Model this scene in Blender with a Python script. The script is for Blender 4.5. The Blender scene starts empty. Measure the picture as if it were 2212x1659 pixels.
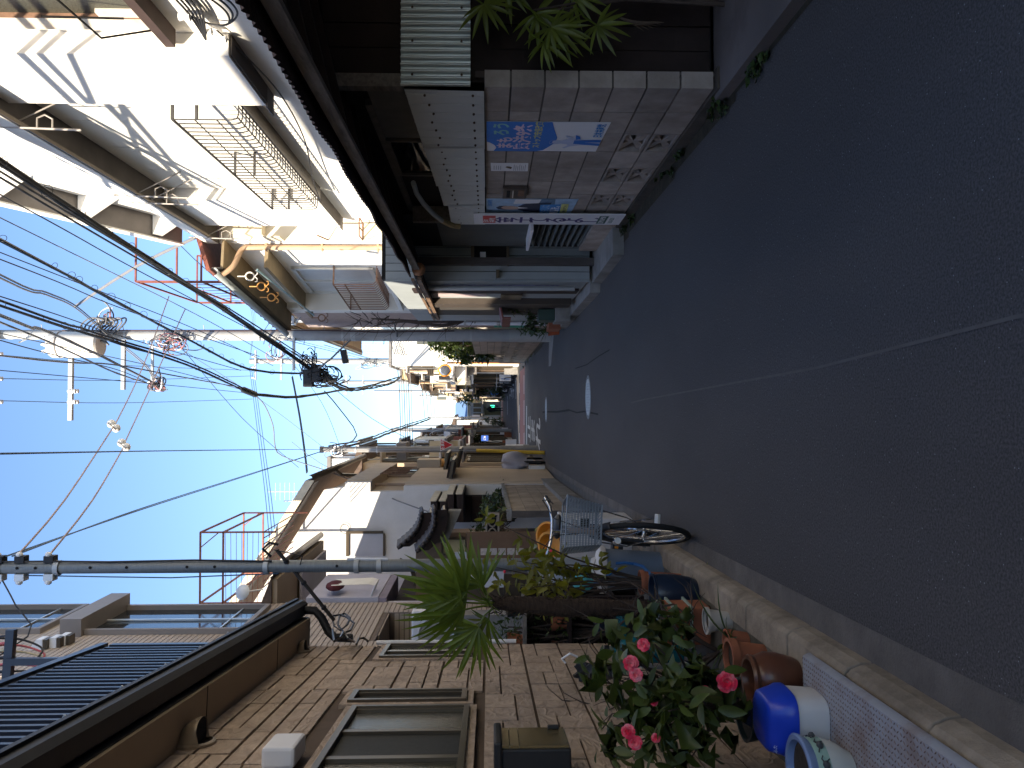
import bpy, math, random
from mathutils import Vector, Matrix
V = Vector
rnd = random.Random(11)
scene = bpy.context.scene
COL = scene.collection

# ------------------------------------------------------------------ camera
CAM_H = 1.42
FPX = 1722.7                      # focal length in the units of the 2212 px wide view of the photograph
YAW, PITCH = math.atan(75 / 3190), math.atan(93 / 3190)
FW = V((math.sin(YAW) * math.cos(PITCH), math.cos(YAW) * math.cos(PITCH), -math.sin(PITCH)))
RT = V((math.cos(YAW), -math.sin(YAW), 0))
UP = RT.cross(FW)
CP = V((0, 0, CAM_H))
cam_d = bpy.data.cameras.new('camera'); cam_d.sensor_width = 36; cam_d.sensor_fit = 'HORIZONTAL'
cam_d.lens = 36 * 3190 / 4096; cam_d.clip_start = 0.05; cam_d.clip_end = 2000
cam = bpy.data.objects.new('camera', cam_d); COL.objects.link(cam)
mw = Matrix.Identity(4)           # the photograph was taken upright and is stored turned: image x runs downwards
for i in range(3):
    mw[i][0], mw[i][1], mw[i][2], mw[i][3] = -UP[i], RT[i], -FW[i], CP[i]
cam.matrix_world = mw
scene.camera = cam

# ------------------------------------------------------------------ light
SUN_EL, SUN_AZ = math.radians(32), math.radians(45)     # behind the camera, from over the west houses
world = bpy.data.worlds.new('World'); scene.world = world; world.use_nodes = True
wn = world.node_tree.nodes; wn.clear()
sky = wn.new('ShaderNodeTexSky'); sky.sky_type = 'NISHITA'; sky.sun_disc = False
sky.sun_elevation = SUN_EL; sky.sun_rotation = math.radians(180 + 45)
sky.air_density = 1.0; sky.dust_density = 0.9; sky.ozone_density = 4.2
bg = wn.new('ShaderNodeBackground'); bg.inputs['Strength'].default_value = 0.13
wo = wn.new('ShaderNodeOutputWorld')
world.node_tree.links.new(sky.outputs[0], bg.inputs[0]); world.node_tree.links.new(bg.outputs[0], wo.inputs[0])
sd = bpy.data.lights.new('sun', 'SUN'); sd.energy = 4.8; sd.angle = math.radians(0.5); sd.color = (1, .88, .70)
sun = bpy.data.objects.new('sun', sd); COL.objects.link(sun)
S_DIR = V((math.sin(SUN_AZ) * math.cos(SUN_EL), math.cos(SUN_AZ) * math.cos(SUN_EL), -math.sin(SUN_EL)))
sun.rotation_euler = S_DIR.to_track_quat('-Z', 'Y').to_euler()
scene.view_settings.view_transform = 'Standard'; scene.view_settings.look = 'None'
scene.view_settings.gamma = 1; scene.view_settings.use_curve_mapping = False
scene.view_settings.exposure = 1.5
scene.cycles.max_bounces = 7; scene.cycles.diffuse_bounces = 4
scene.cycles.use_denoising = True

# ------------------------------------------------------------------ measuring helpers (a spot in the photograph -> a point in the place)
def ray(dx, dy):
    return FW + RT * ((829.5 - dy) / FPX) - UP * ((dx - 1106) / FPX)
def P(dx, dy, Y):
    r = ray(dx, dy); return CP + r * (Y / r.y)
def PX(dx, dy, X):
    r = ray(dx, dy); return CP + r * (X / r.x)
def PZ(dx, dy, Z=0.0):
    r = ray(dx, dy); return CP + r * ((Z - CAM_H) / r.z)
def kerb_x(y): return -.845 - .038 * y
def plan_x(y): return -1.02 - .037 * y
def edge_x(y): return -.715 - .044 * y if y < 12 else -1.243 - .032 * (y - 12)
def right_x(y): return 1.9 - .015 * y

# ------------------------------------------------------------------ materials
MATS = {}
def mat(name, col, rough=.8, var=.15, scale=5, bump=0, bscale=40, dirt=None, damt=.4, dscale=1.5, rand=0, metal=0,
        spec=.35, stretch=(1, 1, 1), emit=0, trans=0, coords='pos', dstretch=(1, 1, 1)):
    if name in MATS: return MATS[name]
    m = bpy.data.materials.new(name); m.use_nodes = True; MATS[name] = m
    nt = m.node_tree; N = nt.nodes; L = nt.links
    b = N['Principled BSDF']
    b.inputs['Roughness'].default_value = rough; b.inputs['Metallic'].default_value = metal
    b.inputs['Specular IOR Level'].default_value = spec
    if coords == 'pos':
        src = N.new('ShaderNodeNewGeometry').outputs['Position']
    else:
        src = N.new('ShaderNodeTexCoord').outputs['Object']
    def nz(sc, det, st):
        mp = N.new('ShaderNodeMapping'); mp.inputs['Scale'].default_value = st
        L.new(src, mp.inputs[0])
        n = N.new('ShaderNodeTexNoise'); n.inputs['Scale'].default_value = sc; n.inputs['Detail'].default_value = det
        n.inputs['Roughness'].default_value = .62
        L.new(mp.outputs[0], n.inputs['Vector']); return n.outputs[0]
    def mixc(f, a, bb, mode='MIX'):
        x = N.new('ShaderNodeMix'); x.data_type = 'RGBA'; x.blend_type = mode
        for v, s in ((f, 0), (a, 6), (bb, 7)):
            if hasattr(v, 'links'): L.new(v, x.inputs[s])
            elif isinstance(v, (int, float)): x.inputs[s].default_value = v
            else: x.inputs[s].default_value = (*v, 1)
        return x.outputs[2]
    def rng(v, a, bb, c, d):
        r = N.new('ShaderNodeMapRange'); L.new(v, r.inputs[0])
        for i, k in enumerate((a, bb, c, d)): r.inputs[i + 1].default_value = k
        return r.outputs[0]
    c0 = tuple(max(0, x * (1 - var)) for x in col); c1 = tuple(min(1, x * (1 + var)) for x in col)
    c = mixc(rng(nz(scale, 7, stretch), .3, .7, 0, 1), c0, c1)
    if dirt:
        c = mixc(rng(nz(dscale, 6, dstretch), .45, .72, 0, damt), c, dirt)
    if rand:
        oi = N.new('ShaderNodeObjectInfo')
        v = rng(oi.outputs['Random'], 0, 1, 1 - rand, 1 + rand)
        cm = N.new('ShaderNodeCombineColor'); 
        for i in range(3): L.new(v, cm.inputs[i])
        c = mixc(1.0, c, cm.outputs[0], 'MULTIPLY')
    L.new(c, b.inputs['Base Color'])
    if bump:
        bp = N.new('ShaderNodeBump'); bp.inputs['Strength'].default_value = bump; bp.inputs['Distance'].default_value = .02
        L.new(nz(bscale, 5, stretch), bp.inputs['Height']); L.new(bp.outputs[0], b.inputs['Normal'])
    if emit:
        b.inputs['Emission Color'].default_value = (*col, 1); b.inputs['Emission Strength'].default_value = emit
    if trans:
        b.inputs['Transmission Weight'].default_value = trans; b.inputs['IOR'].default_value = 1.4
    return m

def leaf_mat(name, col, var=.35, rand=.35, rough=.4, trans=.25):
    m = mat(name, col, rough, var, 9, rand=rand, spec=.4)
    N = m.node_tree.nodes; L = m.node_tree.links
    b = N['Principled BSDF']; o = N['Material Output']
    t = N.new('ShaderNodeBsdfTranslucent'); mx = N.new('ShaderNodeMixShader'); mx.inputs[0].default_value = trans
    t.inputs[0].default_value = (col[0] * 1.4, col[1] * 1.4, col[2] * .8, 1)
    L.new(b.outputs[0], mx.inputs[1]); L.new(t.outputs[0], mx.inputs[2]); L.new(mx.outputs[0], o.inputs[0])
    return m

def asphalt_mat():
    m = bpy.data.materials.new('asphalt'); m.use_nodes = True; N = m.node_tree.nodes; L = m.node_tree.links
    b = N['Principled BSDF']; b.inputs['Roughness'].default_value = .85; b.inputs['Specular IOR Level'].default_value = .3
    pos = N.new('ShaderNodeNewGeometry').outputs['Position']
    def nz(s, d=6, st=None):
        n = N.new('ShaderNodeTexNoise'); n.inputs['Scale'].default_value = s; n.inputs['Detail'].default_value = d
        if st:
            mp = N.new('ShaderNodeMapping'); mp.inputs['Scale'].default_value = st; L.new(pos, mp.inputs[0]); L.new(mp.outputs[0], n.inputs['Vector'])
        else: L.new(pos, n.inputs['Vector'])
        return n.outputs[0]
    def ramp(v, stops):
        r = N.new('ShaderNodeValToRGB'); L.new(v, r.inputs[0]); e = r.color_ramp.elements
        e[0].position, e[0].color = stops[0][0], (*stops[0][1], 1); e[1].position, e[1].color = stops[1][0], (*stops[1][1], 1)
        return r.outputs[0]
    def mix(f, a, c, mode='MIX'):
        x = N.new('ShaderNodeMix'); x.data_type = 'RGBA'; x.blend_type = mode
        if hasattr(f, 'links'): L.new(f, x.inputs[0])
        else: x.inputs[0].default_value = f
        for v, s in ((a, 6), (c, 7)):
            if hasattr(v, 'links'): L.new(v, x.inputs[s])
            else: x.inputs[s].default_value = (*v, 1)
        return x.outputs[2]
    base = ramp(nz(1.1, 5, (1, .35, 1)), ((.3, (.069, .063, .062)), (.75, (.093, .085, .083))))
    grain = ramp(nz(120, 4), ((.36, (.55, .55, .55)), (.66, (1.38, 1.36, 1.36))))
    c = mix(.85, base, grain, 'MULTIPLY')
    vo = N.new('ShaderNodeTexVoronoi'); vo.inputs['Scale'].default_value = 85; L.new(pos, vo.inputs['Vector'])
    sep = N.new('ShaderNodeSeparateColor'); L.new(vo.outputs['Color'], sep.inputs[0])
    d = N.new('ShaderNodeMath'); d.operation = 'LESS_THAN'; L.new(vo.outputs['Distance'], d.inputs[0]); d.inputs[1].default_value = .20
    g = N.new('ShaderNodeMath'); g.operation = 'GREATER_THAN'; L.new(sep.outputs[0], g.inputs[0]); g.inputs[1].default_value = .962
    k = N.new('ShaderNodeMath'); k.operation = 'MULTIPLY'; L.new(d.outputs[0], k.inputs[0]); L.new(g.outputs[0], k.inputs[1])
    c = mix(k.outputs[0], c, (.26, .27, .27))
    L.new(c, b.inputs['Base Color'])
    bp = N.new('ShaderNodeBump'); bp.inputs['Strength'].default_value = .45; bp.inputs['Distance'].default_value = .012
    L.new(nz(110, 4), bp.inputs['Height']); L.new(bp.outputs[0], b.inputs['Normal'])
    MATS['asphalt'] = m; return m

# ------------------------------------------------------------------ mesh helpers
WL = {}
def wloc(o): return WL.get(o.name, V((0, 0, 0))) if o else V((0, 0, 0))
class M:
    def __init__(s): s.v = []; s.f = []; s.mi = []; s.cur = 0
    def add(s, vs, fs):
        n = len(s.v); s.v += [V(p) for p in vs]
        for f in fs: s.f.append([i + n for i in f]); s.mi.append(s.cur)
        return s
    def box(s, x0, x1, y0, y1, z0, z1):
        return s.add([(x, y, z) for z in (z0, z1) for y in (y0, y1) for x in (x0, x1)],
                     [(0, 2, 3, 1), (4, 5, 7, 6), (0, 1, 5, 4), (2, 6, 7, 3), (0, 4, 6, 2), (1, 3, 7, 5)])
    def obox(s, o, a, b, c):          # corner o and three edge vectors
        o, a, b, c = V(o), V(a), V(b), V(c)
        return s.add([o, o + a, o + b, o + a + b, o + c, o + a + c, o + b + c, o + a + b + c],
                     [(0, 2, 3, 1), (4, 5, 7, 6), (0, 1, 5, 4), (2, 6, 7, 3), (0, 4, 6, 2), (1, 3, 7, 5)])
    def poly(s, pts): return s.add(pts, [list(range(len(pts)))])
    def prism(s, pts, off):
        n = len(pts); off = V(off); pts = [V(p) for p in pts]
        return s.add(pts + [p + off for p in pts], [list(range(n - 1, -1, -1)), list(range(n, 2 * n))] +
                     [(i, (i + 1) % n, (i + 1) % n + n, i + n) for i in range(n)])
    def tube(s, pts, r, n=6, cap=True):
        pts = [V(p) for p in pts]; k = len(pts)
        rs = r if isinstance(r, (list, tuple)) else [r] * k
        base = len(s.v); ref = None
        for i, p in enumerate(pts):
            t = (pts[min(i + 1, k - 1)] - pts[max(i - 1, 0)])
            t = t.normalized() if t.length > 1e-9 else V((0, 0, 1))
            if ref is None:
                ref = t.orthogonal().normalized()
            u = ref - t * ref.dot(t)
            u = u.normalized() if u.length > 1e-6 else t.orthogonal().normalized()
            ref = u; w = t.cross(u)
            for j in range(n):
                a = 2 * math.pi * j / n
                s.v.append(p + (u * math.cos(a) + w * math.sin(a)) * rs[i])
        for i in range(k - 1):
            for j in range(n):
                a = base + i * n + j; b = base + i * n + (j + 1) % n
                s.f.append([a, b, b + n, a + n]); s.mi.append(s.cur)
        if cap:
            s.f.append([base + j for j in range(n - 1, -1, -1)]); s.mi.append(s.cur)
            s.f.append([base + (k - 1) * n + j for j in range(n)]); s.mi.append(s.cur)
        return s
    def lathe(s, prof, o=(0, 0, 0), n=24, axis=(0, 0, 1), sq=None):
        o = V(o); ax = V(axis).normalized(); u = ax.orthogonal().normalized() if abs(ax.z) < .99 else V((1, 0, 0)); w = ax.cross(u)
        base = len(s.v)
        for r, z in prof:
            for j in range(n):
                a = 2 * math.pi * (j + .5) / n; ca, sa = math.cos(a), math.sin(a)
                if sq: q = (abs(ca) ** sq + abs(sa) ** sq) ** (-1 / sq); ca *= q; sa *= q
                s.v.append(o + ax * z + (u * ca + w * sa) * r)
        for i in range(len(prof) - 1):
            for j in range(n):
                a = base + i * n + j; b = base + i * n + (j + 1) % n
                s.f.append([a, b, b + n, a + n]); s.mi.append(s.cur)
        return s
    def ball(s, o, rx, ry=None, rz=None, n=10, k=6):
        ry = ry or rx; rz = rz or rx; o = V(o); base = len(s.v)
        for i in range(k + 1):
            t = math.pi * i / k
            for j in range(n):
                a = 2 * math.pi * j / n
                s.v.append(o + V((rx * math.sin(t) * math.cos(a), ry * math.sin(t) * math.sin(a), rz * math.cos(t))))
        for i in range(k):
            for j in range(n):
                a = base + i * n + j; b = base + i * n + (j + 1) % n
                s.f.append([a, a + n, b + n, b]); s.mi.append(s.cur)
        return s
    def torus(s, o, ax, R, r, n=40, k=8):
        ax = V(ax).normalized(); u = ax.orthogonal().normalized(); w = ax.cross(u); o = V(o); base = len(s.v)
        for i in range(n):
            a = 2 * math.pi * i / n; d = u * math.cos(a) + w * math.sin(a)
            for j in range(k):
                t = 2 * math.pi * j / k
                s.v.append(o + d * (R + r * math.cos(t)) + ax * r * math.sin(t))
        for i in range(n):
            for j in range(k):
                a = base + i * k + j; b = base + i * k + (j + 1) % k; c = base + ((i + 1) % n) * k + (j + 1) % k; e = base + ((i + 1) % n) * k + j
                s.f.append([a, e, c, b]); s.mi.append(s.cur)
        return s
    def grid(s, fn, nu, nv):
        base = len(s.v)
        for i in range(nu + 1):
            for j in range(nv + 1): s.v.append(V(fn(i / nu, j / nv)))
        for i in range(nu):
            for j in range(nv):
                a = base + i * (nv + 1) + j
                s.f.append([a, a + nv + 1, a + nv + 2, a + 1]); s.mi.append(s.cur)
        return s
    def mesh(s, name, mats, off=V((0, 0, 0)), smooth=False):
        me = bpy.data.meshes.new(name)
        me.from_pydata([tuple(p - off) for p in s.v], [], s.f)
        for m in (mats if isinstance(mats, (list, tuple)) else [mats]): me.materials.append(m)
        if any(s.mi): me.polygons.foreach_set('material_index', s.mi)
        if smooth:
            me.polygons.foreach_set('use_smooth', [True] * len(me.polygons))
            if smooth != 'all':
                try: me.set_sharp_from_angle(angle=math.radians(40))
                except Exception: pass
        me.update(); return me
    def build(s, name, mats, parent=None, smooth=False, label=None, bevel=0):
        o = bpy.data.objects.new(name, s.mesh(name, mats, wloc(parent), smooth)); COL.objects.link(o)
        if parent: o.parent = parent
        WL[o.name] = wloc(parent)
        if label: o['label'] = label
        if bevel:
            md = o.modifiers.new('bevel', 'BEVEL'); md.width = bevel; md.segments = 2; md.limit_method = 'ANGLE'
        return o

def thing(name, label, cat, loc=(0, 0, 0), group=None):
    o = bpy.data.objects.new(name, None); COL.objects.link(o); o.location = loc; o.empty_display_size = .1
    o['label'] = label; o['category'] = cat
    if group: o['group'] = group
    WL[o.name] = V(loc); return o
def tag(o, label, cat, group=None):
    o['label'] = label; o['category'] = cat
    if group: o['group'] = group
    return o
def kind(o, k, label=None):
    o['kind'] = k
    if label: o['label'] = label
    return o
def place(name, me, mtx, parent):
    o = bpy.data.objects.new(name, me); COL.objects.link(o)
    if parent: o.parent = parent
    o.matrix_local = Matrix.Translation(-wloc(parent)) @ mtx
    WL[o.name] = wloc(parent)      # children of pieces are never built in their turned frame
    return o
TXT = {}
def text(body, m, o, xd, yd, size, parent, name='lettering', sx=1.0, bold=.012, align='LEFT', depth=.0008):
    key = (body, bold, align, m.name)
    if key not in TXT:
        c = bpy.data.curves.new('lettering', 'FONT'); c.body = body; c.resolution_u = 3; c.offset = bold; c.align_x = align
        t = bpy.data.objects.new('lettering', c); COL.objects.link(t)
        dg = bpy.context.evaluated_depsgraph_get()
        me = bpy.data.meshes.new_from_object(t.evaluated_get(dg)); me.materials.clear(); me.materials.append(m)
        bpy.data.objects.remove(t); bpy.data.curves.remove(c); TXT[key] = me
    xd, yd = V(xd).normalized(), V(yd).normalized(); zd = xd.cross(yd)
    mt = Matrix.Identity(4)
    for i in range(3):
        mt[i][0], mt[i][1], mt[i][2], mt[i][3] = xd[i] * size * sx, yd[i] * size, zd[i], o[i]
    return place(name, TXT[key], mt, parent)

def cr(pts, n=6):                  # a smooth curve through the given points
    P3 = [V(p) for p in pts]; out = []
    for j in range(len(P3) - 1):
        a0, a1, a2, a3 = P3[max(0, j - 1)], P3[j], P3[j + 1], P3[min(len(P3) - 1, j + 2)]
        for k in range(n):
            u = k / n
            out.append(a1 + (a2 - a0) * (.5 * u) + (a0 * 2 - a1 * 5 + a2 * 4 - a3) * (.5 * u * u) + (a1 * 3 - a0 - a2 * 3 + a3) * (.5 * u ** 3))
    return out + [P3[-1]]

# ------------------------------------------------------------------ shared materials
A = asphalt_mat()
m_conc = mat('concrete', (.26, .25, .235), .9, .2, 4, .35, 60, dirt=(.10, .09, .075), damt=.6, dscale=2.2)
m_gutter = mat('gutter_concrete', (.135, .118, .106), .9, .25, 5, .4, 80, dirt=(.08, .07, .06), damt=.55, dscale=1.6)
m_kerb = mat('kerb_concrete', (.32, .262, .20), .9, .25, 7, .4, 50, dirt=(.075, .06, .045), damt=.85, dscale=2.4, rand=.12)
m_block = mat('block_grey', (.38, .325, .285), .92, .18, 8, .3, 90, dirt=(.17, .135, .11), damt=.7, dscale=1.5, rand=.16, stretch=(1, 1, 1))
m_block2 = mat('block_tan', (.36, .30, .235), .92, .16, 8, .3, 90, dirt=(.13, .10, .075), damt=.7, dscale=1.6, rand=.12)
m_joint = mat('mortar', (.10, .085, .075), .95, .2, 10)
m_soil = mat('soil', (.05, .04, .03), .95, .3, 20, .5)
m_wood = mat('old_wood', (.19, .165, .145), .85, .4, 6, .4, 30, dirt=(.27, .25, .23), damt=.7, dscale=4, stretch=(6, 1, 6), dstretch=(3, .8, 3))
m_dwood = mat('dark_boards', (.024, .014, .012), .75, .3, 5, .2, 30, rand=.25)
m_dark = mat('dark_void', (.012, .011, .011), .9, .2)
m_black = mat('black_paint', (.018, .018, .02), .5, .2)
m_gal = mat('galvanised', (.42, .44, .45), .5, .12, 6, .05, 30, metal=.35, dirt=(.3, .28, .25), damt=.3, dscale=1.2)
m_tin = mat('white_tin', (.56, .575, .56), .55, .06, 2, dirt=(.42, .40, .34), damt=.35, dscale=1.2, rand=.05, spec=.3)
m_tin2 = mat('grey_tin', (.36, .40, .41), .5, .1, 3, dirt=(.2, .19, .17), damt=.4, dscale=1.5, spec=.4)
m_zinc = mat('corrugated_zinc', (.50, .54, .55), .32, .1, 3, metal=.75, dirt=(.2, .19, .17), damt=.4, dscale=1.5)
m_darktin = mat('dark_tin', (.10, .115, .12), .55, .12, 3, spec=.4)
m_white = mat('white_render', (.82, .79, .73), .9, .04, 2.5, .12, 80, dirt=(.62, .60, .56), damt=.3, dscale=.8, dstretch=(1, 1, .4))
m_cream = mat('cream_render', (.70, .62, .47), .9, .06, 3, .1, 80, dirt=(.5, .42, .3), damt=.35, dscale=1, dstretch=(1, 1, .4))
m_cream2 = mat('pale_siding', (.72, .69, .62), .85, .05, 2, .1, 60, dirt=(.55, .5, .42), damt=.3, dscale=1)
m_pink = mat('brown_stucco', (.40, .31, .27), .95, .12, 12, .4, 120)
m_soffit = mat('grey_soffit', (.22, .20, .185), .9, .12, 3, dirt=(.12, .11, .1), damt=.5, dscale=1.3)
m_rust = mat('rust', (.20, .115, .075), .85, .3, 9, .2, 60)
m_redsteel = mat('red_oxide_steel', (.22, .075, .055), .7, .25, 9)
m_copper = mat('orange_pipe', (.46, .31, .20), .6, .12, 4)
m_pole = mat('pole_concrete', (.33, .335, .335), .85, .08, 5, .1, 90, dirt=(.26, .26, .26), damt=.35, dscale=1.6, dstretch=(1, 1, .25))
m_steelpole = mat('zinc_pole', (.19, .205, .21), .5, .12, 14, .05, 60, metal=.3, stretch=(1, 1, 5), dirt=(.2, .2, .2), damt=.4, dscale=2)
m_cable = mat('black_cable', (.022, .022, .025), .55, .2)
m_gcable = mat('grey_cable', (.16, .16, .165), .6, .1)
m_bcable = mat('blue_grey_cable', (.09, .15, .22), .6, .1)
m_porc = mat('white_porcelain', (.78, .77, .74), .25, .03, spec=.5)
m_paint = mat('road_paint', (.58, .57, .54), .8, .12, 20, dirt=(.2, .2, .2), damt=.5, dscale=9)
m_redroad = mat('red_road', (.20, .075, .065), .85, .2, 30, .2, 100)
m_glass = mat('dark_glass', (.015, .018, .02), .06, .1, spec=.6)
m_frost = mat('frosted_glass', (.11, .115, .10), .18, .2, 30, .2, 90, spec=.5)
m_alu = mat('silver_frame', (.62, .61, .58), .35, .05, metal=.55)
m_bronze = mat('bronze_frame', (.10, .078, .055), .35, .1, metal=.5)
m_sheet = mat('paper_white', (.78, .77, .78), .7, .03, 3)
m_blue = mat('poster_blue', (.03, .19, .62), .6, .06)
m_terra = mat('terracotta', (.33, .115, .06), .8, .15, 8, .1, 60, dirt=(.2, .08, .05), damt=.4, dscale=5)
m_leaf = leaf_mat('camellia_leaf', (.062, .085, .016), rough=.4)
m_yleaf = leaf_mat('yellow_green_leaf', (.17, .165, .016), rough=.4, trans=.35)
m_palm = leaf_mat('palm_leaf', (.12, .165, .020), .3, .3, .4, .35)
m_weed = leaf_mat('weed_leaf', (.05, .08, .02), trans=.2)
m_twig = mat('bare_twig', (.075, .055, .045), .9, .25, 20, .3)
m_fibre = mat('palm_fibre', (.05, .032, .022), .95, .4, 25, .6, 50, stretch=(1, 1, 4))
# ================================================================== GROUND
Ys = [-9, -4, 0, 1.5, 3, 4.5, 6, 8, 10, 12, 15, 18, 21, 25, 29.5]
g = M(); g.box(-300, 300, -40, 700, -.6, -.05); kind(g.build('ground', mat('earth', (.12, .115, .11), .95)), 'structure')
r = M()
ys = Ys + [33, 37.5, 45, 60, 80, 100, 125]
for a, b in zip(ys, ys[1:]):
    fa = (max(edge_x(a), -2.4) if a < 29.5 else -2.2, right_x(a)); fb = (max(edge_x(b), -2.4) if b < 29.6 else -2.2, right_x(b))
    r.poly([(fa[0], a, 0), (fa[1], a, 0), (fb[1], b, 0), (fb[0], b, 0)])
r.poly([(-60, 30, -.002), (-2.25, 30, -.002), (-2.25, 37.3, -.002), (-60, 37.3, -.002)])
r.poly([(1.45, 31.2, -.002), (60, 31.2, -.002), (60, 37.3, -.002), (1.35, 37.3, -.002)])
kind(r.build('road', A), 'structure')
# the joint where two asphalt lanes meet, and the crack that runs on to the covers
j = M(); pts = [(.245, -1), (.23, 2.1), (.15, 3.4), (.10, 5), (.03, 7.2), (.0, 7.9)]
for (x0, y0), (x1, y1) in zip(pts, pts[1:]):
    j.poly([(x0 - .006, y0, .0035), (x0 + .006, y0, .0035), (x1 + .006, y1, .0035), (x1 - .006, y1, .0035)])
kind(j.build('road_joint', mat('joint_filler', (.112, .101, .093), .9, .15, 9)), 'structure')
j = M(); pts = [(-.15, 14.2 - 3.9), (-.13, 11.8), (-.16, 12.8), (-.13, 14), (-.19, 16.5), (-.22, 19.4), (-.25, 21)]
for (x0, y0), (x1, y1) in zip(pts, pts[1:]):
    w = .012 if y0 < 13 else .02
    j.poly([(x0 - w, y0, .0035), (x0 + w, y0, .0035), (x1 + w, y1, .0035), (x1 - w, y1, .0035)])
pts = [(.62, 9.3), (.60, 10.2), (.55, 11.5), (.56, 13)]
for (x0, y0), (x1, y1) in zip(pts, pts[1:]):
    j.poly([(x0 - .008, y0, .0035), (x0 + .008, y0, .0035), (x1 + .008, y1, .0035), (x1 - .008, y1, .0035)])
kind(j.build('road_crack', mat('crack', (.015, .015, .016), .95)), 'structure')
# gutter, kerb stones, planting strip
gu = M()
for a, b in zip(Ys, Ys[1:]):
    gu.poly([(kerb_x(a) - .02, a, .008), (edge_x(a) + .004, a, .004), (edge_x(b) + .004, b, .004), (kerb_x(b) - .02, b, .008)])
kind(gu.build('gutter', m_gutter), 'structure')
kerb = bpy.data.objects.new('kerb', None); COL.objects.link(kerb); kind(kerb, 'structure')
y = -1.0
while y < 8.3:
    y2 = y + .56; x = kerb_x(y); x2 = kerb_x(y2)
    d = V((x2 - x, .56, 0)).normalized(); n = V((d.y, -d.x, 0))
    h = .115 + rnd.uniform(-.005, .005)
    sec = [(-.16, -.03), (.0, -.03), (-.004, .05), (-.022, h - .018), (-.04, h), (-.16, h + .002)]
    o = V((x, y + .006, 0))
    k = M().prism([o + n * a + V((0, 0, b)) for a, b in sec], d * .548)
    k.build('kerb_stone', m_kerb, kerb, bevel=.006)
    y = y2
bed = M()
for a, b in zip([-9, 0, 2, 4, 6, 7.2], [0, 2, 4, 6, 7.2, 9.0]):
    bed.poly([(-6, a, .105), (kerb_x(a) - .155, a, .105), (kerb_x(b) - .155, b, .105), (-6, b, .105)])
kind(bed.build('planting_strip', mat('strip_concrete', (.16, .145, .12), .95, .3, 8, .4, 50, dirt=(.05, .045, .03), damt=.8, dscale=4)), 'structure')
# concrete step under the dark boarded bay, with the moss line along the road
st = M(); st.prism([(1.74, -6, -.05), (4.5, -6, -.05), (4.5, 4.70, -.05), (1.80, 4.70, -.05)], (0, 0, .12)); kind(st.build('step', mat('step_concrete', (.15, .13, .125), .9, .25, 4, .3, 60, dirt=(.06, .05, .04), damt=.6, dscale=2)), 'structure')
# entrance slab of the grey house
sl = M(); sl.prism([(1.55, 8.3, -.03), (3, 8.3, -.03), (3, 9.95, -.03), (1.50, 9.95, -.03)], (0, 0, .15))
sl.prism([(1.40, 10.1, -.03), (1.7, 10.0, -.03), (1.62, 15.2, -.03), (1.36, 14.6, -.03)], (0, 0, .16))
kind(sl.build('entrance_slab', m_conc), 'structure')
pl = M(); pl.poly([PZ(1186, 732, .004), PZ(1192, 705, .004), PZ(1196, 725, .004), PZ(1190, 790, .004), PZ(1185, 792, .004)]); 
kind(pl.build('concrete_patch', m_conc), 'structure')

# markings
mk = M(); z = .0045
mk.poly([P0 for P0 in [(-1.75, 29.6, z), (-.12, 29.6, z), (-.12, 30.0, z), (-1.75, 30.0, z)]])
for (a, b) in ((-2.0, -1.2), (-.9, .1), (.35, 1.1)):
    mk.poly([(a, 31.9, z), (b, 31.9, z), (b, 32.15, z), (a, 32.15, z)]); mk.poly([(a + .1, 36.6, z), (b - .2, 36.6, z), (b - .2, 36.9, z), (a + .1, 36.9, z)])
mk.poly([(.2, 41.5, z), (1.3, 41.5, z), (1.3, 42, z), (.2, 42, z)])
mk.poly([(-.9, 60, z), (.5, 60, z), (.5, 60.8, z), (-.9, 60.8, z)]); mk.poly([(-1.8, 86, .006), (1.2, 86, .006), (1.2, 87.3, .006), (-1.8, 87.3, .006)])
kind(mk.build('road_marking', m_paint), 'structure')
rb = M(); rb.poly([(-2.25, 31.4, .002), (1.42, 31.4, .002), (1.42, 36.2, .002), (-2.25, 36.2, .002)])
rb.poly([(-2.25, 80, .002), (1.0, 80, .002), (1.0, 92, .002), (-2.25, 92, .002)])
kind(rb.build('red_crossing_paving', m_redroad), 'structure')
lt = thing('road_lettering', 'worn white stop lettering painted across the road before the red crossing', 'road marking', (-.9, 25.5, 0))
for ch, y0, h in (('止', 27.2, 1.9), ('ま', 24.7, 2.1), ('れ', 22.0, 2.3)):
    text(ch, m_paint, V((-.90, y0, .005)), (1, 0, 0), (0, 1, 0), h / .92, lt, sx=.95 / h * .92 / 1.0, bold=.022, align='CENTER')
lt2 = thing('road_lettering', 'white stop lettering facing the far side beyond the red crossing', 'road marking', (.5, 46, 0))
for ch, y0 in (('止', 47), ('ま', 50.5), ('れ', 54)):
    text(ch, m_paint, V((.75, y0, .006)), (-1, 0, 0), (0, -1, 0), 3.0, lt2, sx=.36, bold=.02, align='CENTER')

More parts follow.
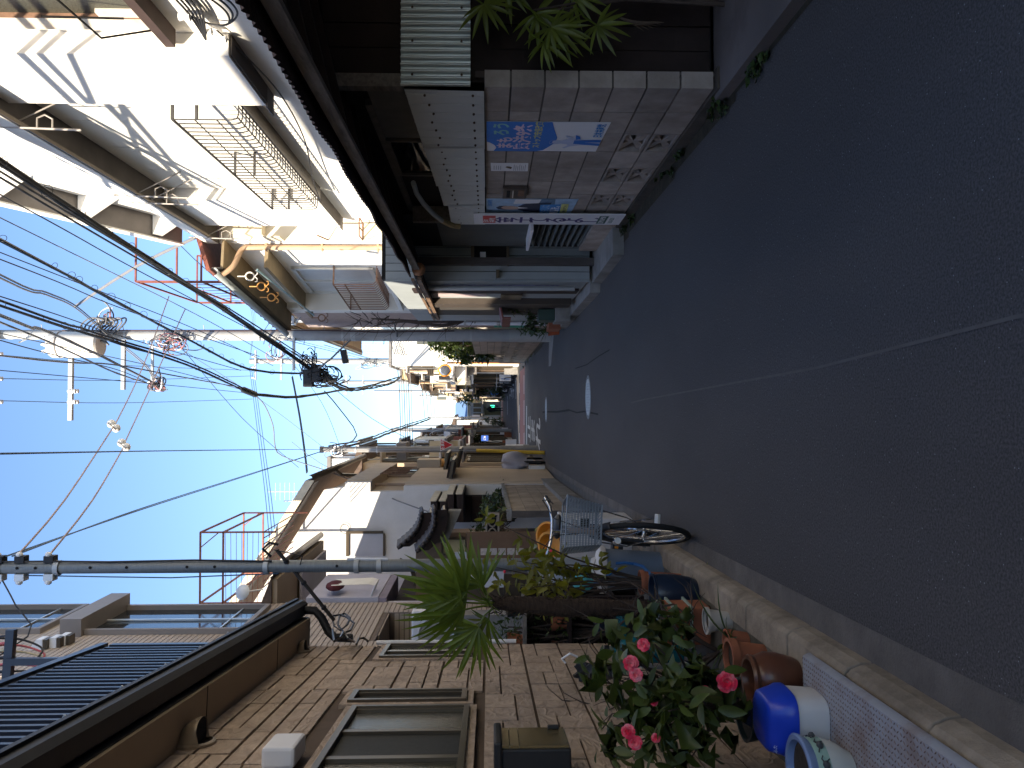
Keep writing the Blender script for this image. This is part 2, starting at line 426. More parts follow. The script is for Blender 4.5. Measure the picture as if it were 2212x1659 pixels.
# manhole covers
def manhole(x, y, lab):
    t = thing('manhole_cover', lab, 'manhole cover', (x, y, 0), 'manhole covers in the road')
    m_iron = mat('worn_iron', (.30, .31, .32), .45, .2, 30, .2, 100, metal=.4)
    M().lathe([(0, .006), (.262, .006), (.268, .002)], (x, y, .003), 40).build('cover', m_iron, t)
    M().lathe([(.275, .005), (.31, .005), (.315, 0)], (x, y, .003), 40).build('frame', mat('iron_frame', (.17, .17, .175), .6, metal=.4), t)
    b = M()
    for i in range(-6, 7):
        for k in range(-6, 7):
            if i * i + k * k < 36 and (i + k) % 2 == 0:
                b.box(x + i * .038 - .013, x + i * .038 + .013, y + k * .038 - .013, y + k * .038 + .013, .008, .0125)
    kind(b.build('tread_pattern', m_iron, t), 'stuff')
c = PZ(1271, 858); manhole(c.x, c.y, 'round worn iron manhole cover nearer the camera, in the middle of the road')
c = PZ(1180, 885); manhole(c.x, c.y, 'round iron manhole cover just before the painted stop lettering')

# ================================================================== OLD HOUSE on the right: block wall, tin panels, posters
HX = 1.85
bw = thing('block_wall', 'grey concrete block wall with posters and pierced blocks along the road', 'wall', (HX, 4.62, 0))
def plain_block_mesh(L, H, T):
    b = M(); e = .006
    b.box(0, T, e, L - e, e, H - e); o = b.mesh('block', m_block); return o
def pierced_block_mesh(L, H, T, mm):
    # frame, ring and four rays, open between; a dark back stands 7 cm in
    b = M(); e = .006; w = .020
    b.box(0, T, e, L - e, e, e + w); b.box(0, T, e, L - e, H - e - w, H - e)
    b.box(0, T, e, e + w, e + w, H - e - w); b.box(0, T, L - e - w, L - e, e + w, H - e - w)
    cy, cz = L / 2, H / 2
    for s in (-1, 1):           # two arcs that cross the opening
        pts = [V((.012, cy + s * (.155 - .15 * math.cos(a)), cz + .078 * math.sin(a) * 1.0)) for a in [i * math.pi / 8 - math.pi / 2 for i in range(9)]]
        for p, q in zip(pts, pts[1:]):
            d = (q - p); n = V((0, -d.z, d.y)).normalized() * .016
            b.obox(p - n, V((T - .03, 0, 0)), d * 1.08, n * 2)
    for sy in (-1, 1):
        for sz in (-1, 1):
            p = V((.014, cy + sy * .01, cz + sz * .01)); q = V((.014, cy + sy * (L / 2 - .03), cz + sz * (H / 2 - .03)))
            d = q - p; n = V((0, -d.z, d.y)).normalized() * .012
            b.obox(p - n, V((T - .034, 0, 0)), d, n * 2)
    b.cur = 1; b.box(T * .75, T * .78, e + w, L - e - w, e + w, H - e - w)
    return b.mesh('pierced_block', [mm, m_dark])
MB_ = plain_block_mesh(.4, .2, .1); MP_ = pierced_block_mesh(.4, .2, .1, m_block)
MBT = M().box(0, .1, .006, .394, .006, .154).mesh('block', m_block)
M().box(HX + .004, HX + .096, 4.634, 8.215, .492, 1.445).build('mortar_bed', m_joint, bw); M().box(HX + .080, HX + .096, 4.634, 8.215, .02, .488).build('mortar_bed', m_joint, bw)
M().box(HX - .015, HX + .115, 4.58, 8.3, -.05, .085).build('footing', mat('footing', (.075, .062, .05), .95, .35, 6, .4, 50), bw)
for c in range(9):
    for k in range(7):
        z = .09 + .2 * k; pierced = k in (0, 1) and c in (2, 4, 6, 8)
        nm = 'pierced_block' if pierced else 'block'
        me = MP_ if pierced else (MBT if k == 6 else MB_)
        place(nm, me, Matrix.Translation((HX + rnd.uniform(-.0015, .0015), 4.62 + .4 * c, z)), bw)
# poster helpers: a flat sheet that lies on the wall, its text children on it; u runs from the far edge to the near edge
def on_wall(x):
    U = V((0, -1, 0)); W = V((0, 0, 1))
    return lambda y, z, d=0: V((x - d, y, z))
def sheet(t, pts, m, name='sheet', th=.002):
    M().prism(pts, (-th, 0, 0)).build(name, m, t)
XD, YD = (0, -1, 0), (0, 0, 1)
m_pur = mat('print_purple', (.06, .04, .17), .6); m_mint = mat('print_mint', (.22, .52, .50), .6); m_pinkp = mat('print_pale_pink', (.70, .55, .66), .6)
m_yel = mat('print_yellow', (.62, .62, .22), .6); m_redp = mat('print_red', (.55, .06, .06), .6); m_grn = mat('print_dark_green', (.03, .10, .08), .6)
m_pale = mat('print_pale_blue', (.36, .52, .70), .6, .2, 8); m_skin = mat('print_skin', (.55, .38, .30), .6); m_sky2 = mat('print_mid_blue', (.06, .27, .62), .6)
m_navy = mat('print_navy', (.02, .03, .06), .6)
pa = thing('poster', 'large blue and white political poster with a standing woman, on the block wall', 'poster', (HX, 5.49, 1.0))
x = HX - .003; y0, y1, z0, z1 = 5.80, 5.19, .615, 1.435        # far edge, near edge
def uv(u, v, d=0): return V((x - .002 - d, y0 + (y1 - y0) * u, z0 + (z1 - z0) * v))
sheet(pa, [(x, y0, z0 + .02), (x, y1, z0), (x, y1, z1), (x, y0, z1 - .002)], m_sheet)
def shape(t, uvs, m, name, d=.0012): M().prism([uv(a, b, d) for a, b in uvs], (-.0006, 0, 0)).build(name, m, t)
arc = [(.0, .94), (.12, .915), (.22, .93), (.30, .965), (.34, 1.0)]
shape(pa, arc[::-1] + [(0, 1)] if False else [(.34, 1), (1, 1), (1, .47), (.84, .45), (.66, .425), (.50, .40), (.38, .405), (.28, .42), (.16, .46), (.05, .50), (0, .56), (.0, .94), (.12, .915), (.22, .93), (.30, .965)], m_blue, 'blue_field')
text('まも', m_pinkp, uv(.10, .79, .0025), XD, YD, .122, pa, bold=.035, sx=1.05); text('ろう', m_mint, uv(.56, .825, .0025), XD, YD, .122, pa, bold=.035, sx=1.05)
text('憲法9条', m_pinkp, uv(.08, .635, .0025), XD, (0, 0, 1), .135, pa, bold=.035, sx=1.1)
text('ストップ!安倍改憲', m_yel, uv(.14, .545, .0025), XD, (0, .0, 1), .058, pa, bold=.03, sx=1.12)
text('日本共産党', m_sky2, uv(.52, .035, .0025), XD, YD, .066, pa, bold=.03, sx=.8)
shape(pa, [(.27, .30), (.30, .36), (.27, .42), (.30, .455), (.36, .46), (.41, .44), (.415, .39), (.40, .355), (.47, .30), (.56, .335), (.58, .325), (.50, .26), (.43, .22), (.42, .02), (.25, .02), (.24, .2), (.2, .27), (.13, .32), (.15, .335), (.22, .30)], mat('print_pale_lilac', (.50, .56, .74), .6), 'woman_figure', .002)
shape(pa, [(.30, .25), (.42, .25), (.44, .02), (.36, .02), (.35, .17), (.31, .02), (.23, .02)], m_blue, 'blue_trousers', .0034)
shape(pa, [(.29, .415), (.31, .45), (.36, .46), (.41, .44), (.415, .405), (.40, .43), (.34, .44)], m_blue, 'hair', .0034)
shape(pa, [(.44, .24), (.60, .25), (.55, .21), (.46, .20)], m_blue, 'scarf', .0034)
pb = thing('poster', 'small white flyer with brown print between the big posters', 'flyer', (HX, 6.2, 1.25))
y0, y1, z0, z1 = 6.31, 6.10, 1.115, 1.405
sheet(pb, [(x, y0, z0 - .006), (x, y1, z0), (x, y1, z1), (x, y0, z1 - .004)], m_sheet)
shape(pb, [(.3, .45), (.38, .52), (.5, .6), (.62, .57), (.6, .48), (.5, .42)], mat('print_brown', (.12, .07, .03), .6), 'picture')
b = M()
for i in range(7): b.prism([uv(.1, .36 - i * .05, .0012), uv(.85 - .1 * (i % 3), .36 - i * .05, .0012), uv(.85 - .1 * (i % 3), .375 - i * .05, .0012), uv(.1, .375 - i * .05, .0012)], (-.0005, 0, 0))
for i in range(4): b.prism([uv(.2, .72 + i * .06, .0012), uv(.7, .72 + i * .06, .0012), uv(.7, .735 + i * .06, .0012), uv(.2, .735 + i * .06, .0012)], (-.0005, 0, 0))
kind(b.build('print_lines', mat('print_grey', (.3, .29, .33), .6), pb), 'stuff')
pc = thing('poster', 'pale blue photo poster of a dark suited figure beside the tall name board', 'poster', (HX, 7.46, 1.03))
y0, y1, z0, z1 = 7.77, 7.17, .605, 1.445
sheet(pc, [(x, y0, z0 + .02), (x, y1, z0), (x, y1, z1), (x, y0, z1)], m_pale)
shape(pc, [(0, .55), (.55, .62), (1, .55), (1, .25), (0, .22)], mat('print_slate', (.12, .20, .30), .6, .3, 10), 'backdrop_print')
shape(pc, [(.18, .30), (.22, .55), (.34, .64), (.55, .64), (.72, .56), (.80, .28)], m_navy, 'suit', .0018)
shape(pc, [(.36, .64), (.34, .74), (.38, .83), (.47, .86), (.55, .82), (.58, .73), (.53, .64)], m_skin, 'face', .0024)
shape(pc, [(.33, .76), (.37, .86), (.47, .89), (.57, .85), (.59, .76), (.55, .81), (.45, .835), (.38, .80)], m_navy, 'hair', .003)
shape(pc, [(.42, .64), (.455, .53), (.51, .64)], m_sheet, 'shirt', .003)
shape(pc, [(.70, .70), (.98, .68), (.98, .40), (.75, .42)], m_sheet, 'white_patch', .0018)
shape(pc, [(0, .38), (.66, .40), (.70, .175), (0, .15)], m_sky2, 'blue_panel', .0034)
text('くらしに', m_pale, uv(.08, .295, .0046), XD, YD, .085, pc, bold=.03); text('希望を。', m_sheet, uv(.08, .185, .0046), XD, YD, .092, pc, bold=.03)
shape(pc, [(.15, .155), (.72, .165), (.72, .085), (.15, .075)], m_yel, 'yellow_bar', .0034)
text('力あわせ 未来ひらく', m_navy, uv(.17, .10, .0046), XD, YD, .034, pc, bold=.02)
text('日本共産党', m_sky2, uv(.55, .935, .0026), XD, YD, .05, pc, bold=.03, sx=.9)
pd = thing('name_board', 'tall white name board with purple brush lettering and a red cap label', 'sign', (1.80, 7.79, 0))
x = 1.80; y0, y1, z0, z1 = 8.0, 7.58, .105, 1.565
M().box(x, x + .012, y1, y0, z0, z1).build('board', mat('board_white', (.72, .70, .72), .5, .05, 3), pd)
M().box(x + .012, x + .05, 7.70, 7.88, z0 + .1, z1 - .1).build('batten', m_wood, pd)
for i, ch in enumerate('金子てるよし'):
    text(ch, m_pur, uv(.16 + .1 * (i == 0) * 0, .742 - .118 * i, -.001), XD, YD, .24, pd, bold=.018, sx=1.05)
shape(pd, [(.14, .855), (.86, .855), (.86, .94), (.14, .94)], m_redp, 'red_label', -.0015)
text('日本\n共産党', m_sheet, uv(.22, .905, 0.0), XD, YD, .06, pd, bold=.03)
shape(pd, [(.12, .105), (.88, .105), (.88, .165), (.12, .165)], m_grn, 'green_label', -.0015)
text('区議会議員', m_sheet, uv(.16, .122, 0.0), XD, YD, .058, pd, bold=.02)
shape(pd, [(.12, .05), (.88, .05), (.88, .098), (.12, .098)], m_sheet, 'number_label', -.0015)
text('3630-0201', m_grn, uv(.17, .06, 0.0), XD, YD, .062, pd, bold=.012, sx=.92)
mb = thing('letter_box', 'dark brown metal letter box set into the block wall', 'letter box', (HX, 6.94, 1.08))
m_mb = mat('brown_enamel', (.055, .042, .038), .5, .15, 10, dirt=(.16, .07, .05), damt=.4, dscale=12)
M().box(HX - .03, HX, 6.74, 7.08, 1.09, 1.30).build('body', m_mb, mb, bevel=.006)
M().box(HX - .038, HX - .03, 6.80, 7.02, 1.205, 1.215).build('rim', m_alu, mb); M().box(HX - .034, HX - .0315, 6.80, 7.02, 1.235, 1.265).build('slot', m_dark, mb)
M().box(HX - .0365, HX - .03, 6.79, 6.96, 1.115, 1.165).build('name_plate', m_rust, mb)

# corrugated sheets
def corr_sheet(o, u, w, L, H, pitch, amp, skew=0):
    o, u, w = V(o), V(u).normalized(), V(w).normalized(); n = u.cross(w); k = max(6, int(L / pitch * 6)); b = M()
    def fn(a, c): return o + u * (L * a) + w * (H * c + skew * a * c) + n * (amp * math.sin(2 * math.pi * a * L / pitch))
    b.grid(fn, k, 2); return b
ps = thing('tin_cladding', 'weathered white corrugated tin sheets nailed above the block wall', 'cladding', (1.83, 4.66, 1.44))
ed = [(4.655, 5.72, 1.915, 1.885), (5.68, 6.72, 1.885, 1.862), (6.68, 7.36, 1.850, 1.835), (7.33, 8.12, 1.795, 1.80)]
for i, (a, b_, ha, hb) in enumerate(ed):
    L = b_ - a; zb = 1.448 + .003 * i; xx = 1.832 - .004 * (i % 2) - .002 * i
    s = M()
    def fn(p, q, a=a, L=L, ha=ha, hb=hb, zb=zb, xx=xx):
        yy = a + L * p; rib = max(0, math.cos(2 * math.pi * yy / .152)) ** 6 * .007 + .0016 * math.sin(2 * math.pi * yy / .021)
        return (xx - rib + .006 * math.sin(yy * 3.1) * q, yy, zb + (ha + (hb - ha) * p - zb) * q)
    s.grid(fn, int(L / .0035), 3); s.build('tin_sheet', m_tin, ps, smooth='all')
nl = M()
for k in range(23):
    yy = 4.70 + .152 * k
    if yy > 8.1: break
    for zz in (1.515, 1.80 - .012 * (k % 3) - .004 * k):
        nl.ball((1.822, yy, zz), .009, .012, .008, 6, 4)
m_nail = mat('nail_rust', (.09, .055, .04), .9, .3, 20)
kind(nl.build('nails', m_nail, ps), 'stuff')
pe = thing('tin_cladding', 'grey corrugated tin panel facing the camera above the dark boards', 'cladding', (1.9, 4.67, 1.53))
corr_sheet((1.862, 4.665, 1.528), (1, 0, 0), (0, 0, 1), 1.3, .41,   .040, .016).build('tin_sheet', m_zinc, pe, smooth='all')
b = M()
for k in range(4):
    for zz in (1.58, 1.87): b.ball((1.93 + .2 * k, 4.657, zz), .008, .006, .008, 6, 4)
kind(b.build('nails', m_nail, pe), 'stuff')
# the timber house itself
oh = thing('timber_house', 'low old timber house with dark boards and a rusty tin eave', 'house', (2.05, 6.5, 0))
wl = M(); wl.box(2.04, 3.3, 4.92, 9.3, .02, 2.5); wl.build('wall', m_dwood, oh)
k = 0; xx = 1.955
while xx < 4.4:                     # upright boards that face the camera beside the block wall
    w = rnd.choice((.15, .17, .19)); M().box(xx + .003, xx + w - .003, 4.79 - rnd.uniform(0, .006), 4.91, .07, 2.42).build('board', m_dwood, oh); xx += w
M().box(1.95, 4.4, 4.80, 4.92, .06, 2.42).build('board_backing', m_dark, oh)
M().box(1.93, 4.4, 4.765, 4.785, 1.40, 1.52).build('rail', m_dwood, oh)
M().box(1.945, 1.985, 4.73, 4.79, .08, 1.5).build('edge_board', mat('edge_wood', (.07, .05, .045), .8, .3, 5), oh)
M().box(1.87, 1.95, 4.69, 4.77, 1.93, 2.5).build('corner_post', m_wood, oh, bevel=.004)
ZF = lambda X: 1.42 + .523 * X
# eave board, rafters, roof sheet
fb = M()
for i in range(6):
    a = 1.2 + 1.25 * i
    fb.obox((1.44, a, 2.172), (.028, 0, 0), (0, 1.247, 0), (0, 0, .066))
fb.build('eave_board', m_wood, oh)
ra = M()
for i in range(17): ra.obox((1.47, 1.3 + .46 * i, 2.20), (1.5, 0, .36), (0, .045, 0), (0, 0, .05))
ra.build('rafters', m_dwood, oh)
rf = M()
def fn(a, c):
    yy = .8 + 7.95 * a; xx = 1.372 + 1.55 * c + .006 * math.sin(yy * 9)
    return (xx, yy, 2.272 + .40 * c * 1.0 + .010 * math.sin(2 * math.pi * yy / .063) + .006 * math.sin(yy * 5.3))
rf.grid(fn, 800, 3)
rf.build('roof', mat('rusty_roof_tin', (.05, .035, .032), .8, .4, 8, .2, 40, dirt=(.1, .05, .03), damt=.6, dscale=3), oh, smooth='all')
M().obox((1.5, .8, 2.262), (1.42, 0, .365), (0, 7.9, 0), (0, 0, -.012)).build('roof_boarding', m_dwood, oh)
wn_ = M(); y0 = PX(0, 262, 2.03).y; y1 = PX(0, 352, 2.03).y; za = PX(845, 300, 2.03).z; 
win = M(); zb = 1.9; zt = 2.2
M().box(2.005, 2.04, 6.05, 6.95, 1.80, 2.20).build('window_pane', m_glass, oh)
for (a, b_, c, d) in ((5.3, 8.3, 2.20, 2.245), (6.03, 6.06, 1.8, 2.2), (6.93, 6.97, 1.8, 2.2), (6.05, 6.95, 2.175, 2.2)):
    M().box(1.985, 2.03, a, b_, c, d).build('window_frame', mat('worn_frame', (.17, .15, .13), .7, .25, 9), oh)
M().box(2.0, 2.035, 5.0, 6.0, 1.75, 2.2).build('grey_panel', mat('faded_panel', (.16, .155, .145), .8, .2, 5), oh)
M().box(1.86, 2.02, 8.16, 8.24, 1.5, 2.2).build('end_post', m_wood, oh)
# hanging grey conduit at the end of the eave
pts = [(893, 395), (900, 418), (915, 440), (936, 462), (955, 477), (975, 486), (992, 489)]
cd = thing('flexible_pipe', 'grey sagging pipe with a taped yellow end under the eave', 'pipe', PX(893, 395, 1.86))
wp = [PX(a, b_, 1.80) for a, b_ in pts]
M().tube(wp[:5], .022, 8).build('pipe', m_tin2, cd, smooth=True); M().tube(wp[4:], [.026, .03, .03], 8).build('taped_end', mat('old_tape', (.38, .29, .15), .8, .3, 20), cd, smooth=True)

# ---- recess with louvred opening, then the grey-sided house
gh = thing('grey_sided_house', 'grey house of upright siding boards with a low tiled porch roof', 'house', (1.9, 9.9, 0))
corr_sheet((1.93, 9.75, .98), (0, -1, 0), (0, 0, 1), 1.5, 1.0, .065, .010).build('corrugated_panel', m_darktin, gh, smooth='all')
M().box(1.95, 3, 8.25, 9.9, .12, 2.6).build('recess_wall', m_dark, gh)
for i in range(9):
    M().obox((1.86, 8.25, .34 + .068 * i), (.075, 0, .030), (0, 1.25, 0), (.0, 0, .010)).build('louvre_slat', mat('louvre_paint', (.10, .115, .115), .6, .2, 8), gh)
M().box(1.78, 2.02, 8.22, 9.3, .955, .985).build('sill_board', m_sheet, gh)
M().box(1.84, 2.0, 8.2, 9.6, .10, .33).build('plinth', m_block, gh)
m_sid = mat('grey_siding', (.29, .315, .32), .7, .08, 3, .05, 50, dirt=(.2, .22, .21), damt=.3, dscale=2, dstretch=(1, 1, .3), rand=.04)
xx = 1.535
M().box(1.54, 2.9, 9.925, 10.1, .16, 2.75).build('sheathing', m_dark, gh)
while xx < 2.8:
    M().box(xx + .004, xx + .096, 9.905, 9.93, .16, 2.7).build('siding_board', m_sid, gh); xx += .1
yy = 9.95
M().box(1.545, 2.9, 10.1, 15.0, .16, 2.75).build('wall', m_sid, gh)
M().box(1.51, 1.535, 9.905, 9.94, .16, 2.7).build('corner_strip', m_sid, gh)
po = P(1245, 566, 9.83); M().box(po.x - .045, po.x + .045, 9.78, 9.87, .10, 2.35).build('porch_post', mat('post_wood', (.085, .075, .072), .8, .25, 4, .2, 40, stretch=(6, 6, 1)), gh)
mtr = P(1048, 545, 9.9)
M().box(mtr.x - .16, mtr.x + .17, 9.83, 9.905, 1.20, 1.60).build('meter_recess', m_dark, gh); M().box(mtr.x - .185, mtr.x + .195, 9.80, 9.84, 1.17, 1.20).build('recess_frame', m_bronze, gh)
M().box(mtr.x - .185, mtr.x + .195, 9.80, 9.84, 1.60, 1.64).build('recess_frame', m_bronze, gh)
q = P(1044, 553, 9.82); M().box(q.x - .07, q.x + .05, 9.815, 9.828, q.z - .03, q.z + .04).build('white_label', m_sheet, gh)
q = P(1075, 590, 9.85); M().box(q.x - .06, q.x + .04, 9.82, 9.9, q.z - .02, q.z + .02).build('bracket', m_bronze, gh)
# front on the road side
M().tube([(1.49, 10.35, .3), (1.49, 10.35, 2.25), (1.55, 10.35, 2.33)], .033, 8).build('rain_pipe', m_gal, gh, smooth=True)
M().box(1.52, 1.55, 10.42, 10.62, .5, 2.2).build('banner', mat('banner_print', (.30, .28, .42), .6, .5, 14), gh)
M().box(1.515, 1.55, 10.72, 11.05, .2, 2.45).build('door_post', m_dwood, gh)
M().box(1.52, 1.548, 11.12, 11.42, 1.45, 2.2).build('notice', mat('pink_notice', (.45, .36, .36), .7, .2, 9), gh)
M().box(1.50, 1.55, 11.10, 11.60, .95, 1.25).build('panel', m_bronze, gh)
M().box(1.46, 1.545, 11.75, 12.2, .2, 2.35).build('frame_post', mat('brown_frame', (.05, .038, .03), .7), gh)
M().box(1.53, 1.56, 12.2, 13.9, .2, 2.3).build('shutter', mat('beige_shutter', (.05, .044, .038), .7, .15, 6), gh)
pr = M()
pr.obox((1.36, 8.75, 2.20), (1.4, 0, .42), (.17, 5.9, .16), (0, 0, .03)); pr.build('porch_roof', mat('porch_roof_tiles', (.055, .045, .042), .8, .3, 9), gh)
b = M()
for i in range(34): b.obox((1.34 + .17 * i / 34, 8.76 + .172 * i, 2.235 + .0048 * i), (.03, 0, .006), (0, .15, 0), (0, 0, .035))
b.obox((1.345, 8.75, 2.16), (.04, 0, 0), (.17, 5.9, .16), (0, 0, .05)); b.build('eave_tiles', mat('eave_edge', (.16, .10, .06), .8, .4, 5), gh)
M().obox((1.40, 8.8, 2.15), (.5, 0, .16), (.17, 5.8, .16), (0, 0, .02)).build('eave_soffit', m_dwood, gh)
M().lathe([(.0, 0), (.07, .0), (.075, .05), (.05, .09), (0, .1)], P(905, 583, 8.75), 12, (0, -1, 0)).build('ridge_end_tile', mat('orange_tile', (.40, .20, .10), .7), gh, smooth=True)
# the brown counter and boxes beside its door
ct = thing('counter_shelf', 'red brown folding counter jutting out below the porch eave', 'counter', (1.45, 13, 1.1))
M().obox((1.30, 12.2, 1.19), (.24, 0, .05), (0, 1.5, -.02), (0, 0, .025)).build('top', mat('red_brown_paint', (.14, .035, .03), .6, .2), ct); M().obox((1.30, 12.2, 1.08), (.015, 0, 0), (0, 1.5, -.02), (0, 0, .11)).build('front_board', mat('red_brown_paint', (.14, .035, .03)), ct)
bx = thing('planter_box', 'grey concrete planter box beside the porch step', 'planter', (1.42, 13.0, 0))
M().box(1.30, 1.52, 12.6, 13.2, .12, .36).build('box', m_conc, bx, bevel=.01)
bx = thing('planter_box', 'dark green plastic crate standing on the grey planter', 'crate', (1.42, 13.0, .36)); M().box(1.32, 1.5, 12.7, 13.1, .362, .62).build('crate', mat('dark_green_plastic', (.03, .06, .05), .5), bx, bevel=.01)
# ================================================================== WHITE HOUSE above the tin roof
wh = thing('white_house', 'tall white rendered house with box bays and a wire window guard', 'house', (2.9, 9, 0))
def gable_wall(x0, x1, prof, name, m, parent):
    return M().prism([(x0, y, z) for y, z in prof], (x1 - x0, 0, 0)).build(name, m, parent)
gable_wall(2.9, 10, [(-2, 0), (12.8, 0), (12.8, 6.40), (7, 9.2), (-2, 4.9)], 'wall', m_white, wh)
# verge slab of the sloping roof, with its props
vs = M(); vs.prism([(2.575, 12.95, 6.36), (2.575, 7.0, 9.24), (2.575, 7.0, 9.38), (2.575, 12.95, 6.50)], (7, 0, 0))
vs.build('roof', m_soffit, wh)
M().prism([(2.55, 12.97, 6.33), (2.55, 7.0, 9.22), (2.55, 7.0, 9.42), (2.55, 12.97, 6.53)], (.024, 0, 0)).build('verge_board', m_white, wh)
for k in range(5):
    yy = 12.55 - 1.15 * k; zz = 6.40 + .484 * (12.8 - yy)
    M().prism([(2.897, yy, zz + .0), (2.60, yy, zz + .0), (2.897, yy, zz - .42)], (0, -.16, .077)).build('roof_bracket', m_white, wh)
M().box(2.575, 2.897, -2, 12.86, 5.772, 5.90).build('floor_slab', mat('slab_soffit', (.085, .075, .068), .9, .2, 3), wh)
M().box(2.553, 2.573, -2, 12.88, 5.76, 5.93).build('slab_edge', m_white, wh)
M().box(2.56, 2.6, -2, 12.87, 5.735, 5.758).build('drip_strip', m_bronze, wh)
for (a, b_, z0) in ((6.25, 7.30, 3.46), (10.75, 12.3, 3.72)):
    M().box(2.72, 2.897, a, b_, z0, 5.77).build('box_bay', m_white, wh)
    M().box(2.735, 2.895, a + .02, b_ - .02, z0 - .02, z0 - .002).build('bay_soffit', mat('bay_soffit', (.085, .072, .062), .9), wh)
    M().obox((2.70, b_, z0 - .015), (.2, 0, 0), (0, .22, 0), (0, 0, .012)).build('drip_plate', m_soffit, wh)
# panel wall between the bays: pale sheets with joints, and the sill
for i in range(4):
    M().box(2.872, 2.897, 7.32 + .85 * i, 8.16 + .85 * i, 3.75, 5.765).build('shutter_panel', m_cream2, wh)
M().box(2.74, 2.897, 7.31, 10.74, 3.685, 3.712).build('window_sill', m_bronze, wh)
# window near the frame edge
M().box(2.885, 2.905, 4.4, 5.93, 3.98, 5.6).build('window_pane', mat('pebbled_glass', (.06, .06, .045), .3, .5, 60, .5, 120), wh)
for (a, b_, c, d) in ((5.93, 6.13, 3.95, 5.6), (4.4, 5.93, 3.93, 3.985), (5.85, 5.93, 3.98, 4.30)): M().box(2.855, 2.893, a, b_, c, d).build('window_frame', mat('old_white_frame', (.62, .58, .50), .8, .1, 9, dirt=(.4, .2, .1), damt=.4, dscale=9), wh)
M().box(2.85, 2.884, 5.925, 5.94, 3.98, 5.6).build('window_frame', m_rust, wh)
M().box(2.76, 2.897, 3.0, 6.2, 3.85, 3.925).build('ledge', mat('ledge_wood', (.055, .035, .03), .8, .2), wh)
for k in range(1): M().tube([(2.74, 5.7 - .35 * k, 4.02), (2.66, 5.52 - .35 * k, 4.5)], .008, 6).build('guard_bar', m_dark, wh)
M().tube([(2.80, 6.0, 3.93), (2.62, 5.75, 4.2), (2.60, 3.9, 4.25)], .008, 6).build('guard_rail', m_dark, wh)
# the wire guard
wg = thing('window_guard', 'long wire cage guard hung in front of the white house shutters', 'window guard', (2.8, 9, 3.75))
m_gr = mat('guard_grey', (.055, .052, .05), .6, .15, 9, metal=.2)
x0, x1, z0, z1 = 2.895, 2.60, 3.72, 4.32; a, b_ = 7.34, 10.72
n = 30
for i in range(n + 1):
    yy = a + (b_ - a) * i / n
    M().tube([(x0, yy, z0), (x1 + .05, yy, z0), (x1 + .012, yy, z0 + .015), (x1, yy, z0 + .06), (x1, yy, z1)], .0065, 5).build('bar', m_gr, wg, smooth=True)
for (xx, zz, r_) in ((x1, z1, .014), (x1, z1 - .2, .007), (x1, z1 - .4, .007), (x1 + .02, z0 + .005, .008), (2.72, z0, .007), (2.81, z0, .007)):
    M().tube([(xx, a, zz), (xx, b_, zz)], r_, 6).build('rail', m_gr, wg, smooth=True)
for yy in (a, 9.15, b_):
    for zz in (z1, z1 - .22): M().box(x1, x0, yy - .012, yy + .012, zz - .012, zz + .012).build('arm', m_gr, wg)
# clothes pole holders under the slab
def holder(y, zt, lab, xo=2.56):
    t = thing('pole_holder', lab, 'bracket', (2.6, y, zt), 'clothes pole holders')
    m_h = mat('holder_steel', (.36, .33, .30), .6, .15, 9, metal=.3)
    M().tube([(xo, y, zt + .25), (xo - .03, y, zt - .65)], .011, 6).build('upright', m_h, t, smooth=True)
    M().tube([(xo - .0, y, zt + .02), (xo + .30, y + .02, zt - .55)], .008, 6).build('stay', m_h, t, smooth=True)
    M().tube([(xo - .02, y, zt - .25), (xo + .08, y, zt - .25), (xo + .11, y, zt - .32), (xo + .07, y, zt - .39), (xo - .02, y, zt - .39)], .009, 6).build('hook', m_h, t, smooth=True)
holder(7.45, 5.85, 'steel clothes pole holder beside the near box bay of the white house')
holder(9.9, 5.78, 'first of the paired steel pole holders above the wire guard'); holder(10.25, 5.78, 'second of the paired steel pole holders above the wire guard')
holder(12.4, 5.8, 'steel clothes pole holder at the far end of the white house slab')
# cable entry on the shaded part of the wall
ce = thing('cable_entry', 'tangle of black service cables and insulators on the shaded white wall', 'cables', (2.88, 5.5, 3.6))
for i in range(5):
    yy = 5.0 + .09 * i
    M().tube(cr([(2.87, 4.3, 3.78 - .05 * i), (2.86, yy, 3.72 - .045 * i), (2.85, 5.75, 3.62 - .03 * i), (2.80, 6.15, 3.60)]), .009, 6).build('cable', m_cable, ce, smooth=True)
for i in range(3):
    M().tube(cr([(2.85, 5.2 + .1 * i, 3.62), (2.80, 5.45, 3.38 - .05 * i), (2.80, 5.7, 3.30 - .04 * i), (2.82, 5.93, 3.36), (2.84, 5.98, 3.5), (2.86, 5.9, 3.62)], 8), .008, 6).build('loop', m_cable, ce, smooth=True)
for i, (yy, zz) in enumerate(((5.4, 3.55), (5.85, 3.6), (6.08, 3.52), (6.2, 3.45))): M().lathe([(0, 0), (.03, .01), (.02, .05), (.03, .09), (0, .1)], (2.83, yy, zz), 8).build('insulator', m_porc, ce, smooth=True)
M().tube(cr([(2.85, 6.1, 3.5), (2.84, 6.6, 3.40), (2.83, 7.4, 3.33), (2.82, 8.6, 3.40), (2.75, 9.8, 3.58), (2.72, 10.7, 3.68)]), .007, 6).build('drop_wire', m_cable, ce, smooth=True)

